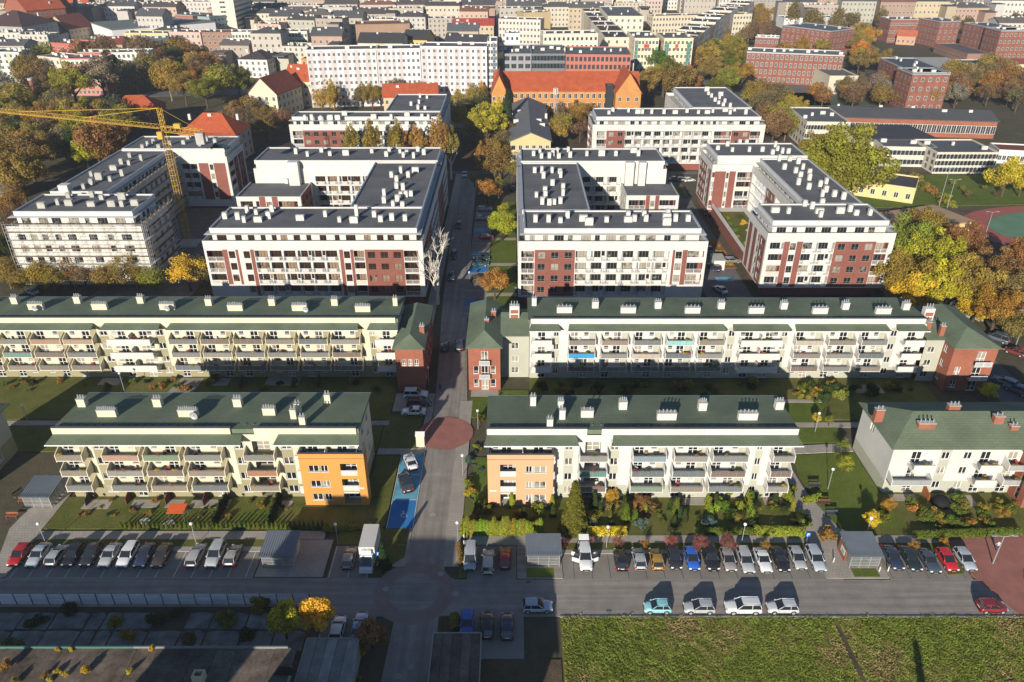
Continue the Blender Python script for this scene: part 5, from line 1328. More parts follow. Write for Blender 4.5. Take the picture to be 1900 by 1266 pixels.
fb('school', 'three storey beige school with red window band', (1498,226),(1578,227), 10.5, 26, (.56,.52,.44), (.12,.125,.13), 'flat', 3, 14, group=SCG, cat='school', chim=4, ww=1.4, zones=[(.05,.95,.72,.86,(.45,.13,.10))])
fb('hall', 'long brick factory hall with arched windows and dark roof', (1545,217),(1852,226), 7, 20, BRICKR, (.085,.088,.095), 'gable', 1, 34, rise=2.2, cat='hall', chim=5, ww=1.6, wh=3)
fb('school', 'cream hall with large black sloping roof', (1600,262),(1738,262), 6.5, 24, (.58,.53,.44), (.06,.06,.066), 'mono', 0, rise=.9, group=SCG, cat='school', chim=0)
fb('school', 'two storey beige school wing with blue window band', (1640,272),(1739,274), 7.2, 14, (.58,.54,.46), (.11,.115,.125), 'flat', 2, 13, group=SCG, cat='school', chim=2, ww=1.7, zones=[(.02,.06,.5,.95,(.4,.07,.08)),(.05,.6,.1,.32,(.2,.4,.5))])
fb('school', 'beige gymnasium with wall of square windows', (1740,283),(1854,283), 7.6, 18, (.60,.55,.45), (.10,.11,.125), 'flat', 3, 16, group=SCG, cat='school', chim=3, ww=1.5, wh=1.5)
fb('school', 'low white passage right of the gymnasium', (1855,278),(1940,282), 5, 10, (.66,.64,.62), DKREDROOF, 'flat', 1, 10, group=SCG, cat='school', chim=0)
fb('school', 'low yellow building with black roof below the big green tree', (1570,332),(1700,350), 5, 14, (.66,.52,.26), (.065,.065,.07), 'flat', 1, 6, group=SCG, cat='school', chim=1)
p = G(1622,400,4); q = G(1690,430,4)
fb('school', 'low building with sandy brown roof behind the white block', p, q, 4.2, 22, (.66,.52,.28), (.40,.27,.17), 'mono', 0, rise=.4, group=SCG, cat='school', chim=0, world=True)
# remaining town: rows of tenements, every house a thing
FG = 'distant tenements of the town'
rows = [(462,-300,-60,13),(505,-330,-20,15),(548,-360,-30,16),(590,-380,30,18),(634,-400,320,26),(680,-430,420,28),(728,-450,450,30),(560,240,400,7),(515,300,430,6)]
taken = [(o.location.x, o.location.y) for o in COL.objects if o.parent is None and o.get('category') and o.location.y > 330]
PROT = [(-40,-20,250,58,615),(318,-40,480,58,650),(650,30,800,66,560),(915,0,1035,60,640),(1100,-10,1420,72,700)]
RN = ['first','second','third','fourth','fifth','sixth','seventh','eighth','ninth']
CW = {0:'sand',1:'tan',2:'ivory',3:'brown grey',4:'ochre',5:'pale grey',6:'reddish brown',7:'olive grey',8:'off white',9:'stone grey'}
for ri, (yy, xa, xb, n) in enumerate(rows):
    k_ = 0
    for k in range(n):
        L = (xb-xa)/n; xx = xa + L*k; y_ = yy + rng.uniform(-7,7) - xx*.02
        cxx = xx + L/2
        if 40 < cxx - (y_-430)*.25 - 20 < 66: continue
        if any(abs(cxx-t[0]) < 20 and -16 < y_-t[1] < 16 for t in taken): continue
        if 118 < cxx < 420 and 470 < y_ < 640 and rng.random() < .75: continue
        ci = rng.randrange(10); h_ = rng.uniform(14,21.5); rt = rng.choice(('flat','flat','gable','hip','gable'))
        sx = 950 + PXM(y_, h_)*cxx; dd = y_*_c + (CAM_H-h_)*_s; sy = 633 + FPX*((CAM_H-h_)*_c - y_*_s)/dd
        if any(a_ < sx < c_ and b_ < sy < d_ and y_ < lim for a_, b_, c_, d_, lim in PROT): continue
        rc = rng.choice(((.09,.09,.10),(.085,.08,.08),(.11,.115,.125),(.20,.10,.075),(.14,.12,.11),(.10,.10,.105),(.085,.075,.075)))
        hw = rng.uniform(.9,.99)
        kv = rng.uniform(.68,1.0); pc = tuple(v*kv for v in PAL[ci])
        t_ = fb('tenement', '%s tenement in the %s distant row, %s from left' % (CW[ci], RN[ri], nth(k_)), (xx+.5,y_), (xx+L*hw,y_+rng.uniform(-3,1)), h_, rng.uniform(12,17), pc, rc, rt, rng.choice((4,5,5)), rise=rng.uniform(2,4), group=FG, world=True, chim=rng.choice((3,5,6)), ww=rng.choice((.95,1.1,1.2)))
        rs_ = random.Random(ri*100+k); m_ = MB()
        for q in range(7):
            a_ = rs_.uniform(1,max(2,L-4)); b_ = rs_.uniform(2,10); w2 = rs_.uniform(.6,2.2); m_.box(a_, a_+w2, b_, b_+rs_.uniform(.6,1.6), h_-.4, h_+rs_.uniform(.6,1.6), rs_.randrange(2))
        O('roof_clutter', m_.mesh('roof_clutter', [WHITE, CONCR]), t_, kind='stuff')
        if rs_.random() < .6:
            ww_ = rs_.uniform(6,9); x2 = rs_.choice((0, max(0,L*hw-ww_))); h2 = h_-rs_.uniform(1,4); m_ = MB(); m_.box(x2, x2+ww_, -rs_.uniform(8,15), -.06, 0, h2)
            m_.box(x2-.2, x2+ww_+.2, -rs_.uniform(8,15), -.06, h2, h2+.5, 1); O('courtyard_wing', m_.mesh('courtyard_wing', [cmat(tuple(v*.85 for v in pc)), cmat(rc)]), t_)
        k_ += 1
# beyond: one mass of roofs
b = MB()
for k in range(900):
    y_ = 770 + 900*rng.random()**1.3; xx = rng.uniform(-.62,.62)*y_*1.1; L = rng.uniform(12,30); D = rng.uniform(11,16); h_ = rng.uniform(13,21); m = rng.randrange(4)
    b.box(xx, xx+L, y_, y_+D, 0, h_, m)
    e = .5; rr_ = rng.uniform(1,3.5); rmx = 4 + rng.randrange(3)
    b.hexa([(xx-e,y_-e,h_),(xx+L+e,y_-e,h_),(xx+L+e,y_+D+e,h_),(xx-e,y_+D+e,h_)], [(xx-e,y_+D*.4,h_+rr_),(xx+L+e,y_+D*.4,h_+rr_),(xx+L+e,y_+D*.6,h_+rr_),(xx-e,y_+D*.6,h_+rr_)], rmx)
    for q in range(int(L/3)):
        for z in range(4):
            s_ = xx + 1 + q*3; zz = 1.5 + z*3.6
            if zz < h_-2.2: b.quad((s_,y_-.05,zz), (s_+1.1,y_-.05,zz), (s_+1.1,y_-.05,zz+1.7), (s_,y_-.05,zz+1.7), 7)
o = O('distant_town', b.mesh('distant_town', [cmat(PAL[0]), cmat(PAL[2]), cmat(PAL[5]), cmat(PAL[3]), cmat((.06,.06,.068)), cmat((.20,.07,.05)), cmat((.09,.085,.08)), FARGLASS])); T(o, 'hazy mass of town roofs along the upper picture edge', 'town', kind='stuff')
# ------------------------------------------------------------------ trees and shrubs
def leaf_mesh(name, P, N_, size, v, aspect=1.3, seed=0):
    """P centres, N_ normals, v clump value per leaf -> mesh of leaf quads with colour attribute"""
    r = np.random.default_rng(seed); n = len(P)
    N_ = N_ + r.normal(0,.55,(n,3)); N_ /= np.linalg.norm(N_,axis=1,keepdims=True)+1e-9
    u = np.cross(N_, r.normal(0,1,(n,3))); u /= np.linalg.norm(u,axis=1,keepdims=True)+1e-9
    w_ = np.cross(N_, u); s = (size*r.uniform(.6,1.35,n))[:,None]
    V = np.stack([P-u*s*aspect*.5, P+w_*s*.5, P+u*s*aspect*.5, P-w_*s*.5], 1).reshape(-1,3)
    me = bpy.data.meshes.new(name)
    me.vertices.add(4*n); me.vertices.foreach_set('co', V.astype(np.float32).ravel())
    me.loops.add(4*n); me.loops.foreach_set('vertex_index', np.arange(4*n, dtype=np.int32))
    me.polygons.add(n); me.polygons.foreach_set('loop_start', np.arange(0,4*n,4,dtype=np.int32)); me.polygons.foreach_set('loop_total', np.full(n,4,dtype=np.int32))
    at = me.color_attributes.new('v','FLOAT_COLOR','CORNER')
    c = np.zeros((n,4),np.float32); c[:,0] = r.random(n); c[:,1] = np.clip(v + r.normal(0,.14,n),0,1); c[:,3] = 1
    at.data.foreach_set('color', np.repeat(c,4,axis=0).ravel())
    me.materials.append(LEAF); me.update(); me.validate()
    return me
def crown(seed, n, size, shape=(1,1,.9), blobs=18, br=(.26,.46), fill=.35, flat=-.85):
    r = np.random.default_rng(seed); C = []; Rr = []
    while len(C) < blobs:
        d = r.normal(0,1,3); d /= np.linalg.norm(d); rad = r.uniform(.38,.92)
        if d[2] < -.55: continue
        C.append(d*rad*1.05); Rr.append(r.uniform(*br))
    C.append(np.zeros(3)); Rr.append(.5)
    C = np.array(C); Rr = np.array(Rr); wgt = Rr**2; wgt /= wgt.sum()
    k = r.choice(len(C), n, p=wgt); d = r.normal(0,1,(n,3)); d /= np.linalg.norm(d,axis=1,keepdims=True)
    rad = np.where(r.random(n) < fill, r.random(n)**.5, r.uniform(.82,1.08,n)); P = C[k] + d*(Rr[k]*rad)[:,None]
    bv = r.uniform(.2,.8,len(C)); v = bv[k]
    P = P*np.array(shape); keep = P[:,2] > flat
    return leaf_mesh('crown', P[keep], d[keep], size, v[keep], seed=seed)
def conifer(seed, n, size, slim=.38, tiers=9):
    r = np.random.default_rng(seed); t = r.random(n)**.8; z = -1 + 2*t
    tier = (t*tiers) % 1; rad = (1-t)*slim*(.72+.45*(1-tier)) + .02
    a = r.uniform(0,2*math.pi,n); rr_ = rad*np.sqrt(r.uniform(.35,1.1,n)); P = np.stack([np.cos(a)*rr_, np.sin(a)*rr_, z],1)
    N_ = np.stack([np.cos(a), np.sin(a), np.full(n,.5)],1)
    return leaf_mesh('crown', P, N_, size, .5+.25*np.sin(a*5+t*30), 1.8, seed)
def twig_tree(seed, depth=5, spread=.55, r0=.035, up=.25, mtl=None, fork=3):
    """bare tree of unit height"""
    r = random.Random(seed); b = MB(); ends = []
    def grow(p, d, L, rad, k):
        q = p + d*L; b.tube(p, q, rad, 5 if k > 2 else 3, rad*.68, cap=False)
        if k == 0: ends.append(tuple(q)); return
        for j in range(fork if k > 1 else fork+1):
            nd = (d + Vector((r.gauss(0,1), r.gauss(0,1), r.gauss(0,.6)))*spread); nd.z += up; nd.normalize()
            grow(q if j < 2 else p + d*L*r.uniform(.5,.95), nd, L*r.uniform(.62,.86), rad*.6, k-1)
    grow(Vector((0,0,0)), Vector((r.uniform(-.05,.05),r.uniform(-.05,.05),1)).normalized(), .28, r0, depth)
    top = max(e[2] for e in ends); b.v = [(x/top, y/top, z/top) for x, y, z in b.v]
    return b.mesh('bare_crown', mtl or TWIG), ends, top
def trunk_mesh(seed, m=BARK):
    r = random.Random(seed); b = MB()
    b.tube((0,0,-.02), (r.uniform(-.03,.03),r.uniform(-.03,.03),.55), .085, 7, .055)
    for k in range(7):
        a = k*2.4; z = .36 + .05*k; L = .55-.03*k
        b.tube((0,0,z), (math.cos(a)*L, math.sin(a)*L, min(.98,z+.3)), .04, 5, .012)
        b.tube((math.cos(a)*L*.6, math.sin(a)*L*.6, z+.18), (math.cos(a+.7)*L*1.1, math.sin(a+.7)*L*1.1, min(1.05,z+.42)), .02, 4, .006)
    b.tube((0,0,.5), (0,0,1.0), .05, 6, .015)
    return b.mesh('trunk', m)
TRK = [trunk_mesh(s_) for s_ in (1,2)]; TRKB = trunk_mesh(5, BIRCH)
PRO = {
 'round': [crown(s_, 6800, .064, (1,1,.92), 30, (.17,.34)) for s_ in (1,2,3,4)],
 'big':   [crown(s_, 13000, .046, (1,1,.88), 46, (.13,.28)) for s_ in (5,6,7)],
 'tall':  [crown(s_, 5200, .062, (.60,.60,1.2), 30, (.15,.32), flat=-1.25) for s_ in (8,9)],
 'sparse':[crown(s_, 2600, .058, (1,1,.98), 26, (.18,.38), .6) for s_ in (10,11,12)],
 'shrub': [crown(s_, 1500, .15, (1,1,.8), 10, (.35,.5), .3, -.45) for s_ in (13,14,15)],
 'conif': [conifer(s_, 5200, .085) for s_ in (16,17)],
 'thuja': [conifer(s_, 1300, .11, .30, 3) for s_ in (18,19)],
 'nearround': [crown(s_, 4200, .11, (1,1,1.05), 22, (.24,.42)) for s_ in (21,22)],
}
TW = [twig_tree(s_, 5, .5, .03, .3) for s_ in (31,32)]; TW4 = [twig_tree(s_, 4, .55, .02, .25) for s_ in (33,34,35)]
def twig_cloud(seed, n=2600):
    """haze of fine twigs round a bare crown, as thin slivers"""
    r = np.random.default_rng(seed); d = r.normal(0,1,(n,3)); d /= np.linalg.norm(d,axis=1,keepdims=True)
    P = d*(r.random(n)**.4)[:,None]*np.array((1,1,.95)); return leaf_mesh('twigs', P[P[:,2] > -.75], d[P[:,2] > -.75], .05, r.uniform(.2,.8,n)[P[:,2] > -.75], 4.0, seed)
TCL = [twig_cloud(s_) for s_ in (41,42)]
CC = {'ochre':(.34,.235,.055), 'gold':(.50,.36,.045), 'yellow':(.62,.49,.045), 'rust':(.29,.17,.065), 'orange':(.45,.25,.055), 'red':(.33,.15,.06), 'brown':(.215,.15,.075), 'green':(.13,.165,.03),
      'olive':(.27,.25,.045), 'yellowgreen':(.37,.36,.04), 'dark':(.06,.082,.028), 'pine':(.045,.075,.032), 'bronze':(.29,.195,.055), 'lime':(.27,.31,.04), 'grey':(.25,.21,.155), 'blue':(.12,.17,.14), 'crimson':(.32,.10,.085), 'pinkish':(.36,.18,.14)}
TREE_N = 0
def tree(x, y, r, col, label, kind='round', hc=None, name='tree', group=None, cat='tree', bark=0, squash=1.0):
    global TREE_N
    TREE_N += 1; k = TREE_N
    hc = hc if hc is not None else r*1.3
    root = E(name, (x,y,0)); T(root, label, cat, group)
    j = [c*rng.uniform(.85,1.18) for c in CC[col]]
    if kind == 'bare':
        me, _, _ = TW[k % 2]; O('trunk', me, root, (0,0,0), rng.uniform(0,6), (r*1.5,r*1.5,hc+r), color=CC['grey'] if not bark else (.6,.55,.48))
        O('twigs', TCL[k % 2], root, (0,0,hc), rng.uniform(0,6), (r,r,r*.95), color=j)
        return root
    if kind == 'shrub':
        O('foliage', PRO['shrub'][k % 3], root, (0,0,r*.4*squash), rng.uniform(0,6), (r,r,r*squash), color=j)
        O('stem', TRK[0], root, (0,0,-.02), 0, (r*.35,r*.35,r*.7)); return root
    if kind in ('conif','thuja'):
        O('foliage', PRO[kind][k % 2], root, (0,0,hc), rng.uniform(0,6), (r/.4,r/.4,hc*.98) if kind == 'conif' else (r/.3,r/.3,hc*.99), color=j)
        b = MB(); O('trunk', cached('ctr', lambda: (lambda m_: (m_.tube((0,0,-.05),(0,0,1),.05,6,.01), m_.mesh('trunk', BARK))[1])(MB())), root, (0,0,0), 0, (r*1.2,r*1.2,hc*1.6)); return root
    P = PRO[kind]; O('crown', P[k % len(P)], root, (0,0,hc), rng.uniform(0,6), (r*rng.uniform(.92,1.1),r*rng.uniform(.92,1.1),r*rng.uniform(.9,1.08)), color=j)
    O('trunk', TRKB if bark else TRK[k % 2], root, (0,0,0), rng.uniform(0,6), (r*.9,r*.9,hc+r*.3))
    return root
def ptree(px, py, rpx, col, label, kind='round', hk=1.25, **kw):
    """crown centre and radius surveyed in the photo"""
    r = 5.0
    for _ in range(5):
        x, y = G(px, py, r*hk); r = rpx/PXM(y, r*hk)
    return tree(x, y, r, col, label, kind, hc=r*hk, **kw)

# --- single trees that can be told apart
ptree(525,1150,33,'yellowgreen','bright yellow-green young tree behind the metal fence','nearround',1.6)
ptree(588,1138,30,'yellow','golden yellow young tree beside the yellow-green one','nearround',1.7)
ptree(690,1182,30,'rust','dark red-brown round bush beside the lower street','nearround',.95, name='bush', cat='bush')
ptree(903,225,38,'gold','large golden tree at the end of the street','big',1.4)
ptree(922,208,22,'yellow','bright yellow tree beside the dark spruce','tall',1.3)
ptree(942,213,17,'pine','dark green spruce beside the yellow tree','conif',2.6)
ptree(918,522,28,'orange','orange maple on the green strip beside the street','round',1.35)
ptree(930,415,26,'yellowgreen','yellow-green maple on the green strip','round',1.35)
ptree(918,300,34,'bronze','loose bronze tree in front of the street end','sparse',1.3)
ptree(905,352,26,'orange','thin orange tree right of the street','sparse',1.4)
ptree(1572,302,80,'olive','huge olive green tree beside the school','big',1.2)
ptree(1530,270,42,'olive','olive green tree crown left of the huge tree','big',1.5)
ptree(1871,325,34,'gold','golden round tree at the sports ground','round',1.2)
ptree(1900,335,26,'yellow','yellow tree at the right picture edge','round',1.2)
ptree(345,500,34,'yellow','yellow leaved tree beside the scaffolded block','sparse',1.3)
ptree(372,500,28,'brown','bare brown tree beside the yellow leaved tree','bare',1.2)
ptree(175,265,44,'red','red maple below the crane jib','round',1.2)
ptree(158,285,30,'yellowgreen','yellow-green tree in front of the red maple','round',1.2)
ptree(210,255,26,'rust','rusty red tree right of the red maple','round',1.2)
bt = E('birch', (*G(812,565),0)); T(bt, 'tall leafless white tree beside the street corner of the left block', 'tree')
me, _, _ = twig_tree(77, 5, .42, .017, .42, BIRCH, 3); O('trunk', me, bt, (0,0,0), .4, (27,27,16.5))
for q, (px, py, r_, c) in enumerate(((555,262,24,'ochre'),(600,258,26,'ochre'),(650,262,26,'olive'),(690,258,28,'olive'),(735,256,28,'olive'),(775,262,28,'ochre'),(812,260,32,'ochre'),(835,268,26,'bronze'))):
    if q < 2: continue
    yy = 254 + (q % 3)*2.0; hh = CAM_H - yy*math.tan(PITCH - math.atan((633-py)/FPX)); xx = (px-950)/PXM(yy, hh)
    tree(xx, yy, r_/PXM(yy,hh)*1.05, c, '%s birch along the front of the back left block, %s from left' % (c, nth(q-2)), 'tall', hc=hh, group='birches before the back left block', name='birch_tree', bark=1)
for q, (px, py, r_, c, kd) in enumerate(((893,290,20,'ochre','tall'),(938,262,18,'bronze','sparse'),(950,315,20,'ochre','sparse'),(925,345,20,'ochre','tall'),(880,330,12,'bronze','sparse'),(935,385,12,'yellowgreen','sparse'))):
    ptree(px, py, r_, c, 'loose %s tree on the upper green strip, %s of six' % (c, ORD[q]), kd, 1.5, group='loose trees on the upper green strip')
# big mixed clump at the right below the sports ground
for q, (px, py, r_, c, kd) in enumerate(((1690,445,52,'olive','big'),(1735,470,56,'yellowgreen','big'),(1790,450,44,'rust','big'),(1680,510,50,'olive','big'),(1745,525,56,'gold','big'),(1700,545,40,'gold','round'),(1800,520,56,'ochre','big'),(1850,500,52,'rust','big'),(1885,540,46,'rust','big'),(1855,570,46,'ochre','big'),(1895,470,34,'rust','round'),(1720,420,36,'olive','round'),(1880,600,32,'rust','round'),(1660,480,34,'olive','round'),(1815,565,34,'gold','round'))):
    ptree(px, py, r_, c, '%s tree, %s of the big clump right of the white blocks' % (c, nth(q)), kd, 1.2, group='big autumn trees beside the right white block')
SCAT = [
 # short name, polygon on the ground as surveyed, count, radius m, colours, kinds
 ('park trees left of the villas', [(0,150),(130,120),(300,110),(440,150),(455,205),(330,200),(190,190),(60,240),(0,260)], 50, (6.4,9.4), ['brown','bronze','olive','brown','bronze','ochre','grey','dark'], ['round','bare','round','big','bare']),
 ('trees under the crane jib', [(0,250),(110,225),(230,245),(235,275),(120,330),(60,370),(0,420)], 29, (5.4,7.8), ['ochre','brown','olive','bronze','dark','bronze','ochre'], ['round','big','round','bare']),
 ('trees left of the scaffolding', [(0,420),(40,370),(30,420),(25,520),(0,530)], 8, (3,4.5), ['brown','bronze','dark','brown'], ['bare','round']),
 ('trees before the scaffolding', [(20,520),(60,505),(280,525),(290,545),(20,545)], 13, (2.6,3.8), ['brown','ochre','bronze','olive'], ['bare','bare','sparse']),
 ('trees beside the steep roofed villa', [(395,250),(460,225),(530,235),(530,270),(470,275)], 11, (4.0,5.4), ['ochre','brown','bronze','brown'], ['round','bare','sparse']),
 ('trees before the pale slabs', [(570,190),(620,175),(900,170),(900,205),(830,200),(640,215),(580,222)], 22, (4.2,6.0), ['ochre','bronze','olive','orange','green','brown'], ['tall','round','bare','sparse']),
 ('trees ending the street', [(835,200),(900,195),(905,260),(850,300),(835,270)], 9, (4.0,5.2), ['brown','bronze','ochre','dark'], ['round','bare','sparse']),
 ('trees left of the grey hall', [(905,250),(950,225),(960,275),(930,310),(880,320)], 9, (3.4,4.8), ['bronze','brown','ochre','olive'], ['sparse','bare','round']),
 ('trees right of the grey hall', [(1040,215),(1100,205),(1100,260),(1060,275),(1000,278)], 10, (3.6,5.2), ['brown','ochre','bronze'], ['bare','sparse','round']),
 ('round trees before the avenue', [(1195,170),(1230,120),(1330,105),(1390,130),(1400,170),(1350,190),(1280,205),(1195,210)], 26, (6.0,8.2), ['olive','green','ochre','bronze','olive','green'], ['big','round','big']),
 ('trees right of the back block', [(1390,200),(1450,185),(1480,240),(1450,300),(1420,265)], 13, (4.6,6.4), ['brown','ochre','bronze','olive'], ['round','bare','sparse']),
 ('avenue trees', [(1290,105),(1340,80),(1370,45),(1430,30),(1440,60),(1380,110),(1350,125)], 16, (5.0,7.0), ['ochre','brown','bronze','brown'], ['round','big','bare']),
 ('trees round the long barracks', [(1440,110),(1560,75),(1600,80),(1640,120),(1620,165),(1590,150),(1580,108),(1450,128)], 19, (5.2,7.4), ['rust','orange','ochre','rust','bronze'], ['round','big']),
 ('trees before the factory hall', [(1490,190),(1620,175),(1760,185),(1900,180),(1900,215),(1760,205),(1620,205),(1500,205)], 30, (4.4,6.0), ['brown','rust','bronze','ochre','grey','brown'], ['round','bare','sparse','round']),
 ('trees between the right barracks', [(1740,165),(1780,140),(1900,140),(1900,175),(1760,185)], 15, (4.8,6.6), ['brown','rust','ochre','bronze'], ['round','bare','big']),
 ('trees by the right street', [(1845,600),(1900,570),(1900,640),(1870,640)], 4, (3.0,4.0), ['rust','ochre'], ['round','big']),
 ('young school meadow trees', [(1760,345),(1850,345),(1880,370),(1760,372)], 6, (.8,1.2), ['brown','olive'], ['sparse']),
 ('school meadow bushes', [(1690,330),(1760,375),(1765,385),(1690,340)], 12, (1.4,2.0), ['olive','green','bronze'], ['shrub']),
]
WOODS = [('wood', 'far brown and green park wood at the upper right', [(1450,60),(1490,25),(1560,10),(1650,15),(1655,60),(1560,68),(1500,75)], 36, (6.5,9)),
 ('wood', 'far autumn trees between the upper right barracks', [(1690,75),(1740,62),(1750,30),(1880,25),(1900,60),(1890,85),(1900,110),(1780,85)], 22, (4.5,6.5)),
 ('wood', 'far brown trees round the white hall at upper left', [(160,28),(250,18),(330,20),(330,50),(290,40),(200,40)], 24, (6,8)),
 ('wood', 'far single trees scattered between the tenements', [(540,70),(600,60),(640,40),(770,40),(830,50),(920,62),(1000,52),(1020,60),(940,72),(700,58),(560,80)], 14, (4.5,6))]
def inside(p, poly):
    c = False; j = len(poly)-1
    for i in range(len(poly)):
        if (poly[i][1] > p[1]) != (poly[j][1] > p[1]) and p[0] < (poly[j][0]-poly[i][0])*(p[1]-poly[i][1])/(poly[j][1]-poly[i][1]) + poly[i][0]: c = not c
        j = i
    return c
BOXES = [(-120,-86,168,243),(-77,-19,157,229),(1,47,157,228),(58,89,162,234),(-79,-24,266,309),(28,89,266,323)]
for (lab, poly, n, rad, cols_, kinds) in SCAT:
    W_ = [G(*p) for p in poly]; xs = [p[0] for p in W_]; ys = [p[1] for p in W_]; got = []; tr = 0
    while len(got) < n and tr < 4000:
        tr += 1; p = (rng.uniform(min(xs),max(xs)), rng.uniform(min(ys),max(ys))); r_ = rng.uniform(*rad)
        if not inside(p, W_): continue
        if any(a < p[0] < b_ and c < p[1] < d for a, b_, c, d in BOXES): continue
        if any((p[0]-q[0])**2 + (p[1]-q[1])**2 < (.62*(r_+q[2]))**2 for q in got): continue
        got.append((p[0], p[1], r_))
    got.sort(key=lambda q: q[0]/q[1])
    for k, (x, y, r_) in enumerate(got):
        c = rng.choice(cols_); kd = rng.choice(kinds)
        tree(x, y, r_, c, '%s %s, %s from left among %s' % (c, {'bare':'bare tree','sparse':'half bare tree','shrub':'bush','tall':'slender tree'}.get(kd,'tree'), nth(k), lab), kd, hc=r_*rng.uniform(1.15,1.5) if kd != 'shrub' else None, group=lab, name='bush' if kd == 'shrub' else 'tree', cat='bush' if kd == 'shrub' else 'tree')

def wood(name, lab, poly, n, rad):
    """a far wood that reads as one mass: crowns of leaf clumps and trunks in one object"""
    W_ = [G(*p) for p in poly]; xs = [p[0] for p in W_]; ys = [p[1] for p in W_]; got = []; Ps = []; Ns = []; Vs = []; b = MB(); tr = 0
    r = np.random.default_rng(n)
    while len(got) < n and tr < 5000:
        tr += 1; p = (rng.uniform(min(xs),max(xs)), rng.uniform(min(ys),max(ys))); r_ = rng.uniform(*rad)
        if not inside(p, W_) or any((p[0]-q[0])**2 + (p[1]-q[1])**2 < (.6*(r_+q[2]))**2 for q in got): continue
        got.append((*p, r_)); m = 1500; hc = r_*1.35
        C = r.normal(0,1,(14,3)); C /= np.linalg.norm(C,axis=1,keepdims=True); C *= r.uniform(.3,.75,14)[:,None]; k = r.integers(0,14,m); d = r.normal(0,1,(m,3)); d /= np.linalg.norm(d,axis=1,keepdims=True)
        Ps.append(np.array((p[0],p[1],hc)) + (C[k] + d*.42*r.uniform(.5,1.05,m)[:,None])*r_); Ns.append(d); Vs.append(np.clip(r.uniform(.25,.75,14)[k]*.6 + rng.uniform(0,.4),0,1))
    me = leaf_mesh(name, np.concatenate(Ps), np.concatenate(Ns), .75, np.concatenate(Vs), 1.2, n)
    o = O(name, me, color=(.20,.15,.055)); T(o, lab, 'wood', kind='stuff')
for a in WOODS: wood(*a)
# ------------------------------------------------------------------ cars
CARPAINT = mat('car_paint', (1,1,1), rough=.28, var=.03, objcol=True, spec=.6); 
CARPAINT.node_tree.nodes['Principled BSDF'].inputs['Coat Weight'].default_value = .6
TYRE = mat('tyre', (.018,.018,.018), var=0); CARGLASS = mat('car_glass', (.02,.024,.028), rough=.05, var=0, spec=.8)
LIGHTW = mat('headlight_lens', (.75,.76,.78), rough=.15, var=0); LIGHTR = mat('tail_lens', (.35,.012,.012), rough=.2, var=0); PLATE = mat('plate', (.72,.72,.70), var=0)
CT = {  # length, width, height, glass rear base, roof rear, roof front, cowl, boot height
 'hatch': (4.05,1.72,1.46,.03,.13,.50,.715,.90), 'small': (3.6,1.64,1.47,.03,.14,.52,.74,.92), 'sedan': (4.5,1.76,1.42,.15,.29,.52,.69,.92), 'estate': (4.55,1.76,1.47,.02,.08,.52,.70,.92),
 'suv': (4.7,1.88,1.72,.03,.09,.54,.71,1.05), 'van': (4.5,1.80,1.84,.015,.04,.66,.82,1.02), 'mini': (3.55,1.62,1.48,.04,.17,.53,.75,.92)}
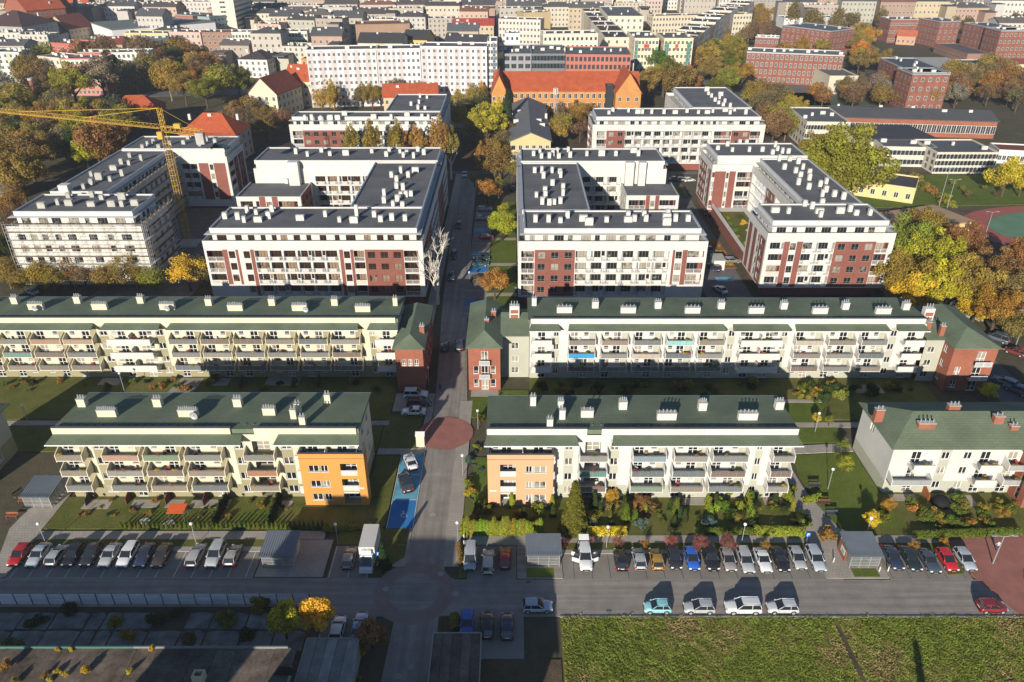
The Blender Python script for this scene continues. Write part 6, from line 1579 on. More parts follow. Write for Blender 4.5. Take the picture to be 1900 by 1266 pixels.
def car_meshes(ty):
    L, W, Hh, gr, rr_, rf, cw, bz = CT[ty]
    st = [(0,.50,.84),(.012,.72,.92),(.04,bz-.06,.96),(.12,bz,1),(.35,bz,1),(.6,bz-.01,1),(cw,bz-.03,.99),(cw+.10,bz-.08,.98),(.93,bz-.2,.92),(.982,bz-.36,.84),(1.0,.42,.76)]
    b = MB(); ring = []
    for (fx_, zt, fw) in st:
        x = (fx_-.5)*L; w_ = W/2*fw
        pts = [(-w_*.88,.20),(-w_,.36),(-w_,zt-.2),(-w_*.95,zt-.04),(-w_*.5,zt+.02),(w_*.5,zt+.02),(w_*.95,zt-.04),(w_,zt-.2),(w_,.36),(w_*.88,.20)]
        ring.append([len(b.v)+k for k in range(10)]); b.v += [(x,y_,z_) for y_, z_ in pts]
    for i in range(len(ring)-1):
        for k in range(9):
            b.f.append((ring[i][k], ring[i][k+1], ring[i+1][k+1], ring[i+1][k])); b.m.append(0)
    b.f.append(tuple(ring[0])); b.m.append(0); b.f.append(tuple(reversed(ring[-1]))); b.m.append(0)
    X = lambda f: (f-.5)*L
    zb = bz-.03; wb = W/2*.93; wr = W/2*.76; zr = Hh-.05
    # roof skin with a slight camber
    n = 6
    for i in range(n):
        f0 = rr_-.02 + (rf-rr_+.03)*i/n; f1 = rr_-.02 + (rf-rr_+.03)*(i+1)/n
        cz = lambda t: zr + .05*math.sin(math.pi*min(1,max(0,(t-rr_)/(rf-rr_))))
        for (ya, yb, da, db) in ((-wr,-wr*.6,-.05,0),(-wr*.6,wr*.6,0,0),(wr*.6,wr,0,-.05)):
            b.quad((X(f0),ya,cz(f0)+da), (X(f1),ya,cz(f1)+da), (X(f1),yb,cz(f1)+db), (X(f0),yb,cz(f0)+db))
    for s_ in (-1,1):
        for (f0, f1) in ((gr,rr_-.01),(cw,rf+.01)): b.tube((X(f0),s_*wb,zb-.02), (X(f1),s_*wr,zr), .055, 4, .05)
        m = (rr_+rf)/2-.02
        b.tube((X(m),s_*wb*1.0,zb-.02), (X(m),s_*wr*1.0,zr), .05, 4, .045)
        b.tube((X(rr_),s_*wr,zr-.02), (X(rf),s_*wr,zr-.02), .05, 4)
        b.box(X(cw-.03)-.08, X(cw-.03)+.08, s_*(W/2+.02)-.09, s_*(W/2+.02)+.09, zb, zb+.13)
    tr = MB()
    for s_ in (-1,1):
        tr.box(X(.30), X(.70), s_*W/2-.02 if s_ > 0 else s_*W/2-.012, s_*W/2+.012 if s_ > 0 else s_*W/2+.02, .22, .33)
        tr.box(X(.5)-.012, X(.5)+.012, s_*(W/2-.004)-.006, s_*(W/2-.004)+.006, .35, zb-.14)
        tr.box(X(.66)-.012, X(.66)+.012, s_*(W/2-.004)-.006, s_*(W/2-.004)+.006, .35, zb-.14)
        for fx_ in (.19,.80): tr.tube((X(fx_), s_*(W/2-.03), .33), (X(fx_), s_*(W/2+.006), .33), (.31 if ty != 'suv' else .37)+.06, 14)
    tr.box(L/2-.05, L/2+.012, -W*.27, W*.27, .40, .56); tr.box(L/2-.09, L/2+.004, -W*.36, W*.36, .22, .33); tr.box(-L/2-.008, -L/2+.06, -W*.38, W*.38, .24, .40)
    trim = tr.mesh('trim', TYRE)
    body = b.mesh('body', CARPAINT, True)
    def q(*p): m = MB(); m.quad(*p); return m
    ws = q((X(cw),-wb,zb), (X(cw),wb,zb), (X(rf),wr,zr), (X(rf),-wr,zr)).mesh('windscreen', CARGLASS)
    rw = q((X(gr),wb,zb), (X(gr),-wb,zb), (X(rr_),-wr,zr), (X(rr_),wr,zr)).mesh('rear_window', CARGLASS)
    sw = [q((X(gr),s_*wb,zb), (X(cw),s_*wb,zb), (X(rf),s_*wr,zr), (X(rr_),s_*wr,zr)).mesh('side_window', CARGLASS) for s_ in (-1,1)]
    rad = .31 if ty != 'suv' else .37
    wb_ = MB(); wb_.tube((0,-.1,0), (0,.1,0), rad, 14); wh = wb_.mesh('wheel', TYRE)
    rb = MB(); rb.tube((0,.1,0), (0,.112,0), rad*.66, 10); ri = rb.mesh('rim', GREYMETAL)
    hl = MB(); hl.hexa([(0,-.17,0),(.06,-.13,0),(.0,.17,0),(-.1,.17,0)], [(-.05,-.17,.14),(.0,-.13,.14),(-.05,.17,.14),(-.14,.17,.14)]); hm = hl.mesh('headlight', LIGHTW)
    tl = MB(); tl.box(-.03,.04,-.12,.12,0,.26); tm = tl.mesh('tail_light', LIGHTR)
    pl = MB(); pl.box(-.01,.01,-.26,.26,0,.11); pm = pl.mesh('number_plate', PLATE)
    return dict(trim=trim, L=L, W=W, rad=rad, body=body, ws=ws, rw=rw, sw=sw, wh=wh, ri=ri, hl=hm, tl=tm, pl=pm, bz=bz)
def car(x, y, rz, ty, col, label, group, z=.02, name='parked_car', cat='car', rs=1.0):
    M = cached(('car',ty), lambda: car_meshes(ty)); L, W = M['L'], M['W']
    root = E(name, (x,y,z), rz); T(root, label, cat, group)
    O('trim', M['trim'], root)
    O('body', M['body'], root, color=col); O('windscreen', M['ws'], root); O('rear_window', M['rw'], root)
    for s_ in M['sw']: O('side_window', s_, root)
    for fx_ in (.19, .80):
        for s_ in (-1, 1):
            wo = O('wheel', M['wh'], root, ((fx_-.5)*L, s_*(W/2-.09), M['rad']), 0 if s_ > 0 else math.pi); O('rim', M['ri'], wo)
    for s_ in (-1, 1):
        O('headlight', M['hl'], root, (L/2-.05, s_*W*.34, M['bz']-.40), 0, (1,s_ if s_ > 0 else -1,1)); O('tail_light', M['tl'], root, (-L/2+.05, s_*W*.40, M['bz']-.34))
    O('number_plate', M['pl'], root, (L/2+.0, 0, .36)); O('number_plate', M['pl'], root, (-L/2-.0, 0, .62))
    return root
SIL = (.42,.44,.46); WHT = (.72,.73,.74); BLK = (.02,.02,.024); DBL = (.03,.045,.085); GRY = (.22,.23,.24); RED = (.42,.02,.018)
F_, B_ = -math.pi/2, math.pi/2   # nose to the viewer / tail to the viewer
gl = 'cars parked in the lower left row'
for k, (px, ty, c, d, lab) in enumerate((
 (39,'hatch',RED,F_,'red hatchback at the left end of the lower left parking row'), (74,'sedan',(.40,.45,.50),F_,'silver blue saloon beside the red hatchback'),
 (108,'hatch',SIL,B_,'silver hatchback with its tail to the road, left row'), (138,'hatch',BLK,F_,'black hatchback right of the tail-out silver hatchback'),
 (171,'hatch',(.03,.03,.035),F_,'black hatchback with bright headlights, left row'), (206,'sedan',SIL,F_,'silver saloon left of the white hatchback, left row'),
 (239,'estate',WHT,F_,'white car in the middle of the lower left row'), (271,'sedan',DBL,F_,'dark blue saloon right of the white car'),
 (303,'sedan',(.06,.045,.04),F_,'dark brown saloon before the gap in the left row'), (366,'estate',(.45,.44,.44),B_,'silver estate with red tail lights after the gap'),
 (402,'suv',SIL,F_,'silver tall car between two tail-out cars, left row'), (434,'hatch',(.36,.35,.33),B_,'grey hatchback at the right end of the left row'))):
    x, y = G(px, 1035); car(x, y, d, ty, c, lab, gl)
x, y = G(649,1040); car(x, y, B_, 'hatch', (.36,.32,.29), 'bronze hatchback beside the white box truck', gl)
gr_ = 'cars parked in the lower right row'
for (px, py, ty, c, d, lab) in (
 (873,1040,'van',SIL,F_,'silver van by the street corner'), (906,1047,'estate',(.50,.47,.43),B_,'champagne estate with glass roof beside the silver van'), (937,1040,'hatch',(.34,.015,.02),B_,'red hatchback in shade left of the bin shelter'),
 (1151,1043,'hatch',BLK,B_,'black hatchback with red tail lights, tail to the road'), (1185,1041,'hatch',SIL,B_,'silver hatchback with tail to the road, right row'), (1217,1042,'hatch',(.42,.25,.045),B_,'golden hatchback with tail to the road'),
 (1250,1040,'hatch',(.03,.033,.045),F_,'black hatchback right of the golden hatchback'), (1283,1042,'hatch',(.03,.13,.55),F_,'bright blue hatchback in the right row'), (1317,1040,'suv',BLK,F_,'black tall car right of the bright blue hatchback'),
 (1350,1044,'hatch',(.30,.28,.28),F_,'grey hatchback right of the black tall car'), (1382,1045,'estate',SIL,F_,'silver estate with roof rails left of the white saloon'), (1414,1044,'sedan',WHT,F_,'white saloon in the right row'),
 (1446,1042,'sedan',BLK,F_,'black saloon right of the white saloon'), (1478,1041,'hatch',(.38,.39,.40),F_,'silver hatchback two from the bin shelter'), (1512,1042,'estate',(.44,.48,.52),F_,'silver estate next to the right bin shelter'),
 (1654,1039,'sedan',DBL,F_,'dark blue saloon right of the right bin shelter'), (1687,1041,'sedan',(.02,.035,.04),F_,'dark green saloon second right of the bin shelter'), (1721,1045,'sedan',(.06,.08,.11),F_,'dark grey saloon left of the red car'),
 (1755,1044,'hatch',(.55,.02,.03),F_,'red hatchback near the right end of the row'), (1788,1043,'hatch',(.40,.45,.49),F_,'silver hatchback at the right end of the row')):
    x, y = G(px, py); car(x, y, d, ty, c, lab, gr_)
ge = 'cars parked along the meadow kerb'
for (px, py, ty, c, d, lab) in ((997,1130,'hatch',(.38,.46,.55),0,'silver blue hatchback in the shade at the kerb'), (1219,1132,'mini',(.28,.60,.66),math.pi,'small light blue car at the meadow kerb'), (1296,1132,'hatch',(.42,.44,.46),math.pi,'silver hatchback left of the white off-roader'),
 (1377,1132,'suv',WHT,math.pi,'white off-roader with dark sunroof at the meadow kerb'), (1450,1132,'hatch',(.55,.57,.60),math.pi,'pale silver coupe right of the white off-roader'), (1838,1131,'small',(.26,.02,.03),0,'dark red hatchback alone at the right end of the road')):
    x, y = G(px, py); car(x, y, d, ty, c, lab, ge)
gs = 'cars parked on the side streets'
for (px, py, ty, c, d, lab) in (
 (628,1172,'hatch',WHT,F_+math.pi,'white car behind the felt roofed garage'), (668,1168,'sedan',(.34,.40,.58),F_+math.pi,'pale blue car behind the red-brown bush'), (867,1163,'hatch',(.03,.12,.42),F_,'blue hatchback below the street corner'), (904,1165,'hatch',BLK,B_,'black car between two blue cars in shade'), (941,1167,'hatch',DBL,B_,'dark blue car beside the shaded ground'),
 (772,736,'suv',WHT,0,'white off-roader by the brick tower'), (778,752,'estate',BLK,0,'black car between the two white cars'), (768,768,'sedan',WHT,math.pi,'white coupe with black roof by the lawn'),
 (826,646,'hatch',BLK,B_,'dark car in shade between the brick towers, left'), (853,644,'suv',(.05,.04,.06),B_,'dark tall car in shade between the brick towers, right'),
 (762,861,'sedan',WHT,B_+.35,'white saloon standing askew on blue bay'), (753,900,'suv',(.04,.045,.055),F_+.32+math.pi,'black off-roader standing askew on blue bay'),
 (862,327,'sedan',WHT,F_,'white car driving on the upper street'), (901,361,'suv',WHT,0,'white car first of the upper street parking'), (900,391,'estate',(.30,.36,.46),0,'silver blue car second of the upper street parking'), (895,408,'hatch',(.30,.38,.50),0,'pale blue car beside the yellow-green maple'),
 (903,443,'hatch',(.45,.02,.04),0,'red car in the upper street parking'), (893,482,'estate',(.02,.07,.09),0,'dark teal car in the upper street parking, rear'), (891,493,'sedan',(.03,.09,.10),0,'dark teal car in the upper street parking, front'), (886,522,'small',(.05,.05,.06),0,'dark small car near the orange maple'),
 (851,422,'hatch',BLK,F_,'black car at the left kerb of the upper street'), (842,477,'estate',(.02,.025,.04),F_,'dark car in the left lane below the white tree'), (838,517,'hatch',(.04,.05,.06),F_,'dark grey car in the left lane near the white tree'),
 (1336,541,'sedan',WHT,B_+.4,'white car in the lane between two white blocks'), (1324,500,'suv',DBL,B_+.3,'dark blue car behind the white car in the lane'), (1358,487,'estate',GRY,0,'grey car on blue bay beside the brick block'), (1318,394,'hatch',BLK,0,'black car in the lane by the ochre flower bed, rear'), (1320,401,'estate',BLK,0,'black car in the lane by the ochre flower bed, front'),
 (1316,468,'hatch',(.03,.04,.07),F_,'dark blue car near the white garage box'), (1252,335,'sedan',GRY,.2,'grey car behind the courtyard wing, left'), (1266,336,'hatch',(.3,.3,.32),.2,'grey car behind the courtyard wing, middle'), (1279,337,'hatch',WHT,.2,'white car behind the courtyard wing, right'),
 (1782,570,'van',WHT,2.5,'white van among the fallen leaves'), (1803,592,'sedan',(.25,.28,.20),2.6,'pale green car among the fallen leaves'), (1850,632,'van',(.10,.12,.16),2.3,'dark van in the right side street'), (1882,657,'hatch',(.20,.03,.03),2.3,'dark red car in the right side street'), (1862,712,'estate',(.30,.33,.38),2.2,'grey blue car at the right edge, upper'), (1885,728,'suv',(.10,.11,.16),2.2,'dark car at the right edge, lower'),
 (951,352,'hatch',BLK,B_,'black car on the green strip path'), (60,545,'sedan',(.30,.36,.38),2.6,'pale car under bare trees at left'), (612,250,'hatch',GRY,0,'grey car behind the birches')):
    x, y = G(px, py); car(x, y, d, ty, c, lab, gs)
# white car with every door and the tailgate open
x, y = G(1085,1040); oc = car(x, y, F_, 'suv', WHT, 'white car with all doors and tailgate open', gr_)
b = MB(); b.box(0,1.0,-.03,.03,.3,.95); b.box(.05,.95,-.02,.02,.95,1.0); dm = b.mesh('door', CARPAINT)
b = MB(); b.quad((.08,0,1.0),(.92,0,1.0),(.75,0,1.5),(.2,0,1.5)); dg = b.mesh('door_window', CARGLASS)
for xx in (.75, -.35):
    for s_ in (-1, 1):
        d_ = O('door', dm, oc, (xx, s_*.93, 0), math.pi - s_*1.15, color=WHT); O('door_window', dg, d_)
b = MB(); b.hexa([(-2.3,-.75,1.6),(-2.3,.75,1.6),(-3.15,.7,1.9),(-3.15,-.7,1.9)], [(-2.3,-.75,1.66),(-2.3,.75,1.66),(-3.15,.7,1.96),(-3.15,-.7,1.96)]); O('tailgate', b.mesh('tailgate', CARPAINT), oc, color=WHT)
# box truck
x, y = G(685,1040)
tk = E('box_truck', (x,y+.3,.02), F_); T(tk, 'white refrigerated box truck parked beside the young spruce', 'truck')
b = MB(); b.box(-3.6,1.0,-1.1,1.1,.75,3.15); O('cargo_box', b.mesh('cargo_box', WHITE), tk)
b = MB(); b.hexa([(1.05,-.98,.4),(3.1,-.92,.4),(3.1,.92,.4),(1.05,.98,.4)], [(1.05,-.95,2.25),(1.75,-.82,2.25),(1.75,.82,2.25),(1.05,.95,2.25)])
b.hexa([(1.75,-.9,.4),(3.15,-.88,.4),(3.15,.88,.4),(1.75,.9,.4)], [(1.8,-.88,1.35),(3.0,-.8,1.05),(3.0,.8,1.05),(1.8,.88,1.35)]); O('cab', b.mesh('cab', CARPAINT), tk, color=WHT)
b = MB(); b.quad((2.68,-.84,1.24),(2.68,.84,1.24),(1.83,.80,2.18),(1.83,-.80,2.18)); O('windscreen', b.mesh('windscreen', CARGLASS), tk)
b = MB(); b.box(1.0,1.55,-.7,.7,2.35,2.95); b.tube((1.3,-.3,2.95),(1.3,-.3,3.0),.22,10); b.tube((1.3,.3,2.95),(1.3,.3,3.0),.22,10); O('cooling_unit', b.mesh('cooling_unit', PVC), tk)
M = cached(('car','suv'), lambda: car_meshes('suv'))
for xx in (-2.4, 2.3):
    for s_ in (-1,1): wo = O('wheel', M['wh'], tk, (xx,s_*.9,.37), 0 if s_ > 0 else math.pi); O('rim', M['ri'], wo)
for s_ in (-1,1): O('headlight', M['hl'], tk, (3.05,s_*.65,.75)); b = MB(); b.box(1.95,2.1,s_*1.12-.12,s_*1.12+.12,1.3,1.65); O('mirror', b.mesh('mirror', DKMETAL), tk)
b = MB(); b.box(-3.5,1.2,-.5,.5,.45,.74); O('chassis', b.mesh('chassis', DKMETAL), tk)
# white van corner at the right edge
x, y = G(1912,1120); car(x+1.2, y, 1.2, 'van', WHT, 'white van cut by the right picture edge', ge)

# ------------------------------------------------------------------ lamps, shelters, benches, signs
def lamp_meshes():
    b = MB(); b.tube((0,0,0),(0,0,3.75),.06,6,.045); p = b.mesh('pole', GREYMETAL)
    b = MB(); r_ = .24
    for i in range(6):
        for j in range(10):
            a0, a1 = math.pi*i/6, math.pi*(i+1)/6; c0, c1 = 2*math.pi*j/10, 2*math.pi*(j+1)/10
            s_ = lambda a, c: (r_*math.sin(a)*math.cos(c), r_*math.sin(a)*math.sin(c), 3.95+r_*math.cos(a))
            b.quad(s_(a1,c0), s_(a1,c1), s_(a0,c1), s_(a0,c0))
    return p, b.mesh('lamp_globe', GLOBE, True)
LP, LG = lamp_meshes()
for (px, py, lab) in ((86,1011,'before the left end of the cream block'),(365,1011,'behind the gap in the left parking row'),(628,1012,'beside the left bin shelter'),(850,1009,'at the street corner hedge'),(1125,1017,'behind the black tail-out hatchback'),(1375,1012,'behind the silver estate with roof rails'),
    (1605,1000,'behind the right bin shelter'),(887,797,'by the red paved circle'),(859,882,'beside the garden of the salmon cube'),(231,726,'between the two cream blocks'),(54,787,'left of the cream block roof'),(1536,908,'on the lawn path between the right blocks'),(1512,802,'on the lawn by the small yellow tree'),(796,715,'at the foot of the brick tower')):
    x, y = G(px, py); o = E('globe_lamp', (x,y,.08)); T(o, 'white globe lamp on slim pole '+lab, 'street lamp', 'globe lamps'); O('pole', LP, o); O('lamp_globe', LG, o)
for (px, py, h_, lab) in ((1757,387,9,'at the school meadow'),(1823,452,9,'at the sports track'),(1742,383,12,'plain mast by the white kerb dots'),(1842,1046,5,'at the red paved entrance'),(1885,640,8,'over the right side street')):
    x, y = G(px, py); o = E('street_lamp', (x,y,.05)); T(o, 'pale street lamp with arm '+lab, 'street lamp', 'tall street lamps')
    b = MB(); b.tube((0,0,0),(0,0,h_),.1,6,.06); O('pole', b.mesh('pole', STEEL), o)
    b = MB(); b.tube((0,0,h_),(1.3,0,h_+.25),.05,5); b.box(1.1,1.8,-.14,.14,h_+.16,h_+.3); b.tube((0,0,h_),(-1.3,0,h_+.25),.05,5); b.box(-1.8,-1.1,-.14,.14,h_+.16,h_+.3); O('lamp_head', b.mesh('lamp_head', STEEL), o)
SHROOF = mat('shelter_roof_metal', (.20,.23,.27), rough=.45, metal=.2, var=.08)
def shelter(x0, x1, y0, y1, label, z=2.45):
    o = E('bin_shelter', (x0,y0,.1)); T(o, label, 'bin shelter', 'slatted bin shelters'); L = x1-x0; D = y1-y0
    b = MB(); n = int(L/.28)
    for k in range(n):
        a = -.3 + (L+.6)*k/n; c = -.3 + (L+.6)*(k+1)/n; m = (a+c)/2
        b.hexa([(a,-.35,z-.25),(c,-.35,z-.25),(c,D+.35,z+.2),(a,D+.35,z+.2)], [(a,-.35,z-.19),(c,-.35,z-.19),(c,D+.35,z+.26),(a,D+.35,z+.26)])
        b.box(a, a+.06, -.35, D+.35, z-.05, z-.04)
        b.hexa([(a,-.36,z-.19),(a+.05,-.36,z-.19),(a+.05,D+.36,z+.26),(a,D+.36,z+.26)], [(a,-.36,z-.13),(a+.05,-.36,z-.13),(a+.05,D+.36,z+.32),(a,D+.36,z+.32)])
    O('roof', b.mesh('roof', SHROOF), o)
    for k in range(4):
        b = MB(); x = L*k/3; b.box(x-.05,x+.05,-.05,.05,0,z-.3); O('post', b.mesh('post', STEEL), o); b = MB(); b.box(x-.05,x+.05,D-.05,D+.05,0,z+.1); O('post', b.mesh('post', STEEL), o)
    for q in range(7):
        zz = .25 + q*.28
        b = MB(); b.box(.06,L-.06,-.03,.03,zz,zz+.13); O('slat', b.mesh('slat', STEEL), o)
        for xx in (0, L):
            b = MB(); b.box(xx-.03,xx+.03,.06,D-.06,zz,zz+.13); O('slat', b.mesh('slat', STEEL), o)
    b = MB(); b.box(L*.2,L*.75,D*.3,D*.7,0,1.25); O('bin', b.mesh('bin', cmat((.06,.12,.08))), o)
    return o
a = G(984,1067); c = G(1028,1067); shelter(2.2, 6.6, 76.6, 79.8, 'grey metal bin shelter with slatted sides left of the open white car')
shelter(-34.6, -30.4, 76.3, 80.4, 'grey metal bin shelter at the end of the left parking row')
x = shelter(47.0, 51.0, 76.4, 80.2, 'grey metal bin shelter with noticeboard in the right parking row')
b = MB(); b.box(-.35,-.25,1.0,3.4,0,1.9); nb = O('notice_wall', b.mesh('notice_wall', BRICKR), x); b = MB(); b.box(-.40,-.36,1.3,2.6,.8,1.8); O('poster', b.mesh('poster', cmat((.55,.62,.6))), nb); b = MB(); b.box(-.425,-.41,1.5,2.2,.95,1.35); O('poster_print', b.mesh('poster_print', cmat((.10,.45,.30))), nb)
shelter(-74.6, -70.6, 88.6, 92.6, 'grey metal bin shelter beside the left end of the cream block')
def bench(px, py, rz, col, lab):
    x, y = G(px, py); o = E('bench', (x,y,.1), rz); T(o, lab, 'bench', 'park benches')
    for k in range(3):
        b = MB(); b.box(-.9,.9,-.25+k*.17,-.12+k*.17,.42,.46); O('slat', b.mesh('slat', cmat(col)), o)
    b = MB(); b.box(-.9,.9,.26,.3,.6,.92); O('backrest', b.mesh('backrest', cmat(col)), o)
    for xx in (-.7,.7): b = MB(); b.box(xx-.04,xx+.04,-.25,.3,0,.42); b.box(xx-.04,xx+.04,.24,.26,.42,.9); O('leg', b.mesh('leg', DKMETAL), o)
for a in ((1528,938,0,(.16,.05,.04),'dark red bench behind the small hedge on the right path'),(1510,906,0,(.06,.05,.05),'dark bench on the right path nearest the buildings'),(1543,958,0,(.05,.06,.10),'dark blue bench in front of the right bin shelter'),(46,934,0,(.35,.10,.05),'orange red bench on the gravel at left'),(24,962,0,(.30,.09,.05),'orange red bench nearest the left parking row'),(36,920,1.2,(.08,.06,.05),'dark bench on the left lawn'),(84,922,1.0,(.08,.06,.05),'dark bench near the left bin shelter')): bench(*a)
def sign(px, py, h_, lab, kind='p'):
    x, y = G(px, py); o = E('road_sign', (x,y,.05)); T(o, lab, 'road sign', 'blue parking signs')
    b = MB(); b.tube((0,0,0),(0,0,h_),.035,5); O('pole', b.mesh('pole', STEEL), o)
    b = MB(); b.box(-.32,.32,-.06,-.035,h_-.7,h_); pl = O('sign_plate', b.mesh('sign_plate', cmat((.02,.16,.55))), o)
    b = MB(); b.box(-.14,-.06,-.075,-.062,h_-.6,h_-.1); b.box(-.06,.12,-.075,-.062,h_-.17,h_-.1); b.box(-.06,.12,-.075,-.062,h_-.4,h_-.33); b.box(.08,.15,-.075,-.062,h_-.33,h_-.17); O('letter', b.mesh('letter', PVC), pl)
sign(738,556,2.6,'blue parking sign at the corner of the left courtyard block, left one'); sign(767,556,2.6,'blue parking sign at the corner of the left courtyard block, right one'); sign(957,552,2.6,'blue parking sign at the left corner of the right courtyard block'); sign(1494,1014,2.6,'blue parking sign behind the silver hatchbacks'); sign(705,1050,2.6,'blue parking sign beside the box truck'); sign(871,520,2.4,'blue parking sign beside the orange maple')
for k, (px, py) in enumerate(((1546,1044),(1631,1061),(1647,1061),(861,1000),(861,1012),(840,1142))):
    x, y = G(px, py); b = MB(); b.tube((0,0,0),(0,0,.85),.09,8); o = O('bollard', b.mesh('bollard', WHITE), None, (x,y,.08)); T(o, 'white bollard %s' % ['left of the right bin shelter','right of the right bin shelter, first','right of the right bin shelter, second','at the hedge corner, upper','at the hedge corner, lower','at the lower roundabout'][k], 'bollard', 'white bollards')
x, y = G(781,826)
ki = E('utility_kiosk', (x,y,.06)); T(ki, 'white gabled utility kiosk beside the red paved circle', 'kiosk')
b = MB(); b.box(-.7,.7,-.6,.6,0,2.2); O('body', b.mesh('body', CREAM), ki); b = MB(); b.hexa([(-.8,-.7,2.2),(.8,-.7,2.2),(.8,.7,2.2),(-.8,.7,2.2)], [(-.8,0,2.8),(.8,0,2.8),(.8,.01,2.8),(-.8,.01,2.8)]); O('roof', b.mesh('roof', WHITE), ki)
b = MB(); b.box(52.0-52,54.8-52,0,4.4,0,2.6); gb = O('garage_box', b.mesh('garage_box', WHITE), None, (51.8,178.4,.0)); T(gb, 'small white garage box with grey roof in the lane', 'garage'); b = MB(); b.box(-.2,3.0,-.2,4.6,2.6,2.75); O('roof', b.mesh('roof', CONCR), gb)
# metal fence beside the shaded road
fe = E('metal_fence', (-76,69.9,0)); T(fe, 'long white sheet metal fence with posts beside the shaded road', 'fence')
SHEET = mat('fence_sheet', (.80,.84,.88), rough=.5, var=.08, scale=.5, rnd=.12)
b = MB(); b.hexa([(.05,-.03,0),(2.1,-.03,0),(2.1,.02,0),(.05,.02,0)], [(.05,-.05,.28),(2.1,-.05,.28),(2.1,.0,.28),(.05,.0,.28)]); slm = b.mesh('slat', SHEET)
b = MB(); b.box(-.05,.05,-.09,.06,0,2.05); fpm = b.mesh('post', DKMETAL)
for k in range(23):
    O('post', fpm, fe, (k*2.15,0,0))
    for q in range(6): O('slat', slm, fe, (k*2.15,0,.12+q*.31))
O('post', fpm, fe, (23*2.15,0,0))
# ruined flat roofed shed and garages at the lower edge
OLDROOF = mat('old_felt', (.13,.10,.078), var=.55, scale=.45, var2=.3, scale2=3, rnd=.25)
ru = E('ruined_shed', (-76,38,0)); T(ru, 'derelict flat roofed shed with weeds growing on it', 'shed')
b = MB(); b.box(0,50.6,0,19.6,0,6.6); O('wall', b.mesh('wall', CONCR), ru)
xx = -.1; rr = random.Random(3)
while xx < 50.5:
    w_ = rr.choice((2.4,3.1,4.2))
    b = MB(); dz = rr.uniform(0,.08)
    b.hexa([(xx,-.1,6.6),(xx+w_-.06,-.1,6.6),(xx+w_-.06,19.7,6.6),(xx,19.7,6.6)], [(xx,-.1,6.7+dz),(xx+w_-.06,-.1,6.75),(xx+w_-.06,19.7,6.7+dz),(xx,19.7,6.78)]); O('roof_sheet', b.mesh('roof_sheet', OLDROOF), ru); xx += w_
b = MB(); b.box(-.2,33,19.62,19.78,6.65,7.0); O('parapet_edge', b.mesh('parapet_edge', cmat((.06,.17,.135))), ru)
b = MB(); b.box(33.05,50.6,19.62,19.78,6.65,7.0); O('parapet_edge', b.mesh('parapet_edge', cmat((.20,.22,.23))), ru)
x, y = G(371,1262,6.8); b = MB()
for q in ((-.6,-.4,-.5,.5),(.4,.6,-.5,.5),(-.4,.4,-.5,-.3),(-.4,.4,.3,.5)): b.box(*q,0,1.2)
O('chimney_stub', b.mesh('chimney_stub', cmat((.55,.46,.32))), ru, (x+76,y-38,6.7))
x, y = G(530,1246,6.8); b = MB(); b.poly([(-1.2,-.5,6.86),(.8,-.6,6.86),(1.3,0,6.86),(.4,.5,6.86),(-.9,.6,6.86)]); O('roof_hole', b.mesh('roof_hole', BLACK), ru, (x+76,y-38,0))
def garage(pts, z, label, m):
    W_ = [Vector(G(px,py,z)) for px, py in pts]; o = E('felt_roofed_garage', (W_[3].x,W_[3].y-8,0)); T(o, label, 'garage', 'felt roofed garages'); x0 = min(W_[0].x,W_[3].x); x1 = W_[1].x; y1 = W_[0].y; rl = o.location
    b = MB(); b.box(x0-rl.x,x1-rl.x,0,y1-rl.y,0,z-.1); O('wall', b.mesh('wall', CONCR), o)
    n = 5
    for k in range(n):
        a = x0 + (x1-x0)*k/n; c = x0 + (x1-x0)*(k+1)/n
        b = MB(); b.hexa([(a-rl.x+.02,-.1,z-.1),(c-rl.x-.02,-.1,z-.1),(c-rl.x-.02,y1-rl.y+.1,z-.1),(a-rl.x+.02,y1-rl.y+.1,z-.1)], [(a-rl.x+.02,-.1,z),(c-rl.x-.02,-.1,z+.04),(c-rl.x-.02,y1-rl.y+.1,z+.04),(a-rl.x+.02,y1-rl.y+.1,z)]); O('roof_sheet', b.mesh('roof_sheet', m), o)
    b = MB()
    for q in ((x0-rl.x-.12,x0-rl.x,-.1,y1-rl.y+.12),(x1-rl.x,x1-rl.x+.12,-.1,y1-rl.y+.12),(x0-rl.x,x1-rl.x,y1-rl.y+.1,y1-rl.y+.22)): b.box(*q,z-.15,z+.1)
    O('roof_edge', b.mesh('roof_edge', KERB), o)
garage([(588,1187),(665,1187),(655,1266),(548,1266)], 3.2, 'grey striped felt roofed garage at the lower edge', mat('grey_felt', (.30,.285,.26), var=.3, scale=.6, rnd=.3, var2=.15, scale2=5))
garage([(805,1177),(892,1177),(888,1266),(800,1266)], 3.2, 'dark felt roofed garage beside the lower street', OLDROOF)
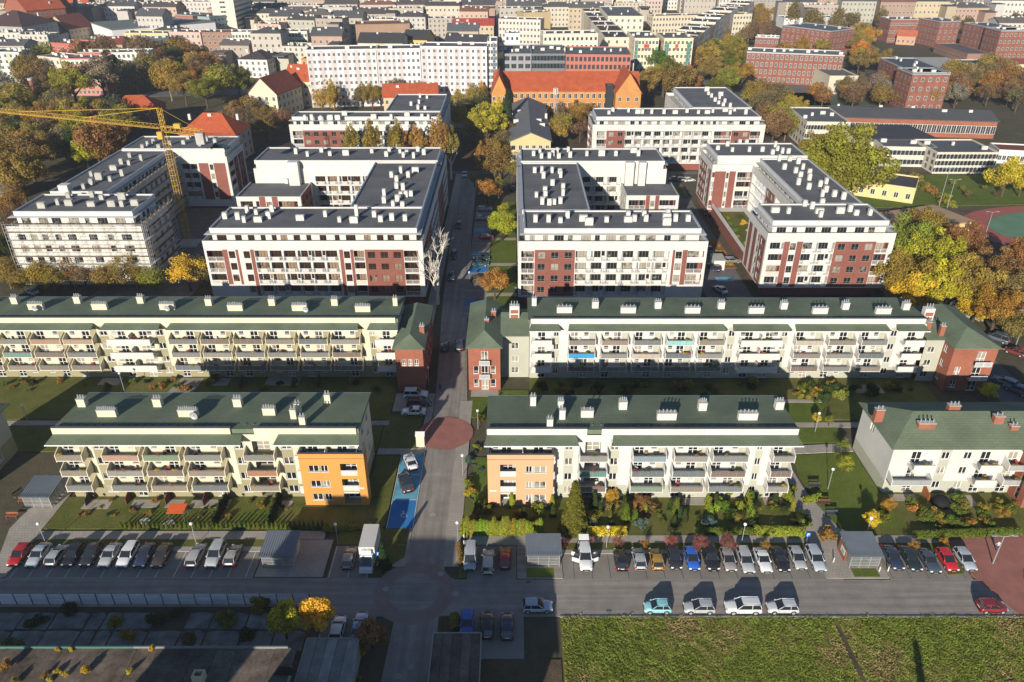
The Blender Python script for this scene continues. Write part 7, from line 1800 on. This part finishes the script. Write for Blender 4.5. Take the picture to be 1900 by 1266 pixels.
# ------------------------------------------------------------------ tower crane
cr = E('tower_crane', (-89.6,196,0)); T(cr, 'yellow tower crane with long jib over the unfinished block', 'crane')
def lattice(name, p, q, w_, n, tri=False, r_=.07, top=None):
    b = MB(); p = Vector(p); q = Vector(q); d = (q-p).normalized(); u = d.cross(Vector((0,0,1)));
    if u.length < .1: u = Vector((1,0,0))
    u.normalize(); v_ = u.cross(d).normalized()
    c = [u*w_/2+v_*w_/2, -u*w_/2+v_*w_/2, -u*w_/2-v_*w_/2, u*w_/2-v_*w_/2] if not tri else [u*w_/2, -u*w_/2, v_*w_*1.0]
    m = len(c)
    for k in c: b.tube(p+k, q+k, r_*1.5, 4, cap=False)
    L = (q-p).length
    for i in range(n):
        a0 = p + d*(L*i/n); a1 = p + d*(L*(i+1)/n)
        for k in range(m):
            b.tube(a0+c[k], a1+c[(k+1)%m], r_, 3, cap=False); b.tube(a0+c[k], a0+c[(k+1)%m], r_, 3, cap=False)
    return O(name, b.mesh(name, YELLOW), cr)
lattice('mast', (0,0,0), (0,0,31.0), 1.4, 22, False, .036)
jd = Vector((-57,25,-1.3)).normalized()
lattice('jib', (-1,.4,31.8), tuple(Vector((0,0,31.8))+jd*66), 1.05, 44, True, .028)
lattice('counter_jib', (0,0,31.8), tuple(Vector((0,0,31.8))-jd*13), 1.3, 8, False, .05)
lattice('tower_head', (0,0,31), (0,0,37), .9, 4, False, .05)
b = MB(); t = Vector((0,0,37))
for s_ in (30, 55, -12): b.tube(t, Vector((0,0,32.4))+jd*s_, .06, 3, cap=False)
O('tie_bar', b.mesh('tie_bar', YELLOW), cr)
b = MB(); e = Vector((0,0,32))-jd*12; b.box(e.x-1.0,e.x+1.0,e.y-.8,e.y+.8,29.2,32); O('counterweight', b.mesh('counterweight', CONCR), cr)
b = MB(); e = Vector((0,0,32))-jd*5; b.box(e.x-.8,e.x+.8,e.y-.6,e.y+.6,32.5,33.6); O('winch', b.mesh('winch', YELLOW), cr)
b = MB(); b.box(-1.2,.1,-2.0,-.8,29.6,31.4); O('cab', b.mesh('cab', YELLOW), cr)
b = MB(); b.box(-2.6,2.6,-2.6,2.6,0,.6); O('base', b.mesh('base', CONCR), cr)
gt = O('tarpaulin', crown(91, 10, .1) if False else None, None, (-88.6,229,16.2)); 
b = MB(); rr = random.Random(8)
for i in range(7):
    for j in range(5):
        z_ = lambda a, c_: 2.6 - .5*abs(a-3.5) - .35*c_ + math.sin(a*2.3+c_)*.35
        f = lambda a, c_: (a*.75, -1.2+c_*.9 - (1.2 if c_ == 0 else 0), max(-.8 if c_ == 0 else .1, z_(a,c_)))
        b.quad(f(i,j), f(i+1,j), f(i+1,j+1), f(i,j+1))
gt.data = None
bpy.data.objects.remove(gt)
gt = O('tarpaulin', b.mesh('tarpaulin', mat('green_tarp', (.015,.13,.075), rough=.5, var=.25, scale=1), True), None, (-91.2,227.2,18.0)); T(gt, 'dark green tarpaulin heap on the roof corner of the unfinished block', 'tarpaulin')
# ------------------------------------------------------------------ gardens
def thuja(x, y, h_, lab, col='lime', grp='columnar hedge conifers', r_=None):
    return tree(x, y, r_ or h_*.24, col, lab, 'thuja', hc=h_/2, name='columnar_conifer', group=grp, cat='conifer')
for k in range(24):
    px = 862 + k*6.1; x, y = G(px, 990); thuja(x, y+rng.uniform(-.1,.1), rng.uniform(2.0,3.3), 'yellow-green columnar conifer in the corner hedge, %s from the street' % nth(k), 'lime')
for k in range(46):
    x = -58 + k*.68
    if x > -27: break
    thuja(x, 84.2+rng.uniform(-.1,.1), rng.uniform(.9,1.5), 'small green hedge conifer before the cream block gardens, %s from left' % nth(k), 'green', 'small hedge conifers before the cream block')
for k in range(11):
    thuja(-36.2 + rng.uniform(-.1,.1), 84.6+k*.6, rng.uniform(1.6,2.2), 'dark hedge conifer between two cream block gardens, %s from the front' % nth(k), 'dark', 'garden dividing hedges'); thuja(-44.4 + rng.uniform(-.1,.1), 84.6+k*.6, rng.uniform(1.4,2.0), 'dark hedge conifer left of the small lawn, %s from the front' % nth(k), 'dark', 'garden dividing hedges')
for j, (px0, py0, px1, py1, n, c, h_) in enumerate(((1395,965,1385,925,7,'lime',2.4),(1470,945,1450,915,6,'lime',2.4),(1318,960,1312,930,6,'lime',2.2))):
    for k in range(n):
        x, y = G(px0+(px1-px0)*k/n, py0+(py1-py0)*k/n); thuja(x, y, rng.uniform(.85,1.1)*h_, 'light green conifer in the %s row dividing the right gardens, %s from front' % (ORD[j], nth(k)), c, 'light green dividing conifers')
def hedge_box(px0, py0, px1, py1, r_, col, lab, n):
    """clipped hedge: one plant body of leaf clumps"""
    A = Vector(G(px0,py0)); B = Vector(G(px1,py1)); L = (B-A).length; d = (B-A)/L
    r = np.random.default_rng(n); m = int(L*260); t = r.random(m)*L; a = r.uniform(0,math.pi,m); rad = r_*np.where(r.random(m)<.3, r.random(m)**.5, 1.0)
    off = np.cos(a)*rad; z = np.sin(a)*rad*1.3 + .15; P = np.stack([A.x + d.x*t - d.y*off, A.y + d.y*t + d.x*off, z],1); N_ = np.stack([-d.y*np.cos(a), d.x*np.cos(a), np.sin(a)],1)
    P -= np.array((A.x,A.y,0)); o = E('hedge', (A.x,A.y,.05)); T(o, lab, 'hedge', 'garden hedges')
    O('foliage', leaf_mesh('foliage', P, N_, .22, r.uniform(.3,.7,m), 1.3, n), o, color=CC[col])
    b = MB(); b.tube((0,0,.1),(d.x*L,d.y*L,.1),.08,4); O('stem', b.mesh('stem', BARK), o)
hedge_box(1088,990,1162,990,.75,'yellow','bright yellow clipped hedge behind the parking row',1); hedge_box(1400,990,1490,992,.85,'lime','long light green clipped hedge near the path',2); hedge_box(1695,997,1890,990,.7,'green','low dark green hedge along the far right garden',3); hedge_box(1290,990,1395,990,.6,'green','mixed green hedge in the middle of the right gardens',4)
hb = [(x_, y_) for x_ in (62,66) for y_ in (183,188,193,198,203,208)]
for k, (x_, y_) in enumerate(hb):
    o = tree(x_+rng.uniform(-.6,.6), y_, rng.uniform(.6,1.1), rng.choice(('green','olive','rust','gold','dark')), 'shrub on the raised garden terrace of the right white block, %s' % nth(k), 'shrub', name='shrub', group='raised terrace shrubs', cat='shrub'); o.location.z = 3.15
for k in range(16):
    x_ = 53.2 + (k%4)*1.25 + rng.uniform(-.3,.3); y_ = 182 + (k//4)*4.2 + rng.uniform(-.4,.4)
    tree(x_, y_, rng.uniform(.6,.9), 'ochre', 'ochre cushion shrub in the lane flower bed, %s' % nth(k), 'shrub', name='shrub', group='ochre cushions in the lane flower bed', cat='shrub', squash=.7)
hedge_box(1490,933,1520,925,.6,'lime','small clipped hedge between two benches',5); hedge_box(600,986,690,980,.4,'olive','low thin hedge beside the left bin shelter',6)
G1 = [('the salmon cube gardens', (868,900,1495,985), 97, (.4,1.15), ['green','olive','rust','green','blue','dark','bronze','green','dark','lime','green','olive']),
      ('the strip beside the salmon cube', (868,830,902,960), 16, (.35,.7), ['green','gold','rust','blue','lime']),
      ('the long white block gardens', (1000,712,1700,740), 44, (.5,1.2), ['dark','rust','green','olive','bronze','dark']),
      ('the far right block gardens', (1640,935,1895,985), 34, (.5,1.1), ['orange','olive','green','olive','bronze','green','green']),
      ('the orange cube block terraces', (110,928,560,962), 22, (.3,.7), ['rust','olive','green','bronze','dark']),
      ('the long cream block gardens', (0,705,720,726), 34, (.4,.8), ['dark','olive','rust','green']),
      ('the green corner by the right path', (1480,720,1575,745), 14, (.6,1.3), ['green','olive','dark','gold'])]
for lab, (xa, ya, xb, yb), n, rad, cols_ in G1:
    pts = sorted([(rng.uniform(xa,xb), rng.uniform(ya,yb)) for _ in range(n)])
    for k, (px, py) in enumerate(pts):
        x, y = G(px, py); c = rng.choice(cols_)
        tree(x, y, rng.uniform(*rad), c, '%s shrub, %s from left in %s' % (c, nth(k), lab), 'shrub', name='shrub', group=lab, cat='shrub', squash=rng.uniform(.8,1.5))
# street side red saplings and small single trees
for k, (px, py, r_, c) in enumerate(((1006,1000,9,'pinkish'),(1046,1008,11,'crimson'),(1096,1003,9,'pinkish'),(1146,1004,11,'crimson'),(1196,1009,8,'orange'),(1247,1003,13,'crimson'),(1299,1008,15,'crimson'),(1351,1006,17,'crimson'),(1421,1010,10,'orange'),(1697,1012,10,'orange'),(1752,1005,8,'orange'))):
    ptree(px, py, r_*1.05, c, '%s sapling on the verge behind the right parking row, %s from left' % (c if c != 'pinkish' else 'pink', nth(k)), 'sparse', 1.7, group='red saplings behind the right parking row', name='sapling')
for k in range(26):
    x_ = rng.uniform(-6,42); y_ = rng.uniform(84.5,89.6)
    thuja(x_, y_, rng.uniform(1.5,3.2), 'single garden conifer of the salmon cube gardens, %s placed' % nth(k), rng.choice(('green','dark','lime','dark')), 'single conifers in the salmon cube gardens')
for (px, py, r_, c, kd, hk, lab) in ((1066,940,27,'green','conif',2.2,'broad dark green conifer in front of the white block'),(710,1030,13,'pine','conif',2.4,'young spruce beside the white box truck'),(1515,775,9,'yellow','round',1.6,'small yellow tree at the lawn lamp'),(1540,780,9,'olive','sparse',1.6,'thin dark tree beside the small yellow tree'),(1567,825,13,'olive','sparse',1.6,'thin green tree on the lawn, upper'),(1571,860,15,'yellowgreen','sparse',1.6,'thin yellow-green tree on the lawn, lower'),
    (1618,965,17,'yellow','round',1.2,'yellow shrub tree beside the lawn'),(1648,935,15,'orange','round',1.2,'orange shrub tree at the right garden corner'),(1555,845,7,'olive','sparse',1.7,'tiny thin tree on the lawn'),(1190,930,15,'rust','round',1.3,'rusty shrub tree before the middle balconies'),(1135,920,13,'gold','round',1.3,'golden shrub tree before the white block'),(1535,985,16,'bronze','shrub',1,'dry brown shrub behind the right bin shelter'),(890,775,12,'green','round',1.1,'round green tree at the path by the red paved circle'),(1835,725,16,'yellow','round',1.2,'yellow tree at the right side street'),(1862,790,0,'gold','round',1,'')):
    if r_: ptree(px, py, r_, c, lab, kd, hk, name='shrub' if kd == 'shrub' else 'tree', cat='shrub' if kd == 'shrub' else 'tree')
for k, (px, py, r_, c) in enumerate(((160,1243,8,'gold'),(105,1245,6,'gold'),(240,1243,6,'gold'),(10,1235,10,'bronze'),(90,1260,5,'gold'),(28,1262,7,'ochre'),(120,1250,5,'gold'),(80,1250,6,'bronze'),(280,1200,5,'gold'),(130,1203,4,'gold'),(105,1203,4,'gold'))):
    x, y = G(px, py, 7.2); o = tree(x, y, r_/PXM(y,7), c, '%s weed growing on the derelict shed roof, %s from the roof list' % (c, nth(k)) if False else '%s weed bush on the derelict shed roof, %s' % (c, ['large one in the middle','second left of the chimney stub','right one near the shadow','leftmost pale clump','small one at the lower edge','at the lower left corner','beside the large one','left of the large one','at the back edge right','at the back edge middle','at the back edge left'][k]), 'shrub', name='weed', group='weeds on the derelict roof', cat='weed', squash=1.6); o.location.z = 6.75
for k, (px, py, r_, c) in enumerate(((672,1192,9,'gold'),(652,1172,7,'orange'),(664,1240,6,'gold'),(563,1258,7,'gold'),(529,1198,8,'gold'))):
    x, y = G(px, py, 2); tree(x, y, r_/PXM(y,2), c, '%s sapling by the grey garage, %s' % (c, ['at its right edge','behind its right corner','lower at its right edge','at its lower left','behind the yellow-green tree'][k]), 'shrub', name='sapling', group='saplings by the grey garage', squash=1.8)
for k, (px, py) in enumerate(((290,1150),(130,1135),(480,1130),(30,1200),(350,1190),(215,1160),(240,1180),(420,1155),(460,1185),(70,1160),(330,1140))):
    x, y = G(px, py); tree(x, y, rng.uniform(.6,1.5), rng.choice(('dark','dark','olive','brown')), 'weed clump on the concrete slabs, %s' % ['middle','left below the fence','right below the fence','far left','by the shed edge','between the slab rows, left','by the shed, left of middle','right of middle','by the shed, right','left of the second slab','above the middle slabs'][k], 'shrub', name='weed', group='weeds on the slabs', cat='weed')
hedge_box(500,1142,560,1140,.5,'dark','dark overgrown bush row at the fence end',8); hedge_box(843,1145,846,1172,.6,'olive','narrow overgrown bed beside the lower street',9); hedge_box(856,1050,852,1012,.35,'bronze','narrow brown shrub bed at the corner parking',10)
# patios, walls, garden furniture
for (px0, py0, px1, py1) in ((150,945,212,928),(240,943,300,928),(305,943,345,928),(350,943,430,928),(505,945,545,930),(1100,945,1130,930),(1265,938,1330,925),(1420,938,1470,925),(1655,930,1695,918),(1755,940,1800,920),(490,716,560,700),(385,716,430,702),(180,715,230,702),(1580,730,1630,715)):
    a = G(px0,py0); c = G(px1,py1); rect('patio', min(a[0],c[0]), max(a[0],c[0]), a[1], c[1], .1, WALKW)
for k, (px, py) in enumerate(((270,968),(315,972))):
    x, y = G(px, py); b = MB(); pts = [(math.cos(t)*rng.uniform(.6,1.1), math.sin(t)*rng.uniform(.5,.9)) for t in np.arange(0,6.2,.6)]; b.prism(pts,0,.12); o = O('paved_seat', b.mesh('paved_seat', CONCR), None, (x,y,.06)); T(o, 'pale irregular stone seat on the lawn, %s one' % ('left','right')[k], 'stone seat')
x, y = G(333,962); aw = E('garden_awning', (x,y,.06)); T(aw, 'orange awning over a cream block garden', 'awning')
for k in range(4): b = MB(); b.box((-1,1)[k%2]*1.1-.03,(-1,1)[k%2]*1.1+.03,(-.7,.7)[k//2]-.03,(-.7,.7)[k//2]+.03,0,1.9); O('post', b.mesh('post', DKMETAL), aw)
b = MB(); b.hexa([(-1.3,-.9,1.7),(1.3,-.9,1.7),(1.3,.9,2.0),(-1.3,.9,2.0)], [(-1.3,-.9,1.75),(1.3,-.9,1.75),(1.3,.9,2.05),(-1.3,.9,2.05)]); O('canopy', b.mesh('canopy', cmat((.62,.11,.03))), aw)
x, y = G(1745,935); tp = E('covered_furniture', (x,y,.1)); T(tp, 'garden furniture under a black cover on the far right patio', 'furniture cover'); 
b = MB(); b.tube((0,0,0),(0,0,1.0),1.5,12,1.0); O('cover', b.mesh('cover', BLACK, True), tp)
# garden dividing walls of timber
for k, (px, py, c) in enumerate(((160,940,(.05,.045,.045)),(235,937,(.16,.05,.045)),(308,938,(.16,.05,.04)),(378,940,(.14,.045,.045)),(1722,930,(.30,.10,.04)),(590,720,(.10,.04,.04)),(445,722,(.06,.05,.05)))):
    x, y = G(px, py); b = MB(); b.hexa([(-.06,0,0),(.06,0,0),(.06,2.2,0),(-.06,2.2,0)],[(-.06,0,1.1),(.06,0,1.1),(.06,2.2,1.9),(-.06,2.2,1.9)]); o = O('privacy_screen', b.mesh('privacy_screen', cmat(c)), None, (x,y,.05)); T(o, 'timber privacy screen between terraces, %s' % ['black one at the left end','second from left, red brown','third from left, red brown','before the right balconies, red brown','orange one before the far right block','before the long cream block, right','before the long cream block, left'][k], 'privacy screen', 'privacy screens')
# plants and chairs on balconies
b = MB(); b.box(-.25,.25,-.25,.25,.40,.45); b.box(-.25,.25,.2,.25,.45,.95)
for q in ((-.22,-.22),(.22,-.22),(-.22,.22),(.22,.22)): b.box(q[0]-.02,q[0]+.02,q[1]-.02,q[1]+.02,0,.4)
chm = b.mesh('seat', PAINT)
b = MB(); b.box(-.45,.45,-.1,.1,-.1,.1); potm = b.mesh('planter', PAINT)
nb = 0
cntb = {}; FW = {1:'lowest', 2:'middle', 3:'topmost'}
for (x, y, z, w_, blk, fl) in BALC:
    for q in range(2):
        if rng.random() < .55:
            nb += 1; xx = x + rng.uniform(.6,w_-.6)
            o = O('planter', potm, None, (xx,y-1.5,z+.75), color=rng.choice(((.35,.12,.06),(.5,.5,.48),(.12,.12,.12)))); cntb[blk,fl] = cntb.get((blk,fl),0)+1; T(o, 'flower box on floor %d balcony rail of the %s, %s made out' % (fl, blk, nth(cntb[blk,fl]-1)) if False else 'flower box, %s along the %s balconies of the %s' % (nth(cntb[blk,fl]-1), FW[fl], blk), 'planter', 'flower boxes on the balconies')
            O('foliage', PRO['shrub'][nb % 3], o, (0,0,.22), 0, (.5,.22,.3), color=CC[rng.choice(('green','rust','crimson','olive','gold','green'))])
    if rng.random() < .45:
        o = O('garden_chair', chm, None, (x+rng.uniform(.7,w_-.7),y-.7,z+.02), rng.uniform(-1,1), color=rng.choice(((.05,.05,.05),(.6,.6,.58),(.25,.15,.09),(.35,.05,.06)))); cntb[blk,fl,1] = cntb.get((blk,fl,1),0)+1; T(o, 'chair, %s along the %s balconies of the %s' % (nth(cntb[blk,fl,1]-1), FW[fl], blk), 'chair', 'chairs on the balconies')
# two walkers in the shade of the brick tower
def walker(px, py, rz, coat, legs, lab, ph):
    x, y = G(px, py); root = E('person', (x,y,.09), rz); T(root, lab, 'person', 'people walking on the street')
    J = [(0,0,.95),(0,0,1.15),(0,0,1.40),(0,0,1.52),(0,.02,1.66),(.1,0,.92),(.11,.18*ph,.5),(.11,.22*ph-.16,.07),(.11,.22*ph-.02,.04),(-.1,0,.92),(-.11,-.14*ph,.5),(-.11,-.22*ph-.1,.07),(-.11,-.22*ph+.04,.04),(.2,0,1.38),(.25,-.12*ph,1.12),(.26,-.02*ph,.86),(-.2,0,1.38),(-.25,.12*ph,1.12),(-.26,.2*ph,.88)]
    Ed = [(0,1),(1,2),(2,3),(3,4),(0,5),(5,6),(6,7),(7,8),(0,9),(9,10),(10,11),(11,12),(2,13),(13,14),(14,15),(2,16),(16,17),(17,18)]
    rad = [.15,.14,.15,.06,.105,.1,.075,.05,.045,.1,.075,.05,.045,.075,.055,.045,.075,.055,.045]
    me = bpy.data.meshes.new('body'); me.from_pydata(J, Ed, []); o = O('body', me, root)
    m = o.modifiers.new('skin','SKIN'); m.use_smooth_shade = True
    for v_, r_ in zip(me.skin_vertices[0].data, rad): v_.radius = (r_,r_)
    me.skin_vertices[0].data[0].use_root = True
    o.modifiers.new('sub','SUBSURF').levels = 1
    m = bpy.data.materials.new('clothes'); m.use_nodes = True; N = m.node_tree.nodes; L = m.node_tree.links; tc = N.new('ShaderNodeTexCoord'); sp = N.new('ShaderNodeSeparateXYZ'); L.new(tc.outputs['Object'], sp.inputs[0])
    cr_ = N.new('ShaderNodeValToRGB'); cr_.color_ramp.interpolation = 'CONSTANT'; e = cr_.color_ramp.elements; e[0].color = (*legs,1); e[1].position = .47; e[1].color = (*coat,1); e2 = e.new(.77); e2.color = (.42,.25,.18,1); e3 = e.new(.86); e3.color = (.05,.03,.02,1)
    mr = N.new('ShaderNodeMapRange'); mr.inputs['From Max'].default_value = 2.0; L.new(sp.outputs[2], mr.inputs['Value']); L.new(mr.outputs[0], cr_.inputs['Fac']); L.new(cr_.outputs[0], N['Principled BSDF'].inputs['Base Color']); me.materials.append(m)
walker(806,728,.3,(.02,.02,.03),(.02,.02,.025),'person in black coat walking in the tower shade, left of two',1); walker(817,726,.2,(.03,.03,.04),(.03,.03,.05),'person in dark clothes walking in the tower shade, right of two',-1)
walker(1848,1022,0,(.45,.50,.58),(.04,.05,.09),'person in pale jacket at the red paved entrance',1)
# meadow grass
def grass(name, lab, n, col, lo, hi, seed, size=.30):
    r = np.random.default_rng(seed); x = r.uniform(6.4,70,n); y = r.uniform(52,67.55,n) + np.abs(r.normal(0,.22,n))
    f = np.sin(x*.31+1.3*seed)+np.sin(y*.55+x*.13+seed)+.8*np.sin(x*.9-y*.7)+.6*np.sin(x*2.1+y*1.7); keep = (f > lo) & (f < hi) & ~((np.abs(x-41.7) < .35))
    x, y, f = x[keep], y[keep], f[keep]; m = len(x); z = r.uniform(.02,.12,m)
    N_ = np.stack([r.normal(0,1,m), r.normal(-.4,1,m), r.uniform(.2,1.2,m)],1)
    o = O(name, leaf_mesh(name, np.stack([x,y,z+.05],1), N_, size, np.clip(.5+.22*np.sin(f*3+x),0,1), 2.0, seed), color=col); T(o, lab, 'grass', kind='stuff')
grass('meadow_grass', 'rough green meadow grass at lower right', 90000, (.25,.295,.055), -1.6, 5, 3, .14); grass('dry_grass', 'dry straw coloured tufts in the meadow', 60000, (.36,.29,.125), -5, -.25, 3, .14)
grass('meadow_weeds', 'dark green weeds in the meadow', 24000, (.17,.21,.045), .9, 5, 3, .17)
# ------------------------------------------------------------------ town behind the viewer: it casts the long shadows over the lower road
BH = 'buildings behind the viewer'
fb('apartment_slab', 'tall slab behind the viewer shading the derelict roof', (-52.4,8), (-46.2,8), 25.6, 12, (.6,.55,.45), floors=5, group=BH, world=True, chim=0)
fb('apartment_slab', 'taller slab behind the viewer shading the roundabout', (-32.5,24), (-24,24), 15.8, 12, (.6,.55,.45), floors=6, group=BH, world=True, chim=0)
fb('house', 'gabled house behind the viewer shading the corner parking', (-21.5,30), (-6,30), 11.2, 12, (.6,.5,.4), REDROOF, 'gablef', 3, rise=2.6, group=BH, world=True, chim=0, cat='house')
tree(41.5, 38, 1.1, 'dark', 'slim dark poplar below the picture edge', 'thuja', hc=4.5, name='poplar')
# ------------------------------------------------------------------ the hazy air over the town
b = MB(); b.box(-1400,1400,-280,1900,-1.5,86)
hz = O('haze', b.mesh('haze', None), kind='stuff')
hm = bpy.data.materials.new('haze_air'); hm.use_nodes = True; N = hm.node_tree.nodes; N.remove(N['Principled BSDF'])
pv = N.new('ShaderNodeVolumePrincipled'); pv.inputs['Density'].default_value = .00019; pv.inputs['Color'].default_value = (.80,.86,.95,1); pv.inputs['Anisotropy'].default_value = .2
hm.node_tree.links.new(pv.outputs[0], N['Material Output'].inputs['Volume']); hz.data.materials.clear(); hz.data.materials.append(hm)
hz['label'] = 'thin pale autumn haze over the whole town'; hz['category'] = 'haze'
sc.cycles.volume_bounces = 0
